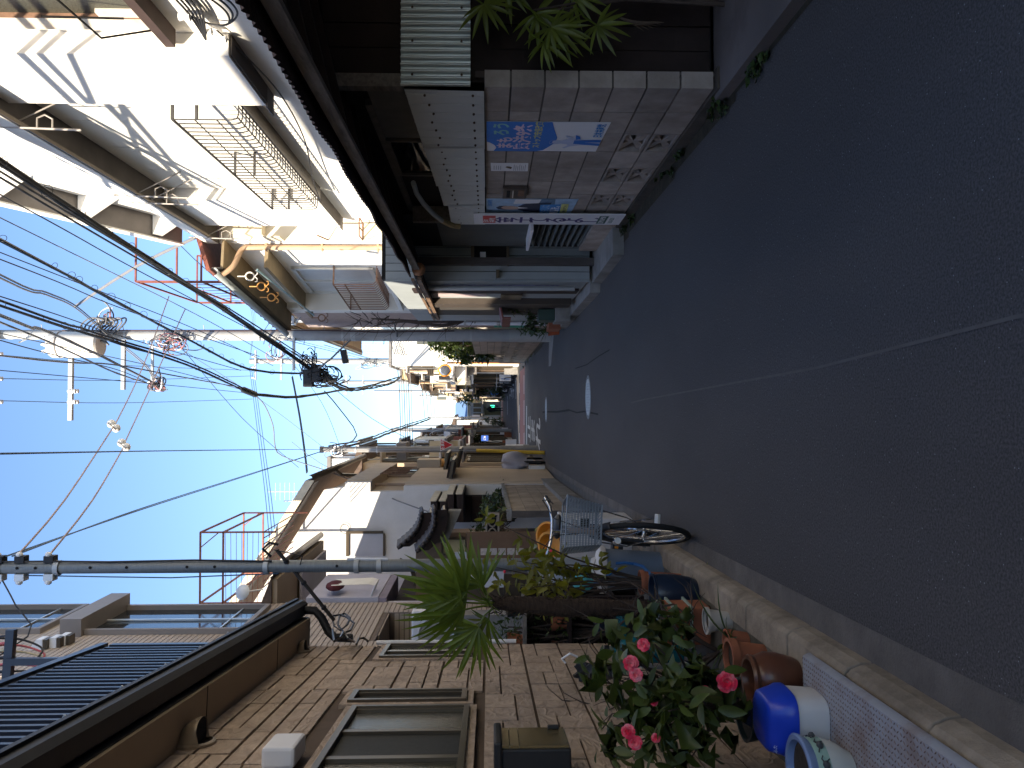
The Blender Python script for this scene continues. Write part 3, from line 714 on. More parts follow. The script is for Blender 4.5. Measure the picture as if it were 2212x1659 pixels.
# ================================================================== CREAM HOUSE beyond it
ch = thing('cream_house', 'cream two storey house with copper rain pipe and overhanging gutter', 'house', (2.5, 14.5, 0))
FX = lambda y: 2.58 - .135 * (y - 12.9)
M().prism([(FX(12.9), 12.9, 0), (8, 12.9, 0), (8, 17.2, 0), (FX(17.0), 17.0, 0)], (0, 0, 5.75)).build('wall', m_white, ch)
M().box(2.60, 2.88, 12.86, 12.897, 2.0, 5.7).build('side_cladding', m_cream2, ch)
dv = V((FX(17) - FX(12.9), 4.1, 0)); nv = V((-1, -.135, 0)).normalized()
def cs(y, off, z): return V((FX(y), y, z)) + nv * off
def cbox(y0, y1, o0, o1, z0, z1):
    p = cs(y0, o0, z0); return M().obox(p, cs(y0, o1, z0) - p, cs(y1, o0, z0) - p, (0, 0, z1 - z0))
cbox(12.75, 17.1, 0, .48, 5.62, 5.66).build('eave_soffit', mat('olive_soffit', (.26, .20, .12), .8, .15, 4), ch); cbox(12.75, 17.1, .46, .48, 5.62, 5.80).build('fascia', m_soffit, ch)
r_ = M(); p = cs(12.7, .52, 5.80); r_.obox(p, nv * -3.4 + V((0, 0, 1.2)), cs(17.15, .52, 5.80) - p, (0, 0, .05)); r_.build('roof', mat('red_roof', (.20, .07, .05), .8, .3, 9), ch)
for i in range(15):
    q = cs(12.8 + i * .3, .50, 5.87); M().obox(q, nv * -3.3 + V((0, 0, 1.16)), (0, .09, 0), (0, 0, .03)).build('roof_roll', MATS['red_roof'], ch)
gt = M()
for i in range(10):
    pass
def half_gutter(pa_, pb_, r, name, m, parent):
    b = M(); pa_, pb_ = V(pa_), V(pb_); t = (pb_ - pa_).normalized(); u = V((0, 0, 1)).cross(t).normalized()
    b.grid(lambda a, c: pa_ + (pb_ - pa_) * a + u * (r * math.cos(math.pi * c)) - V((0, 0, r * math.sin(math.pi * c))), 1, 10)
    o = b.build(name, m, parent, smooth='all'); md = o.modifiers.new('thick', 'SOLIDIFY'); md.thickness = .006; return o
half_gutter(cs(12.7, .55, 5.74), cs(17.1, .55, 5.72), .065, 'gutter', m_tin2, ch)
M().tube(cr([cs(12.85, .55, 5.66), cs(12.87, .40, 5.5), cs(12.95, .10, 5.40), cs(12.95, .06, 5.2), cs(12.95, .06, 4.8)]) + [cs(12.95, .06, 2.2)], .045, 10).build('rain_pipe', m_copper, ch, smooth=True)
for z_ in (5.0, 4.1, 3.2, 2.6): cbox(12.91, 13.0, 0, .115, z_, z_ + .03).build('pipe_clip', m_copper, ch)
M().box(2.66, 2.90, 12.62, 12.858, 5.0, 5.45).build('meter_hood', m_cream, ch)
M().box(2.60, 2.62, 12.55, 12.86, 4.7, 4.96).build('vent_plate', m_cream, ch)
# box shelf on the gable side with its rusty frame
af = thing('rusty_rack', 'rusty metal rack fixed beside the copper rain pipe of the cream house', 'rack', (2.75, 12.7, 3.2))
for yy in (12.5, 12.84):
    for zz in (2.85, 3.45): M().tube([(2.62, yy, zz), (2.9, yy, zz)], .012, 6).build('bar', m_rust, af)
for xx in (2.62, 2.76, 2.9):
    for zz in (2.85, 3.45): M().tube([(xx, 12.5, zz), (xx, 12.84, zz)], .012, 6).build('bar', m_rust, af)
M().box(2.64, 2.88, 12.80, 12.85, 2.88, 3.42).build('panel', m_cream, af)
for zz in (2.5, 2.3, 4.1): M().tube([(2.62, 12.5, zz), (2.62, 12.85, zz - .1)], .012, 6).build('stay', m_rust, af)
# second floor window, rusty guard, concrete sill slab
cbox(14.2, 15.7, -.02, .012, 3.55, 4.85).build('window_pane', mat('pale_pane', (.45, .45, .44), .3, .1, 4), ch)
for (a, b_, c, d) in ((14.15, 15.75, 4.85, 4.92), (14.15, 15.75, 3.48, 3.55), (14.15, 14.21, 3.5, 4.9), (15.69, 15.75, 3.5, 4.9), (14.93, 14.98, 3.5, 4.9)): cbox(a, b_, 0, .05, c, d).build('window_frame', m_alu, ch)
cbox(13.9, 16.0, 0, .34, 3.12, 3.20).build('sill_slab', m_cream2, ch)
cbox(15.9, 16.02, 0, .34, 3.20, 5.2).build('side_fin', m_cream2, ch); cbox(16.6, 17.0, 0, .12, 2.2, 5.6).build('corner_pier', m_cream2, ch)
rg = thing('window_guard', 'rusty curved balcony guard on the cream house window', 'window guard', cs(15, .2, 3.4))
for i in range(15):
    yy = 14.1 + 1.75 * i / 14
    M().tube([cs(yy, 0, 3.40), cs(yy, .28, 3.40), cs(yy, .34, 3.46), cs(yy, .34, 4.15)], .008, 5).build('bar', m_rust, rg, smooth=True)
for zz, oo in ((4.15, .34), (3.95, .34), (3.40, .2)): M().tube([cs(14.1, oo, zz), cs(15.85, oo, zz)], .014, 6).build('rail', m_rust, rg, smooth=True)
for yy in (14.1, 15.85): M().tube([cs(yy, 0, 4.15), cs(yy, .34, 4.15)], .014, 6).build('arm', m_rust, rg)
cbox(13.2, 16.6, .0, .32, 5.05, 5.11).build('canopy', MATS['olive_soffit'], ch)
# orange pole rings hung below the eave
def ring_holder(y, z, o, m_, lab):
    t = thing('clothes_pole_ring', lab, 'clothes pole ring', cs(y, o, z), 'clothes pole rings')
    c_ = cs(y, o, z); b = M().torus(c_, (0, 1, .2), .065, .013, 20, 6).build('ring', m_, t, smooth=True)
    for s in (-1, 1): M().tube([c_ + V((0, 0, -.075)), c_ + V((s * .04, 0, -.12)), c_ + V((s * .085, 0, -.115)), c_ + V((s * .09, 0, -.085))], .009, 6).build('hook', m_, t, smooth=True)
    M().tube([c_ + V((0, 0, .075)), c_ + V((0, 0, .2))], .011, 6).build('stem', m_, t, smooth=True)
m_or = mat('orange_plastic', (.50, .25, .07), .5, .05)
ring_holder(13.1, 5.30, .50, m_cream2, 'white ring of the clothes pole rings below the cream eave'); ring_holder(13.55, 5.24, .54, m_or, 'orange ring with a yellow strap below the cream eave'); ring_holder(14.1, 5.22, .58, m_or, 'plain orange ring furthest out below the cream eave')
ring_holder(15.9, 4.72, .5, m_rust, 'brown ring at the shaded end of the long clothes pole')
cp = M().tube([cs(13.0, .42, 5.16), cs(16.0, .42, 4.9)], .017, 8).build('clothes_pole', mat('teal_pole', (.25, .38, .42), .4, metal=.4)); tag(cp, 'long grey green clothes pole under the cream house eave', 'clothes pole')
# rooftop drying deck on the right
dk = thing('drying_deck', 'red steel rooftop drying deck behind the white house', 'roof deck', (2.8, 16, 5.9))
def strut(a, b_, r_=.03): M().tube([a, b_], r_ * .72, 4).build('steel_bar', m_redsteel, dk)
X0, X1, Y0, Y1, ZL, ZH = 2.25, 3.3, 14.9, 18.0, 6.3, 7.95
for xx, yy in ((X0, Y0), (X0, Y1), (X1, Y0), (X1, Y1)):
    strut((xx, yy, 5.8), (xx, yy, ZH)); strut((xx, yy + .14, 5.8), (xx, yy + .14, ZH), .02)
    zz = 5.9
    while zz < ZH - .2: strut((xx, yy, zz), (xx, yy + .14, zz + .15), .012); zz += .15
for zz in (ZL, ZL + .45, ZL + .9, ZH): 
    strut((X0, Y0, zz), (X0, Y1, zz), .03); strut((X0, Y0, zz), (X1, Y0, zz), .03); strut((X0, Y1, zz), (X1, Y1, zz), .03)
for i in range(8): strut((X0, Y0 + .4 * i, ZL), (X0, Y0 + .4 * i, ZL + .9), .01)
for i in range(9): strut((X0 - .0, Y0 + .38 * i, ZL - .02), (X1, Y0 + .38 * i, ZL - .02), .035)

# ================================================================== BROWN STUCCO HOUSE and long block wall up to the crossing
bh = thing('stucco_house', 'brown stucco house with brown eaves behind the utility pole', 'house', (2.2, 21, 0))
M().prism([(1.99, 17.05, 0), (8, 17.25, 0), (8, 19.3, 0), (1.80, 19.05, 0)], (0, 0, 5.7)).build('stucco_bay', m_pink, bh)
M().box(2.45, 9, 19.0, 30.6, 0, 6.3).build('wall', m_cream2, bh)
M().box(1.98, 2.45, 18.95, 31.0, 6.34, 6.38).build('soffit', mat('brown_soffit', (.30, .20, .12), .8, .2, 4), bh)
rf = M(); rf.prism([(1.95, 18.8, 6.38), (9.2, 18.8, 9.3), (9.2, 18.8, 9.2), (1.95, 18.8, 6.30)], (0, 12.3, 0)); rf.build('roof', mat('brown_roof', (.16, .09, .05), .8, .3, 6), bh)
half_gutter((1.90, 18.9, 6.38), (1.90, 31, 6.36), .06, 'gutter', m_bronze, bh)
M().tube([(1.95, 18.97, 6.2), (1.95, 18.97, 2.2)], .05, 8).build('rain_pipe', m_gal, bh, smooth=True); M().box(1.85, 2.05, 18.85, 19.08, 6.0, 6.25).build('pipe_head', m_gal, bh)
M().box(2.1, 2.46, 19.3, 21.5, 5.0, 5.06).build('canopy', m_cream2, bh)
M().box(2.43, 2.46, 19.6, 21.4, 3.4, 4.9).build('window_pane', m_glass, bh)
for (a, b_, c, d) in ((19.55, 21.45, 4.9, 4.97), (19.55, 21.45, 3.33, 3.4), (19.55, 19.61, 3.4, 4.9), (21.39, 21.45, 3.4, 4.9), (20.47, 20.52, 3.4, 4.9)): M().box(2.40, 2.448, a, b_, c, d).build('window_frame', m_bronze, bh)
M().box(2.43, 2.46, 24, 27, 3.4, 4.9).build('window_pane', m_frost, bh)
M().box(1.99, 2.03, 17.4, 18.7, 2.35, 2.9).build('window_pane', m_glass, bh); M().box(1.96, 1.988, 17.3, 18.8, 2.30, 2.35).build('window_frame', m_bronze, bh); M().box(1.96, 1.988, 17.3, 18.8, 2.9, 2.96).build('window_frame', m_bronze, bh)
w2 = thing('block_wall', 'long brown block wall with pierced courses beyond the utility pole', 'wall', (1.62, 25, 0))
mpb = pierced_block_mesh(.4, .2, .1, m_block2); mtb = M().box(0, .1, .006, .394, .006, .194).mesh('block', mat('block_brown', (.34, .265, .21), .92, .2, 8, dirt=(.08, .07, .05), damt=.5, dscale=1.3, rand=.14))
M().box(1.585, 1.665, 19.1, 30.9, 1.07, 1.86).build('mortar_bed', m_joint, w2); M().box(1.585, 1.665, 19.1, 30.9, 0, .45).build('mortar_bed', m_joint, w2); M().box(1.655, 1.668, 19.1, 30.9, .46, 1.06).build('mortar_bed', m_joint, w2)
for c in range(29):
    for k in range(9):
        p_ = k in (2, 4) and c % 3 != 0
        place('pierced_block' if p_ else 'block', mpb if p_ else mtb, Matrix.Translation((1.575, 19.1 + .4 * c, .06 + .2 * k)), w2)
M().box(1.55, 1.70, 30.72, 30.95, 0, 1.95).build('end_pier', m_conc, w2)
bd = M().box(1.56, 1.572, 26.3, 26.75, 1.0, 2.05); tag(bd.build('name_board', mat('faded_board', (.52, .45, .40), .7, .2, 6)), 'narrow faded board hung on the long brown block wall', 'sign')
# white wall return past the white pipe between stucco house and pole
pi = thing('white_pipe', 'white rain pipe at the corner beside the utility pole', 'pipe', (1.75, 17.8, 0)); M().tube([(1.70, 17.0, .1), (1.70, 17.0, 2.2)], .05, 8).build('pipe', m_sheet, pi, smooth=True)
for zz in (.5, 1.2, 1.9): M().lathe([(.055, 0), (.065, 0), (.065, .05), (.055, .05)], (1.70, 17.0, zz), 10).build('clip', m_alu, pi)
gb = thing('door_gate', 'dark weathered entrance of the stucco house behind bare branches', 'gate', (1.8, 16, 0))
M().box(1.72, 1.78, 15.4, 16.9, .05, 1.9).build('leaf', mat('weathered_grey', (.12, .11, .10), .9, .3, 5, .3, 30), gb); M().box(1.68, 1.8, 15.25, 15.4, 0, 2.0).build('post', m_conc, gb)
M().box(1.69, 1.70, 17.3, 17.9, .6, 1.3).build('green_notice', mat('green_print', (.02, .30, .20), .6), gb)
# ================================================================== STONE SIDED HOUSE on the left (nearest)
LA = V((-1.95, 6.5, 0)); ang = math.radians(6.9)
LD = V((math.sin(ang), -math.cos(ang), 0))       # along the wall, towards the camera
LN = V((math.cos(ang), math.sin(ang), 0))        # out towards the road
def L(s, z, o=0.0): return LA + LD * s + LN * o + V((0, 0, z))
def PLn(dx, dy, o=0.0):                          # where a sight line meets the wall face (o = metres in front of it)
    r_ = ray(dx, dy); t = (LA + LN * o - CP).dot(LN) / r_.dot(LN); p = CP + r_ * t
    return (p - LA).dot(LD), p.z
def lbox(s0, s1, z0, z1, o0, o1):
    p = L(s0, z0, o0); return M().obox(p, LD * (s1 - s0), V((0, 0, z1 - z0)), LN * (o1 - o0))
sh = thing('stone_sided_house', 'tan stone patterned siding house with bronze windows and a dark gutter', 'house', L(3, 0))
m_stone = mat('tan_stone', (.42, .322, .245), .72, .12, 6, .0, 30, dirt=(.33, .235, .16), damt=.5, dscale=5, rand=.10, spec=.35)
# carved relief: long flame-like grooves
nt = m_stone.node_tree; N_ = nt.nodes; pos = N_.new('ShaderNodeNewGeometry').outputs['Position']
mp = N_.new('ShaderNodeMapping'); mp.inputs['Scale'].default_value = (4, 4, 8); mp.inputs['Rotation'].default_value = (.35, 0, 0); nt.links.new(pos, mp.inputs[0])
tn = N_.new('ShaderNodeTexNoise'); tn.inputs['Scale'].default_value = 1.5; tn.inputs['Detail'].default_value = 4; tn.inputs['Distortion'].default_value = 2.2; nt.links.new(mp.outputs[0], tn.inputs['Vector'])
bp = N_.new('ShaderNodeBump'); bp.inputs['Strength'].default_value = .65; bp.inputs['Distance'].default_value = .03; nt.links.new(tn.outputs[0], bp.inputs['Height']); nt.links.new(bp.outputs[0], N_['Principled BSDF'].inputs['Normal'])
m_sj = mat('siding_joint', (.10, .07, .05), .9, .15, 8)
M().obox(L(-.0, 0, -.30), LD * 12, LN * .285, V((0, 0, 2.98))).build('wall', m_sj, sh)
_pb = N_['Principled BSDF']; _src = _pb.inputs['Base Color'].links[0].from_socket
_mr = N_.new('ShaderNodeMapRange'); nt.links.new(tn.outputs[0], _mr.inputs[0])
for _i, _k in enumerate((.36, .64, .86, 1.12)): _mr.inputs[_i + 1].default_value = _k
_mx = N_.new('ShaderNodeMix'); _mx.data_type = 'RGBA'; _mx.blend_type = 'MULTIPLY'; _mx.inputs[0].default_value = 1
_cc = N_.new('ShaderNodeCombineColor')
for _i in range(3): nt.links.new(_mr.outputs[0], _cc.inputs[_i])
nt.links.new(_src, _mx.inputs[6]); nt.links.new(_cc.outputs[0], _mx.inputs[7]); nt.links.new(_mx.outputs[2], _pb.inputs['Base Color'])
# openings (s0,s1,z0,z1): big window, slot window, small window
bw_s1 = 3.2
def rect(dx0, dx1, dy0, dy1):
    s_a, _ = PLn((dx0 + dx1) / 2, dy0); s_b, _ = PLn((dx0 + dx1) / 2, dy1); z_a = PLn(dx0, (dy0 + dy1) / 2)[1]; z_b = PLn(dx1, (dy0 + dy1) / 2)[1]
    return s_a, s_b, z_b, z_a
wz0 = PLn(1008, 1600)[1]; wz1 = PLn(705, 1600)[1]
sB = PLn(900, 1532)[0]; W1 = (sB, sB + 1.75, wz0, PLn(760, 1535)[1])
s_a, s_b = PLn(880, 1497)[0], PLn(880, 1521)[0]; W2 = (s_a, s_b, PLn(1008, 1510)[1], PLn(765, 1500)[1])
s_a, s_b = PLn(900, 1396)[0], PLn(900, 1424)[0]; W3 = (s_a, s_b, PLn(1020, 1410)[1], PLn(835, 1400)[1])
WINS = [W1, W2, W3]
CH_ = .122; row = 0; z = .06; e = .0055
piece_cache = {}
def stone(p0, p1, za, zb):
    cuts = [(p0, p1)]
    for (a, b_, c, d) in WINS:
        if zb > c - .045 and za < d + .045:
            nc = []
            for u0, u1 in cuts:
                if u1 <= a - .045 or u0 >= b_ + .045: nc.append((u0, u1)); continue
                if u0 < a - .045: nc.append((u0, a - .045))
                if u1 > b_ + .045: nc.append((b_ + .045, u1))
            cuts = nc
    for u0, u1 in cuts:
        if u1 - u0 > .025: lbox(u0 + .0065, u1 - .0065, za + .006, zb - .006, -.016, rnd.uniform(-.0045, .0008)).build('siding_stone', m_stone, sh)
z = .0; BAND = .29
while z < 2.88:          # bands with a deep groove between; in each band stones of mixed height
    za, zb = z + .003, min(z + BAND - .003, 2.884); s = -.001; H = zb - za
    while s < 3.35:
        w = rnd.choice((.34, .42, .5, .58)); s1_ = s + w; k = rnd.random()
        if k < .34: stone(s, s1_, za, za + H * .36); m_ = s + w * rnd.uniform(.4, .6); stone(s, m_, za + H * .36, zb); stone(m_, s1_, za + H * .36, zb)
        elif k < .68: m_ = s + w * rnd.uniform(.4, .6); stone(s, m_, za, za + H * .64); stone(m_, s1_, za, za + H * .64); stone(s, s1_, za + H * .64, zb)
        else: stone(s, s1_, za, za + H * .33); stone(s, s1_, za + H * .33, za + H * .67); stone(s, s1_, za + H * .67, zb)
        s = s1_
    z += BAND
def window(w, name, nsash, deep=.05, sash_mats=None, horizontal=False):
    s0, s1, z0, z1 = w
    t = lbox(s0, s1, z0, z1, -.012, -.006).build('window', m_dark, sh)
    f = .03
    for (a, b_, c, d) in ((s0 - .04, s1 + .04, z1, z1 + .04), (s0 - .04, s1 + .04, z0 - .04, z0), (s0 - .04, s0, z0, z1), (s1, s1 + .04, z0, z1)):
        lbox(a, b_, c, d, -.014, .012).build('surround', m_stone, t)
    for (a, b_, c, d) in ((s0, s1, z1 - f, z1), (s0, s1, z0, z0 + f), (s0, s0 + f, z0 + f, z1 - f), (s1 - f, s1, z0 + f, z1 - f)):
        lbox(a, b_, c, d, -.012, .028).build('frame', m_bronze, t)
    wd = (s1 - s0 - 2 * f) / nsash
    for i in range(nsash):
        a = s0 + f + wd * i; off = .004 + (.010 if i % 2 else 0)
        lbox(a, a + wd, z0 + f, z1 - f, -.005, -.001 + off * .1).build('pane', sash_mats[i], t)
        lbox(a, a + .03, z0 + f, z1 - f, -.001, .016).build('sash', m_bronze, t)
        lbox(a + wd - .022, a + wd, z0 + f, z1 - f, .0, .014).build('sash', m_alu if name == 'w3' else m_bronze, t)
    return t
m_screen = mat('insect_screen', (.03, .03, .027), .7, .2, 40)
m_dimf = mat('dim_frosted', (.045, .04, .028), .12, .35, 26, .15, 60, spec=.6)
window(W1, 'w1', 4, sash_mats=[m_dimf, m_screen, m_dimf, m_screen]); window(W2, 'w2', 1, sash_mats=[m_screen]); window(W3, 'w3', 2, sash_mats=[m_dimf, m_screen])
# eave: soffit, fascia, double gutter rail with clips
EO = .20
EZ = 2.885
lbox(-.12, 12, EZ, EZ + .02, -.05, EO).build('soffit', mat('tan_soffit', (.36, .27, .18), .7, .05, 2), sh)
for k in range(4): lbox(.9 + 1.4 * k, .906 + 1.4 * k, EZ - .003, EZ - .0005, 0, EO).build('soffit_joint', m_dark, sh)
lbox(-.14, 12, EZ + .02, EZ + .16, EO - .03, EO + .005).build('fascia', m_black, sh)
m_gut = mat('dark_gutter', (.018, .018, .022), .5, .15, 5, spec=.22)
half = M()
prof = [(-.0, .13), (.0, .02), (.02, .0), (.10, .0), (.125, .03), (.125, .075), (.14, .075), (.14, .10), (.118, .10)]
for (o0, zz), (o1, z2) in zip(prof, prof[1:]):
    half.add([L(-.18, EZ + .04 + zz, EO + .01 + o0), L(12, EZ + .04 + zz, EO + .01 + o0), L(12, EZ + .04 + z2, EO + .01 + o1), L(-.18, EZ + .04 + z2, EO + .01 + o1)], [(0, 1, 2, 3)])
half.poly([L(-.18, EZ + .04 + zz, EO + .01 + o) for o, zz in prof])
half.build('gutter', m_gut, sh)
lbox(-.18, 12, EZ + .145, EZ + .165, EO - .02, EO + .03).build('gutter_rail', m_gut, sh); lbox(-.18, 12, EZ + .175, EZ + .19, EO - .09, EO - .05).build('gutter_rail', m_gut, sh)
for k in range(9):
    s_ = .1 + .48 * k
    M().tube([L(s_, EZ + .145, EO + .152), L(s_, EZ + .175, EO + .08), L(s_, EZ + .2, EO - .07)], .006, 5).build('gutter_clip', m_gal, sh)
M().tube([L(-.10, EZ + .10, EO + .07), L(-.10, EZ - .04, EO + .06), L(-.09, EZ - .10, EO + .0), L(-.06, EZ - .16, .10), L(-.04, EZ - .22, .055), L(-.03, EZ - .36, .05)], .034, 10).build('rain_pipe', m_gut, sh, smooth=True)
# low roof and the upper storey set back behind the balcony
M().obox(L(-.1, EZ + .15, EO), LD * 12, LN * -1.5 + V((0, 0, .18)), V((0, 0, .03))).build('roof', m_black, sh)
M().box(-9, -2.9, -9, 3.6, 2.99, 8.5).build('upper_storey', mat('upper_wall', (.26, .22, .18), .8, .1, 3), sh)
M().obox(L(0.0, 0, -.31), LD * 12, LN * -7, V((0, 0, 3.0))).build('ground_storey', m_sj, sh)
M().box(-12, -6.2, 3.6, 8.6, 0, 8.2).build('sun_blocker', m_sj, sh)  # added unseen mass that keeps a stray sun sliver off the road
# wall fittings
def hood(dx, dy, r_, lab, parent):
    s_, z_ = PLn(dx, dy); c = L(s_, z_, 0)
    t = thing('vent_hood', lab, 'vent hood', c, 'vent hoods on the stone sided wall')
    m_h = mat('bronze_hood', (.24, .185, .13), .35, .1, 6, metal=.35)
    M().lathe([(0, 0), (r_ * 1.18, 0), (r_ * 1.18, .012), (r_, .018)], c, 24, LN).build('flange', m_h, t, smooth=True)
    b = M(); 
    def fn(a, q):
        th = math.radians(-25 + 230 * q); ph = (math.pi / 2) * a          # a bonnet that opens downwards
        return c + LD * math.cos(th) * r_ * (1 - .12 * a) + V((0, 0, r_ * math.sin(th) * math.cos(ph) - .42 * r_ * math.sin(ph))) + LN * (.012 + r_ * 1.3 * math.sin(ph) * max(0, (math.sin(th) + .4227) / 1.4227) ** .5)
    b.grid(fn, 9, 20); o = b.build('dome', m_h, t, smooth='all')
    b = M(); b.poly([fn(.97, i / 20) + V((0, 0, .004)) for i in range(21)]); b.build('mouth', m_dark, t)
hood(418, 1607, .086, 'bronze domed vent hood high on the stone sided wall, the larger one', sh); hood(652, 1408, .060, 'small bronze vent hood near the corner under the gutter end', sh)
s_, z_ = PLn(615, 1640); ab = thing('wall_box', 'white square plastic box under the eave of the stone sided house', 'box', L(s_, z_, 0))
lbox(s_ - .09, s_ + .14, z_ - .075, z_ + .07, 0, .09).build('cover', m_sheet, ab, bevel=.015)
s0, z1 = PLn(1072, 1573, .15); z0 = PLn(1226, 1590, .15)[1]; s1 = PLn(1150, 1616, .15)[0]
lbx = thing('delivery_box', 'black wall mailbox with a shiny tan front door and round latch', 'mailbox', L(s0 + .2, z0, 0))
lbox(s0 + .004, s1, z0, z1 - .02, 0, .145).build('body', m_black, lbx, bevel=.008)
m_gold = mat('champagne_panel', (.46, .37, .20), .22, .08, 3, metal=.85)
zr = z1 - z0
for a, b_ in ((.05, .17), (.18, .30), (.31, .97)): lbox(s0 + .018, s1 - .012, z1 - zr * b_, z1 - zr * a, .146, .156).build('door_panel', m_gold, lbx)
lbox(s0 + .03, s0 + .055, z0 + .03, z0 + .08, .157, .172).build('latch', m_black, lbx, bevel=.004)
lbox(s0 - .004, s1 + .01, z1 - .022, z1 + .012, -.0, .175).build('lid', m_black, lbx, bevel=.01)
# electric service: hooks and looped cable at the house corner
sc_ = thing('service_cable', 'looped black service cable and hooks at the corner of the stone sided wall', 'cables', L(.05, 2.4, .05))
cx = PLn(745, 1365)
q = lambda dx, dy, o=.12: L(PLn(dx, dy, o)[0], PLn(dx, dy, o)[1], o)
qL = q
M().tube([q(718, 1335), q(722, 1352), q(735, 1362), q(750, 1350), q(757, 1335), q(745, 1325), q(733, 1330), q(730, 1350), q(742, 1365)], .008, 6).build('loop', m_cable, sc_, smooth=True)
M().tube([q(720, 1330), q(735, 1328), q(748, 1333), q(765, 1346), q(757, 1362), q(740, 1368)], .009, 6).build('loop', m_cable, sc_, smooth=True)
M().tube([q(742, 1365), q(735, 1378), q(722, 1385), q(718, 1360)], .010, 6).build('hook', m_bronze, sc_, smooth=True)
M().tube([q(745, 1366), q(752, 1380), q(765, 1386, .02)], .010, 6).build('hook', m_bronze, sc_, smooth=True)
M().tube([q(770, 1392, .03), q(775, 1380, .05), q(785, 1378, .04), q(795, 1385, .02)], .010, 6).build('hook', m_bronze, sc_, smooth=True)
M().tube([L(.03, 2.32, .025), L(.03, 1.6, .025), L(.03, 1.2, .025)], .017, 8).build('conduit', m_sheet, sc_, smooth=True)

# balcony of the upper storey: slatted parapet above the gutter
bl = thing('balcony', 'dark blue slatted balcony parapet above the gutter of the stone sided house', 'balcony', L(2, 3.6, 0))
m_rail = mat('navy_rail', (.014, .018, .032), .35, .1, 4, spec=.6)
s0b = PLn(300, 1388)[0]; zt = PLn(246, 1387)[1]; zb = 3.0
lbox(-.02, 12, zt - .06, zt, -.03, .035).build('handrail', m_rail, bl); lbox(-.02, 12, zt - .10, zt - .062, -.005, .012).build('rail', m_rail, bl)
lbox(-.02, .05, zb, zt - .1, -.03, .03).build('end_post', m_rail, bl); lbox(-.02, 12, zb, zb + .05, -.03, .03).build('bottom_rail', m_rail, bl)
sp = .105
for k in range(34):
    a = .10 + sp * k
    lbox(a, a + .034, zb + .05, zt - .1, -.012, .022).build('slat', m_rail, bl)
lbox(-.02, 12, zb, zt - .15, -.36, -.34).build('inner_screen', m_dark, bl)
tw = thing('sun_patches', 'row of pale towels standing in for sunlight behind the dark balcony slats', 'patches', L(2.2, 3.6, -.2))  # pale planes added to imitate the sunlit patches between the slats
m_patch = mat('towel', (.80, .74, .62), .95, .05)
for a, b_, z0_, z1_ in ((1.02, 1.42, 3.1, 4.12), (1.75, 2.0, 3.1, 4.05)): lbox(a, b_, z0_, z1_, -.22, -.21).build('towel', m_patch, tw)
# service mast on the balcony corner
ms = thing('service_mast', 'dark square service mast with coloured wires above the balcony', 'mast', L(1.5, 4.6, .1))
zc = CAM_H + (1056 - 45) / FPX * 6.0
M().obox(L(.48, zt - .1, -.03), LD * .055, LN * .05, V((0, 0, zc - zt + .1))).build('mast', m_rail, ms); M().obox(L(.47, zc - .03, -.26), LD * .05, LN * .48, V((0, 0, .06))).build('cross_bar', m_rail, ms)
for i, m_ in enumerate((m_cable, mat('pink_wire', (.6, .12, .12), .5), mat('cream_wire', (.6, .5, .3), .5), m_cable, mat('pink_wire', (.6, .12, .12)), m_cable)):
    M().tube(cr([L(.5, zc + .02, .18 - .05 * i), L(.42, zc + .14, .15 - .05 * i), L(.32 - .02 * i, zc + .02, .12 - .05 * i), L(.36, zc - .16 - .02 * i, .06 - .04 * i), L(.47, zc - .18, -.0 - .03 * i)], 7), .008, 6).build('wire', m_, ms, smooth=True)
# ================================================================== TALL BEIGE TILED HOUSE behind it
bt = thing('tiled_house', 'tall beige house of thin horizontal tiles with a recessed porch', 'house', (-2.9, 10.3, 0))
TX, TY0, TY1, TZ = -2.9, 8.7, 11.72, 11.6
m_tile = mat('beige_tile', (.40, .325, .26), .75, .08, 6, rand=.05, spec=.4)
m_tj = mat('tile_joint', (.16, .125, .10), .9)
ox0, ox1, oz1 = PX(850, 1384, TX).y, PX(850, 1322, TX).y, PX(838, 1322, TX).z
M().box(-5.9, TX - .012, TY0, ox0, 0, TZ).build('wall', m_tj, bt); M().box(-5.9, TX - .012, ox0, ox1, oz1, TZ).build('wall', m_tj, bt); M().box(-5.9, TX - .012, ox1, TY1, 0, TZ).build('wall', m_tj, bt)
M().box(-5.9, TX - 1.3, ox0, ox1, 0, oz1).build('porch_back', m_tile, bt)
zz = .02; n_t = 0
tl = M()
while zz < TZ - .06:
    h = .068
    if zz < 5.2:
        segs = [(TY0, ox0), (ox1, TY1)] if zz < oz1 else [(TY0, TY1)]
        for a, b_ in segs: M().box(TX - .016, TX, a, b_, zz + .011, zz + h).build('tile_course', m_tile, bt)
    else:
        tl.box(TX - .016, TX, TY0, TY1, zz + .011, zz + h)
    zz += h
kind(tl.build('tile_courses', m_tile, bt), 'stuff')
for i in range(2, 40):    # far inner wall of the porch: upright tiles
    if .07 * i < oz1: M().box(TX - .9, TX - .02, ox1 - .004, ox1 + .012, .07 * i - .062, .07 * i - .006).build('tile_course', m_tile, bt)
M().box(TX - .9, TX - .02, ox0 + .3, ox1, oz1 - .02, oz1 - .004).build('porch_ceiling', m_tile, bt)
M().box(TX - .9, TX - .86, ox0, ox1, 0, oz1 - .03).build('porch_door', mat('porch_brown', (.055, .04, .035), .6, .2), bt)
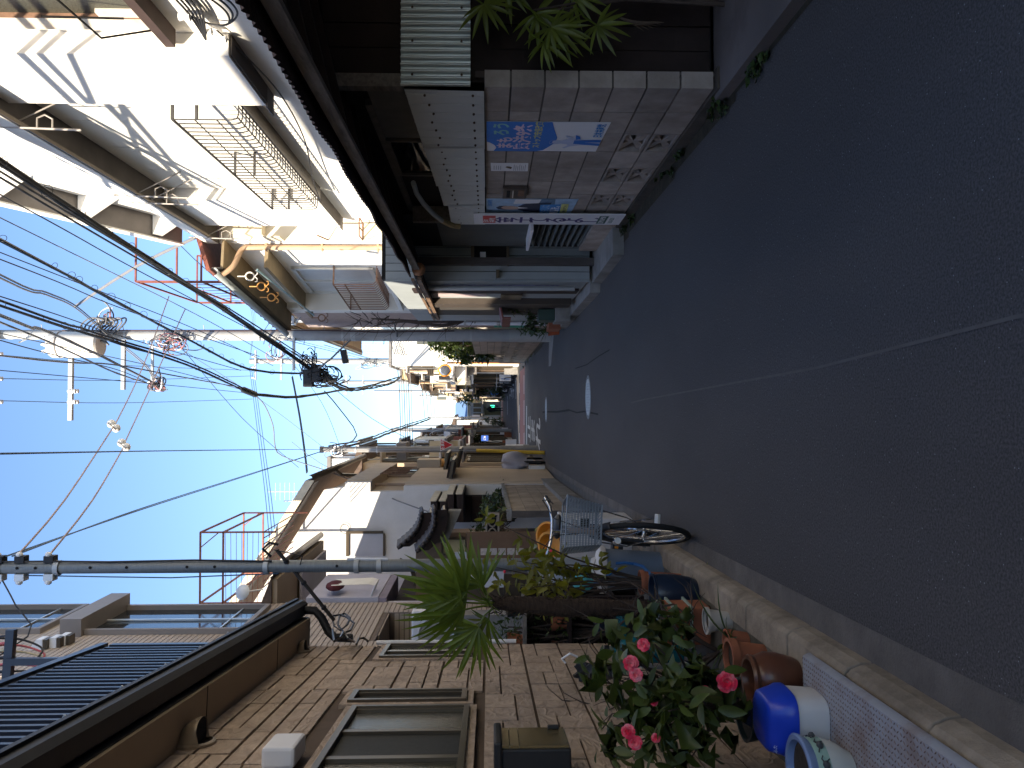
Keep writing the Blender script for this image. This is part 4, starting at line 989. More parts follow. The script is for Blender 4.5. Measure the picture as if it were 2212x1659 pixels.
def bwin(dx0, dx1, dy0, dy1, nm):
    a, b_ = PX((dx0 + dx1) / 2, dy0, TX).y, PX((dx0 + dx1) / 2, dy1, TX).y; y0_, y1_ = min(a, b_), max(a, b_)
    z1_ = PX(dx0, (dy0 + dy1) / 2, TX).z; z0_ = PX(dx1, (dy0 + dy1) / 2, TX).z
    w = M().box(TX - .03, TX + .004, y0_, y1_, z0_, z1_).build('window', m_glass, bt)
    m_f = mat('grey_brown_frame', (.25, .215, .19), .6, .05)
    for (p, q_, r_, s_) in ((y0_ - .05, y1_ + .05, z0_ - .06, z0_), (y0_ - .05, y0_, z0_, z1_), (y1_, y1_ + .05, z0_, z1_)): M().box(TX, TX + .07, p, q_, r_, s_).build('frame', m_f, w)
    M().box(TX, TX + .22, y0_ - .12, y1_ + .10, z1_, z1_ + .26).build('shutter_box', m_f, w)
    M().box(TX + .01, TX + .03, (y0_ + y1_) / 2 - .02, (y0_ + y1_) / 2 + .02, z0_, z1_).build('mullion', m_alu, w)
    for k in range(2): M().box(TX + .005, TX + .02, y0_, y1_, z0_ + .3 * k, z0_ + .02 + .3 * k).build('rail', m_alu, w)
bwin(232, 545, 1318, 1368, 'w'); bwin(-130, 128, 1318, 1368, 'w')
for dx, dy in ((85, 1400), (115, 1396), (135, 1391)):
    p = PX(dx, dy, TX)
    t = thing('vent_hood', {85: 'uppermost', 115: 'middle', 135: 'lowest'}[dx] + ' of three white square vent hoods on the tall beige tiled wall', 'vent hood', p, 'square hoods on the beige wall')
    M().prism([p + V((0, -.07, .09)), p + V((0, -.07, -.07)), p + V((.12, -.07, -.07)), p + V((.12, -.07, .0))], (0, .14, 0)).build('hood', m_sheet, t); M().prism([p + V((.005, -.066, -.075)), p + V((.115, -.066, -.075)), p + V((.115, .066, -.075)), p + V((.005, .066, -.075))], (0, 0, -.04)).build('grille', m_bronze, t)
ac = thing('air_conditioner', 'white air conditioner unit in the recessed porch behind the palm', 'air conditioner', (TX + .1, ox0 + .5, 1.3))
p = P(990, 1350, 8.6); M().box(p.x - .35, p.x + .20, 8.4, 8.65, p.z - .02, p.z + .48).build('casing', m_sheet, ac, bevel=.02); M().lathe([(.0, 0), (.17, 0), (.19, .012)], (p.x - .05, 8.39, p.z + .22), 20, (0, -1, 0)).build('fan_grille', m_alu, ac)
M().box(p.x - .3, p.x + .15, 8.42, 8.63, .1, p.z - .025).build('stand', m_conc, ac)

# ================================================================== LILAC WHITE HOUSE with the bay balcony
lh = thing('lilac_house', 'pale lilac house with a jutting balcony and brown tiled eaves', 'house', (-3.2, 13, 0))
m_lil = mat('lilac_render', (.50, .47, .52), .9, .05, 3, .1, 80, dirt=(.36, .34, .36), damt=.35, dscale=1.2)
M().box(-9, -3.25, 11.8, 14.85, 0, 4.5).build('wall', m_lil, lh)
bz0 = 3.05; bz1 = 4.1
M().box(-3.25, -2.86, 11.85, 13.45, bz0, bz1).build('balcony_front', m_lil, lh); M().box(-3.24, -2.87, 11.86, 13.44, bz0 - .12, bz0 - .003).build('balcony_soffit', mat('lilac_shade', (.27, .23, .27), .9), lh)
m_lf = m_alu
M().box(-3.27, -3.235, 13.5, 14.7, 3.2, 4.3).build('window_pane', m_frost, lh)
for (a, b_, c, d) in ((13.45, 14.75, 4.3, 4.37), (13.45, 14.75, 3.15, 3.2), (13.45, 13.5, 3.2, 4.3), (14.7, 14.75, 3.2, 4.3), (14.1, 14.15, 3.2, 4.3)): M().box(-3.24, -3.19, a, b_, c, d).build('window_frame', m_lf, lh)
M().box(-3.24, -2.7, 12.9, 14.8, 4.40, 4.44).build('window_canopy', m_lil, lh)
M().box(-9, -2.55, 11.7, 14.95, 4.48, 4.55).build('eave_soffit', mat('tan_soffit', (.3, .235, .165)), lh)
r_ = M(); r_.prism([(-2.5, 11.65, 4.55), (-6, 11.65, 5.9), (-9.5, 11.65, 4.55)], (0, 3.2, 0)); r_.build('roof', mat('brown_tile_roof', (.11, .075, .055), .8, .3, 8), lh)
half_gutter((-2.46, 11.6, 4.57), (-2.46, 15.0, 4.55), .06, 'gutter', m_bronze, lh)
# bars and a maroon cushion drying on the balcony
hk = thing('balcony_rack', 'wire rack of hoops with a maroon cushion on the lilac balcony', 'rack', (-2.8, 12.2, 3.5))
for k in range(8): 
    yy = 11.9 + .055 * k
    M().tube([(-2.86, yy, 3.16), (-2.70, yy + .02, 3.10), (-2.68, yy + .04, 3.2), (-2.70, yy + .04, 3.75)], .008, 5).build('hoop', m_alu, hk, smooth=True)
M().ball((-2.74, 12.1, 3.72), .07, .22, .14, 10, 6).build('cushion', mat('maroon_cloth', (.10, .025, .03), .95, .2, 12), hk, smooth=True)
# ground floor under it: dark recess with white board
M().box(-3.2, -2.95, 11.8, 12.0, .1, 3.0).build('pier', m_lil, lh); M().box(-3.24, -3.2, 12.0, 14.8, .1, 2.95).build('dark_front', m_dwood, lh)
M().tube([(-2.6, 13.3, 2.9), (-2.7, 13.3, 2.7), (-3.0, 13.3, 2.62), (-3.0, 13.3, 2.2)], .045, 8).build('rain_pipe', m_bronze, lh, smooth=True)
M().box(-2.9, -2.35, 12.6, 12.66, .2, 1.95).build('white_board', m_sheet, lh)
p = P(1105, 1258, 12.4); M().box(p.x - .35, p.x + .15, 12.3, 12.5, p.z - .25, p.z + .12).build('meter_box', m_bronze, lh)
# satellite dish and red deck on its roof
sdh = thing('satellite_dish', 'white round satellite dish on the roof by the red deck', 'dish', P(525, 1281, 13))
c = P(524, 1279, 13); M().lathe([(0, .06), (.06, .055), (.11, .02), (.125, 0)], c, 20, (.4, -1, .35)).build('reflector', m_porc, sdh, smooth=True); M().tube([c, c + V((.02, .1, -.3))], .012, 6).build('stem', m_alu, sdh)
rd = thing('drying_deck', 'red steel rooftop frame above the lilac house, behind the thin pole', 'roof deck', (-3.3, 15, 5))
m_rs = mat('orange_red_steel', (.32, .115, .07), .7, .25, 9)
def st2(a, b_, r_=.025): M().tube([a, b_], r_ * .75, 4).build('steel_bar', m_rs, rd)
Ya, Yb = 13.2, 15.2
A1, A2 = P(433, 1297, Ya), P(433, 1150, Ya); B1, B2 = P(486, 1297, Yb), P(486, 1128, Yb)
zt_ = A2.z; zt2 = B2.z
zt = zt_
for xx, yy in ((A2.x, Ya), (A2.x - 1.15, Ya), (A2.x, Yb + .3), (A2.x - 1.15, Yb + .3)): st2((xx, yy, 4.9), (xx, yy, zt))
for xx in (A2.x, A2.x - 1.15): st2((xx, Ya, zt), (xx, Yb + .3, zt)); st2((xx, Ya, 5.75), (xx, Yb + .3, 5.75))
for yy in (Ya, Yb + .3): st2((A2.x, yy, zt), (A2.x - 1.15, yy, zt)); st2((A2.x, yy, 5.75), (A2.x - 1.15, yy, 5.75)); st2((A2.x, yy, zt - .3), (A2.x - .25, yy, zt), .015)
for k in range(9): st2((A2.x, Ya, 5.0 + .09 * k), (A2.x - 1.15, Ya, 5.02 + .085 * k), .006)
for k in range(10): st2((A2.x - .1 * k, Ya, 5.1), (A2.x - .1 * k, Yb, 5.1), .012)

# ================================================================== WHITE GABLE HOUSE with the stepped wall (lit above, shaded below)
gh2 = thing('gable_house', 'white gabled house with brown sloping eave, sunlit only near the top', 'house', (-2, 19, 0))
GY = 16.2
g = lambda dx, dy: P(dx, dy, GY)
peak = g(560, 1330)
eL = g(672, 1050); 
prof = [g(1060, 1048), g(990, 1048), g(872, 1050), g(872, 1062), g(800, 1062), g(800, 1042), g(745, 1042), g(745, 1052), g(700, 1058)]
zr = lambda x_: g(700, 1058).z + (g(700, 1058).x - x_) * .62
pts = [(p.x, GY, p.z) for p in prof]; pts[0] = (pts[0][0], GY, 0)
pts += [(-4.6, GY, zr(-4.6)), (-9, GY, zr(-4.6) - 2.6), (-9, GY, 0)]
m_wg = mat('stained_white_render', (.62, .60, .58), .92, .06, 2, .15, 60, dirt=(.42, .40, .37), damt=.45, dscale=1.1)
M().prism(pts, (0, .25, 0)).build('gable_wall', m_wg, gh2)
xw = g(872, 1062).x
M().box(-9, xw, GY + .26, 22.5, 0, g(700, 1058).z - .05).build('wall', mat('tan_render', (.56, .44, .31), .9, .08, 3, dirt=(.3, .24, .18), damt=.4), gh2)
M().prism([(xw, GY + .26, g(800, 1042).z), (xw + .22, GY + .26, g(800, 1042).z), (xw + .22, GY + .26, g(745, 1042).z), (xw, GY + .26, g(745, 1042).z)], (0, 4.5, 0)).build('upper_box', MATS['tan_render'], gh2)
M().prism([(xw, GY + .26, 0), (xw + .16, GY + .26, 0), (xw + .16, GY + .26, g(872, 1050).z), (xw, GY + .26, g(872, 1050).z)], (0, 3.6, 0)).build('lower_box', MATS['tan_render'], gh2)
ex = g(672, 1046)
rf = M(); a0 = V((ex.x + .12, GY - .45, ex.z - .06)); rf.obox(a0, V((-3.3, 0, 3.3 * .62)), (0, 6.9, 0), (0, 0, .07)); rf.build('roof', mat('brown_tile_roof', (.11, .075, .055)), gh2)
M().obox(a0 + V((0, -.02, -.10)), V((-3.3, 0, 3.3 * .62)), (0, .03, 0), (0, 0, .17)).build('barge_board', mat('cream_board', (.62, .55, .42), .8), gh2)
M().obox(a0 + V((-.05, .1, -.09)), V((-3.2, 0, 3.2 * .62)), (0, .42, 0), (0, 0, .02)).build('soffit', m_soffit, gh2)
half_gutter(a0 + V((.03, .0, .0)), a0 + V((.03, 6.8, -.02)), .07, 'gutter', m_bronze, gh2)
M().tube([a0 + V((.03, 2.3, -.05)), a0 + V((-.1, 2.35, -.2)), (xw + .06, GY + 3.0, ex.z - .5), (xw + .06, GY + 3.0, .4)], .04, 8).build('rain_pipe', m_bronze, gh2, smooth=True)
# blind window on the gable
b = g(755, 1152); c = g(828, 1200)
M().box(c.x, b.x, GY - .03, GY - .003, c.z, b.z).build('blind_panel', mat('lilac_panel', (.42, .42, .45), .85, .06, 3), gh2)
for (x0_, x1_, z0_, z1_) in ((c.x, b.x, b.z, b.z + .06), (b.x, b.x + .05, c.z, b.z + .06), (c.x, b.x, c.z - .04, c.z)): M().box(x0_, x1_, GY - .06, GY - .003, z0_, z1_).build('panel_frame', m_bronze, gh2)
M().torus(g(745, 1142) + V((0, -.03, 0)), (0, 1, 0), .09, .006, 18, 4).build('wire_coil', m_cable, gh2, smooth=True)
# road side windows and boards of that house
for (ya, yb, z0_, z1_) in ((17.6, 19.2, 1.0, 2.0), (19.9, 21.6, 3.0, 4.2)):
    M().box(xw, xw + .03, ya, yb, z0_, z1_).build('window_pane', m_glass, gh2)
    for (a, b_, c_, d_) in ((ya - .05, yb + .05, z1_, z1_ + .06), (ya - .05, yb + .05, z0_ - .06, z0_), (ya - .05, ya, z0_, z1_), (yb, yb + .05, z0_, z1_)): M().box(xw, xw + .07, a, b_, c_, d_).build('window_frame', m_bronze, gh2)
M().obox((xw + .1, GY + 1.2, 2.3), (.42, 0, -.08), (0, 2.6, 0), (0, 0, .05)).build('door_canopy', m_dwood, gh2)

for k, (ya, zb_, zt_) in enumerate(((17.2, 2.25, 2.32), (19.6, 2.5, 2.56), (21.3, 2.25, 2.31))):
    M().obox((xw + .02, ya, zb_), (.55, 0, -.10), (0, 1.3, 0), (0, 0, .06)).build('street_canopy', m_bronze, gh2); M().obox((xw + .02, ya, zb_ - .02), (.5, 0, -.10), (0, 1.25, 0), (0, 0, .015)).build('canopy_soffit', m_dwood, gh2)
M().box(xw, xw + .04, 17.3, 18.4, .1, 2.1).build('street_door', mat('brown_porch', (.22, .15, .10), .75, .2, 5), gh2); M().box(xw, xw + .05, 19.7, 20.8, .1, 2.3).build('street_door', m_dwood, gh2)
M().box(xw, xw + .30, 21.0, 21.7, 2.7, 3.3).build('air_conditioner', MATS['tan_render'], gh2)
for k in range(5): M().tube([(xw + .26, 17.4 + .4 * k, 3.2), (xw + .26, 17.4 + .4 * k, 3.75)], .014, 5).build('guard_post', m_rust, gh2)
M().tube([(xw + .26, 17.3, 3.75), (xw + .26, 19.1, 3.75)], .016, 5).build('guard_rail', m_rust, gh2); M().tube([(xw + .26, 17.3, 3.45), (xw + .26, 19.1, 3.45)], .012, 5).build('guard_rail', m_rust, gh2)
for yy in (16.9, 18.9, 20.95): M().tube([(xw + .07, yy, 4.4), (xw + .07, yy, .4)], .035, 6).build('rain_pipe', mat('tan_pipe', (.30, .22, .16), .7), gh2)
# ================================================================== tiled porch roofs, porch with glazed doors, block planter wall
pw = thing('porch_house', 'brown fronted porch with glazed sliding doors and two curved tile roofs', 'house', (-2.2, 13, 0))
PY = 13.2
def curved_roof(dx0, dy0, dx1, dy1, Y, dep, lab):
    a, b_ = P(dx0, dy0, Y), P(dx1, dy1, Y); w = (b_ - a)
    rf = M()
    def fn(u, v): 
        p = a + w * u + V((0, dep * .7 * v, .07 * v)); p.z += -.10 * math.sin(math.pi * u) + .010 * math.cos(2 * math.pi * u * 9)
        return p
    rf.grid(fn, 60, 6); o = rf.build('porch_roof', mat('dark_roof_tile', (.035, .028, .028), .6, .25, 8, spec=.5), pw, smooth='all')
    md = o.modifiers.new('thick', 'SOLIDIFY'); md.thickness = .05
    ed = M(); 
    for i in range(9):
        p = fn((i + .5) / 9, 0); ed.ball(V(p) + V((0, -.005, -.005)), .04, .04, .03, 8, 5)
    kind(ed.build('round_end_tiles', MATS['dark_roof_tile'], pw, smooth=True), 'stuff')
    fa = M()
    for k in range(12):      # curved dark barge under the tiles, and pale plaster below it
        u0, u1 = k / 12, (k + 1) / 12; q0, q1 = V(fn(u0, 0)), V(fn(u1, 0))
        fa.add([q0 + V((0, .02, -.03)), q1 + V((0, .02, -.03)), q1 + V((0, .05, -.20)), q0 + V((0, .05, -.20)), q0 + V((0, dep * .6, -.03)), q1 + V((0, dep * .6, -.03)), q1 + V((0, dep * .6, -.20)), q0 + V((0, dep * .6, -.20))], [(0, 1, 2, 3), (3, 2, 6, 7)])
    fa.build('barge_board', m_dwood, pw)
    M().obox(a + w * .12 + V((0, .25, -.42)), w * .8, (0, dep * .3, 0), (0, 0, .25)).build('plaster_band', m_conc, pw)
    M().obox(a + V((0, .06, -.17)), w, (0, dep * .6, .03), (0, 0, .03)).build('eave_board', m_bronze, pw)
curved_roof(858, 1182, 908, 1108, 12.6, 1.0, ''); curved_roof(898, 1190, 936, 1102, 11.9, .8, '')
p0 = P(1050, 1200, 13.0); p1 = P(1050, 1150, 13.0)
M().box(p0.x - 1.2, p1.x, 13.0, 13.4, .1, 2.6).build('wall', mat('brown_porch', (.22, .15, .10), .75, .2, 5), pw)
for (dxa, dxb, dya, dyb) in ((958, 1005, 1165, 1194), (1012, 1085, 1152, 1166), (1012, 1085, 1170, 1190)):
    a, b_ = P(dxb, dyb, 12.97), P(dxa, dya, 12.97)
    M().box(a.x, b_.x, 12.95, 12.99, a.z, b_.z).build('door_glass', mat('warm_frosted', (.62, .53, .30), .25, .1, 4), pw)
    for (x0_, x1_, z0_, z1_) in ((a.x - .03, a.x, a.z, b_.z), (b_.x, b_.x + .03, a.z, b_.z), (a.x, b_.x, b_.z, b_.z + .04), (a.x, b_.x, a.z - .04, a.z)): M().box(x0_, x1_, 12.92, 12.985, z0_, z1_).build('door_frame', m_bronze, pw)
a, b_ = P(1110, 1200, 10.9), P(1000, 1192, 10.9)
nb = thing('notice_board', 'brown board with pasted paper notices beside the thin pole', 'notice board', (a.x, 10.9, 1)); M().box(a.x - .05, a.x + .33, 10.85, 10.88, .7, 1.72).build('board', mat('board_brown', (.17, .10, .06), .7), nb)
for i in range(5): M().box(a.x + .02, a.x + .11, 10.838, 10.848, .95 + .12 * i, 1.05 + .12 * i).build('paper', mat('old_paper', (.50, .44, .40), .8, .3, 30), nb)
# dark double canopies with the ball lamp, dark shutter below
for i, (dx, dy0, dy1) in enumerate(((942, 1136, 1083), (978, 1128, 1068))):
    t = thing('canopy', ('upper' if i == 0 else 'lower') + ' black two layer canopy jutting from the stained white gable', 'canopy', P(dx, 1110, 15.0))
    a, b_ = P(dx, dy0, 14.6), P(dx, dy1, 14.6)
    for k in range(2): M().box(a.x, b_.x, 14.6, GY - .02, a.z - .02 - .17 * k, a.z + .10 - .17 * k).build('layer', m_dwood, t); M().box(b_.x, b_.x + .02, 14.6, GY - .02, a.z + .0 - .17 * k, a.z + .12 - .17 * k).build('edge_strip', MATS['cream_board'], t)
lp = thing('globe_lamp', 'round milky globe lamp on a wall arm between the black canopies', 'lamp', P(965, 1118, 14.2)); c = P(963, 1117, 14.2)
M().ball(c, .13, .13, .13, 14, 9).build('globe', mat('milk_glass', (.42, .38, .25), .25), lp, smooth=True); M().tube([c + V((-.02, .1, .12)), c + V((-.02, .4, .25))], .02, 6).build('arm', m_black, lp)
a, b_ = P(1068, 1128, 15.9), P(1000, 1072, 15.9)
shu = thing('shutter', 'dark slatted shutter low on the white gable behind the planter', 'shutter', (a.x, 15.9, 0)); 
M().box(a.x, b_.x, 15.95, 16.15, .9, b_.z).build('recess', m_dark, shu)
for k in range(6): M().box(a.x, b_.x, 15.9, 15.94, 1.0 + .26 * k, 1.23 + .26 * k).build('slat', m_dwood, shu)
# planter wall of tan blocks
tw_ = thing('planter_wall', 'tan block planter wall with one pierced block and plants on top', 'wall', (-1.6, 11, 0))
d0 = V((plan_x(11.05) - .06, 11.05, 0)); d1 = V((plan_x(18.8) - .04, 18.8, 0)); dd = (d1 - d0).normalized(); nn = V((dd.y, -dd.x, 0))
mtan = M().box(-.1, 0, .004, .396, .004, .196).mesh('block', m_block2)
M().obox(d0 + V((-.05, 0, 0)), nn * .12, dd * 7.75, V((0, 0, .30))).build('footing', m_conc, tw_)
M().obox(d0 - nn * .095, nn * .09, dd * 7.75, V((0, 0, 1.1))).build('mortar_bed', m_joint, tw_)
R_ = Matrix.Rotation(-math.atan2(dd.x, dd.y), 4, 'Z')
for c_ in range(19):
    for k in range(4):
        place('block', mtan, Matrix.Translation(d0 + dd * (.4 * c_) + V((0, 0, .30 + .2 * k))) @ R_, tw_)
M().obox(d0 + nn * .02 + V((0, 0, 1.104)), nn * -.16, dd * 7.75, V((0, 0, .06))).build('coping', m_conc, tw_)
pm2 = pierced_block_mesh(.4, .2, .1, m_block2)
for c_ in range(2):
    for k in range(6):
        if c_ == 1 and k == 5: continue
        q = d0 + V((-.02 - .4 * (c_ + 1), -.02, .10 + .195 * k)); Rz = Matrix.Rotation(-math.pi / 2, 4, 'Z') 
        # blocks that face the camera: their long side lies across the street
        place('pierced_block' if (k == 5 and c_ == 0) else 'block', pm2 if (k == 5 and c_ == 0) else mtan, Matrix.Translation(q + V((.0, .0 if not (k == 5 and c_ == 0) else .02, 0))) @ Rz, tw_) if False else \
            place('block', M_ACROSS if (M_ACROSS := globals().get('M_ACROSS')) else globals().setdefault('M_ACROSS', M().box(.004, .396, -.01, .1, .004, .191).mesh('block', m_block2)), Matrix.Translation(q), tw_)
pp = M(); 
q = d0 + V((-.42, -.035, 1.275))
M().box(q.x, q.x + .4, 11.0, 11.09, q.z, q.z + .19).build('pierced_back', m_dark, tw_)
fr = M(); x0_ = q.x
for (a, b_, c_, d_) in ((0, .4, 0, .025), (0, .4, .165, .19), (0, .03, .025, .165), (.37, .4, .025, .165)): fr.box(x0_ + a, x0_ + b_, 10.96, 11.0, q.z + c_, q.z + d_)
for s in (-1, 1):
    pts = [V((x0_ + .2 + s * (.15 - .14 * math.cos(t_)), 10.985, q.z + .095 + .07 * math.sin(t_))) for t_ in [i * math.pi / 8 - math.pi / 2 for i in range(9)]]
    fr.tube(pts, .012, 5)
fr.build('pierced_block', m_block2, tw_)
# ================================================================== POLES
def pole_common(t, x, y, r0, r1, h, m, z0=0):
    M().tube([(x, y, z0), (x, y, h)], [r0, r1], 20).build('pole', m, t, smooth=True)
def band(t, x, y, r, z, m=None, w=.04): M().lathe([(r, 0), (r + .008, 0), (r + .008, w), (r, w)], (x, y, z), 18).build('band', m or m_gal, t, smooth=True)
def dshape(t, x, y, z, s, m): M().obox((x - s / 2, y - s / 2, z), (s, 0, 0), (0, s, 0), (0, 0, s * .8)).build('clamp', m, t, bevel=.004)
# thin steel pole among the plants
PLX, PLY = -1.385, 6.85
lpole = thing('utility_pole', 'thin zinc steel pole rising behind the bicycle and blue bin', 'pole', (PLX, PLY, .1))
M().tube([(PLX, PLY, .33), (PLX, PLY, 6.6)], [.056, .047], 20).build('pole', m_steelpole, lpole, smooth=True)
M().tube([(PLX, PLY, .1), (PLX, PLY, .33)], .07, 16).build('base', m_conc, lpole, smooth=True)
M().tube([(PLX, PLY, .3), (PLX, PLY, .95)], .064, 20).build('sleeve', mat('grey_blue_sleeve', (.27, .30, .33), .5, .06), lpole, smooth=True)
for z_ in (5.02, 3.28, 2.52, 2.33, 5.5): band(lpole, PLX, PLY, .055, z_)
for z_ in (4.75, 4.45, 3.95, 3.72, 2.7, 5.2, 5.35): M().lathe([(0, .006), (.012, .005), (.012, 0)], (PLX + .01, PLY - .052, z_), 10, (0, -1, 0)).build('bolt_hole', m_dark, lpole)
for z_ in (5.10, 5.34, 5.52):
    for s in (-1, 1):
        M().box(PLX + s * .075 - .03, PLX + s * .075 + .03, PLY - .04, PLY + .04, z_ - .04, z_ + .045).build('clamp', m_alu if s < 0 else m_black, lpole, bevel=.006)
        M().ball((PLX + s * .115, PLY - .02, z_ + .01), .025, .025, .03, 8, 5).build('insulator', m_porc, lpole, smooth=True)
b = M()
b.tube([(PLX + .055, PLY - .02, 6.5), (PLX + .06, PLY - .03, 5.1), (PLX + .052, PLY - .03, 4.6), (PLX + .06, PLY - .02, 3.9), (PLX + .05, PLY - .035, 3.25)], .009, 6)
b.build('pole_cable', m_cable, lpole, smooth=True)
M().tube([(PLX - .06, PLY, 5.4), (PLX - .075, PLY - .02, 4.6), (PLX - .09, PLY, 4.1), (PLX - .07, PLY, 3.5), (PLX - .06, PLY, 3.2)], .006, 6).build('pole_cable', m_bcable, lpole, smooth=True)
tp = M(); 
tp.tube([(PLX + .057, PLY - .01, 2.28), (PLX + .06, PLY - .01, 2.62)], .012, 6); tp.build('tie', m_sheet, lpole)
a = P(598, 1188, 6.80); b_ = qL(722, 1340, .14)
rod = thing('cable_stay', 'dark sheathed cable stay running from the thin pole to the house corner', 'cable', a)
M().tube([a, a + (b_ - a) * .55, b_], .016, 8).build('stay', mat('brown_sheath', (.05, .042, .036), .7, .25, 8), rod, smooth=True); 
for f in (.15, .45, .8): M().tube([a + (b_ - a) * f, a + (b_ - a) * (f + .03)], .023, 8).build('knob', m_cable, rod)
M().tube([a + V((.0, 0, .02)), a + V((-.02, -.02, -.10)), a + V((-.05, -.02, -.22)), a + (b_ - a) * .35], .005, 5).build('thin_wire', m_cable, rod, smooth=True)
M().tube([a + V((.05, -.03, -.02)), a + V((.07, -.05, .05)), a + V((.02, -.06, .10)), a + V((-.05, -.03, .04))], .012, 6).build('knot', m_cable, rod, smooth=True)

# big concrete pole
RX, RY = 1.545, 18.3
rp = thing('utility_pole', 'thick concrete utility pole with transformer tank and crossarms', 'pole', (RX, RY, 0))
pole_common(rp, RX, RY, .148, .105, 13.2, m_pole)
M().tube([(RX, RY, 0), (RX, RY, .95)], .152, 20).build('base_sleeve', mat('sleeve_grey', (.38, .37, .35), .8, .06), rp, smooth=True)
def zR(dx): return CAM_H + (1056 - dx) / FPX * RY
for dx in (560, 630, 745, 765, 865, 1020, 640, 285, 250, 770): band(rp, RX, RY, .14 - .0028 * max(0, zR(dx)), zR(dx), w=.05)
for k in range(22): 
    zz = 2.0 + .45 * k; s = 1 if k % 2 else -1
    M().tube([(RX + s * .1, RY - .1, zz), (RX + s * .22, RY - .16, zz)], .009, 5).build('step_bolt', m_gal, rp)
M().tube([(RX + .09, RY - .13, 11), (RX + .08, RY - .14, 7), (RX + .10, RY - .14, 5.2), (RX + .06, RY - .15, 4), (RX + .09, RY - .14, 2.2)], .012, 6).build('pole_cable', mat('maroon_cable', (.06, .03, .03), .6), rp, smooth=True)
def arm(dx, dya, dyb, th=.09, nm='crossarm'):
    xa, xb = P(dx, dya, RY).x, P(dx, dyb, RY).x; z_ = zR(dx)
    M().box(min(xa, xb), max(xa, xb), RY - .20, RY - .20 + th, z_ - th / 2, z_ + th / 2).build(nm, m_gal, rp)
arm(18, 705, 886); arm(175, 745, 908); arm(284, 735, 842, .08)
for dx in (345,): arm(dx, 745, 835, .05)
for dx, dys in ((8, (765, 818, 868)), (172, (845, 868))):
    for dy in dys:
        p = P(dx, dy, RY - .2)
        for k in range(2): M().lathe([(0, 0), (.05, .01), (.035, .05), (.055, .06), (.04, .11), (.055, .12), (.03, .18), (0, .19)], p + V((0, -.12 * k, 0)) + V((0, 0, .02)), 10, (0, 0, 1) if dx < 100 else (0, 0, 1)).build('insulator', m_porc, rp, smooth=True)
M().tube([P(40, 740, RY - .2), P(75, 725, RY - .1)], .02, 6).build('brace', m_gal, rp)
# transformer: a tank lying with its lid end low
ta, tb = zR(148), zR(250)
cx_, cy_ = P(198, 745, RY - .45).x, RY - .45
M().lathe([(0, 0), (.25, .0), (.285, .04), (.285, ta - tb - .05), (.25, ta - tb), (0, ta - tb + .02)], (cx_, cy_, tb), 24).build('transformer_tank', mat('tank_cream', (.62, .58, .51), .6, .05, 3, dirt=(.4, .36, .3), damt=.3, dscale=2), rp, smooth=True)
M().lathe([(.29, 0), (.30, .02), (.29, .04)], (cx_, cy_, tb + .85), 24).build('tank_band', m_soffit, rp)
for k in range(3): M().lathe([(0, 0), (.045, .0), (.03, .06), (.045, .08), (.02, .16), (0, .17)], (cx_ - .15 + .15 * k, cy_ - .1, ta), 8).build('bushing', m_porc, rp, smooth=True)
for k in range(6):
    p0 = P(205 + 8 * k, 722, RY - .3)
    M().tube(cr([P(235, 745, RY - .5), p0 + V((.1, -.1, .25)), p0 + V((.35, -.1, .05 - .06 * k)), p0 + V((.25, -.1, -.3)), p0]), .018, 6).build('tank_lead', m_cable if k % 2 else m_gcable, rp, smooth=True)
# tangles of service splices
def tangle(t, cx, n, sx, sz, m_list, r=.010, sy=.12, seed=3):
    rr = random.Random(seed)
    for i in range(n):
        c = cx + V((rr.gauss(0, sx * .35), rr.gauss(0, sy * .6), rr.gauss(0, sz * .35))); a = rr.uniform(0, 6.28); ar = rr.uniform(2.2, 6.0); ra, rb = sx * rr.uniform(.3, 1.15), sz * rr.uniform(.3, 1.1); tl = rr.uniform(-.5, .5); drift = V((rr.gauss(0, sx * .5), rr.gauss(0, sy), rr.gauss(0, sz * .4)))
        pts = []
        for k in range(15):
            t_ = a + ar * k / 14; x_, z_ = ra * math.cos(t_), rb * math.sin(t_)
            pts.append(c + V((x_ * math.cos(tl) - z_ * math.sin(tl), sy * .5 * math.sin(t_ * 1.7 + i), x_ * math.sin(tl) + z_ * math.cos(tl))) + drift * (k / 14))
        M().tube(pts, r, 5).build('splice_wire', m_list[i % len(m_list)], t, smooth=True)
m_pw = mat('pinkish_wire', (.45, .2, .2), .6); ml = [m_cable, m_gcable, m_gcable, m_sheet, m_pw]
tangle(rp, P(368, 742, RY - .25), 26, .16, .28, ml, .012, .15, 3)
tangle(rp, P(340, 832, RY - .3), 20, .14, .16, ml, .014, .12, 4)
tangle(rp, P(232, 690, RY - .3), 9, .18, .16, ml, .016, .1, 5)
tangle(rp, P(600, 760, RY - .3), 10, .2, .2, ml, .010, .1, 8)
for c_, s_ in ((P(688, 800, RY), .16), (P(672, 810, RY), .10)): M().box(c_.x - .28, c_.x + .12, RY - .3, RY - .1, c_.z - .10, c_.z + .12).build('splice_box', m_black, rp, bevel=.02)
tangle(rp, P(700, 812, RY - .1), 30, .16, .30, [m_cable], .013, .15, 6)
tangle(rp, P(665, 790, RY - .1), 16, .28, .14, [m_cable, m_gcable], .011, .15, 7)
M().box(P(640, 800, RY).x, RX, RY - .12, RY - .07, zR(640) - .03, zR(640) + .03).build('crossarm', m_gal, rp)
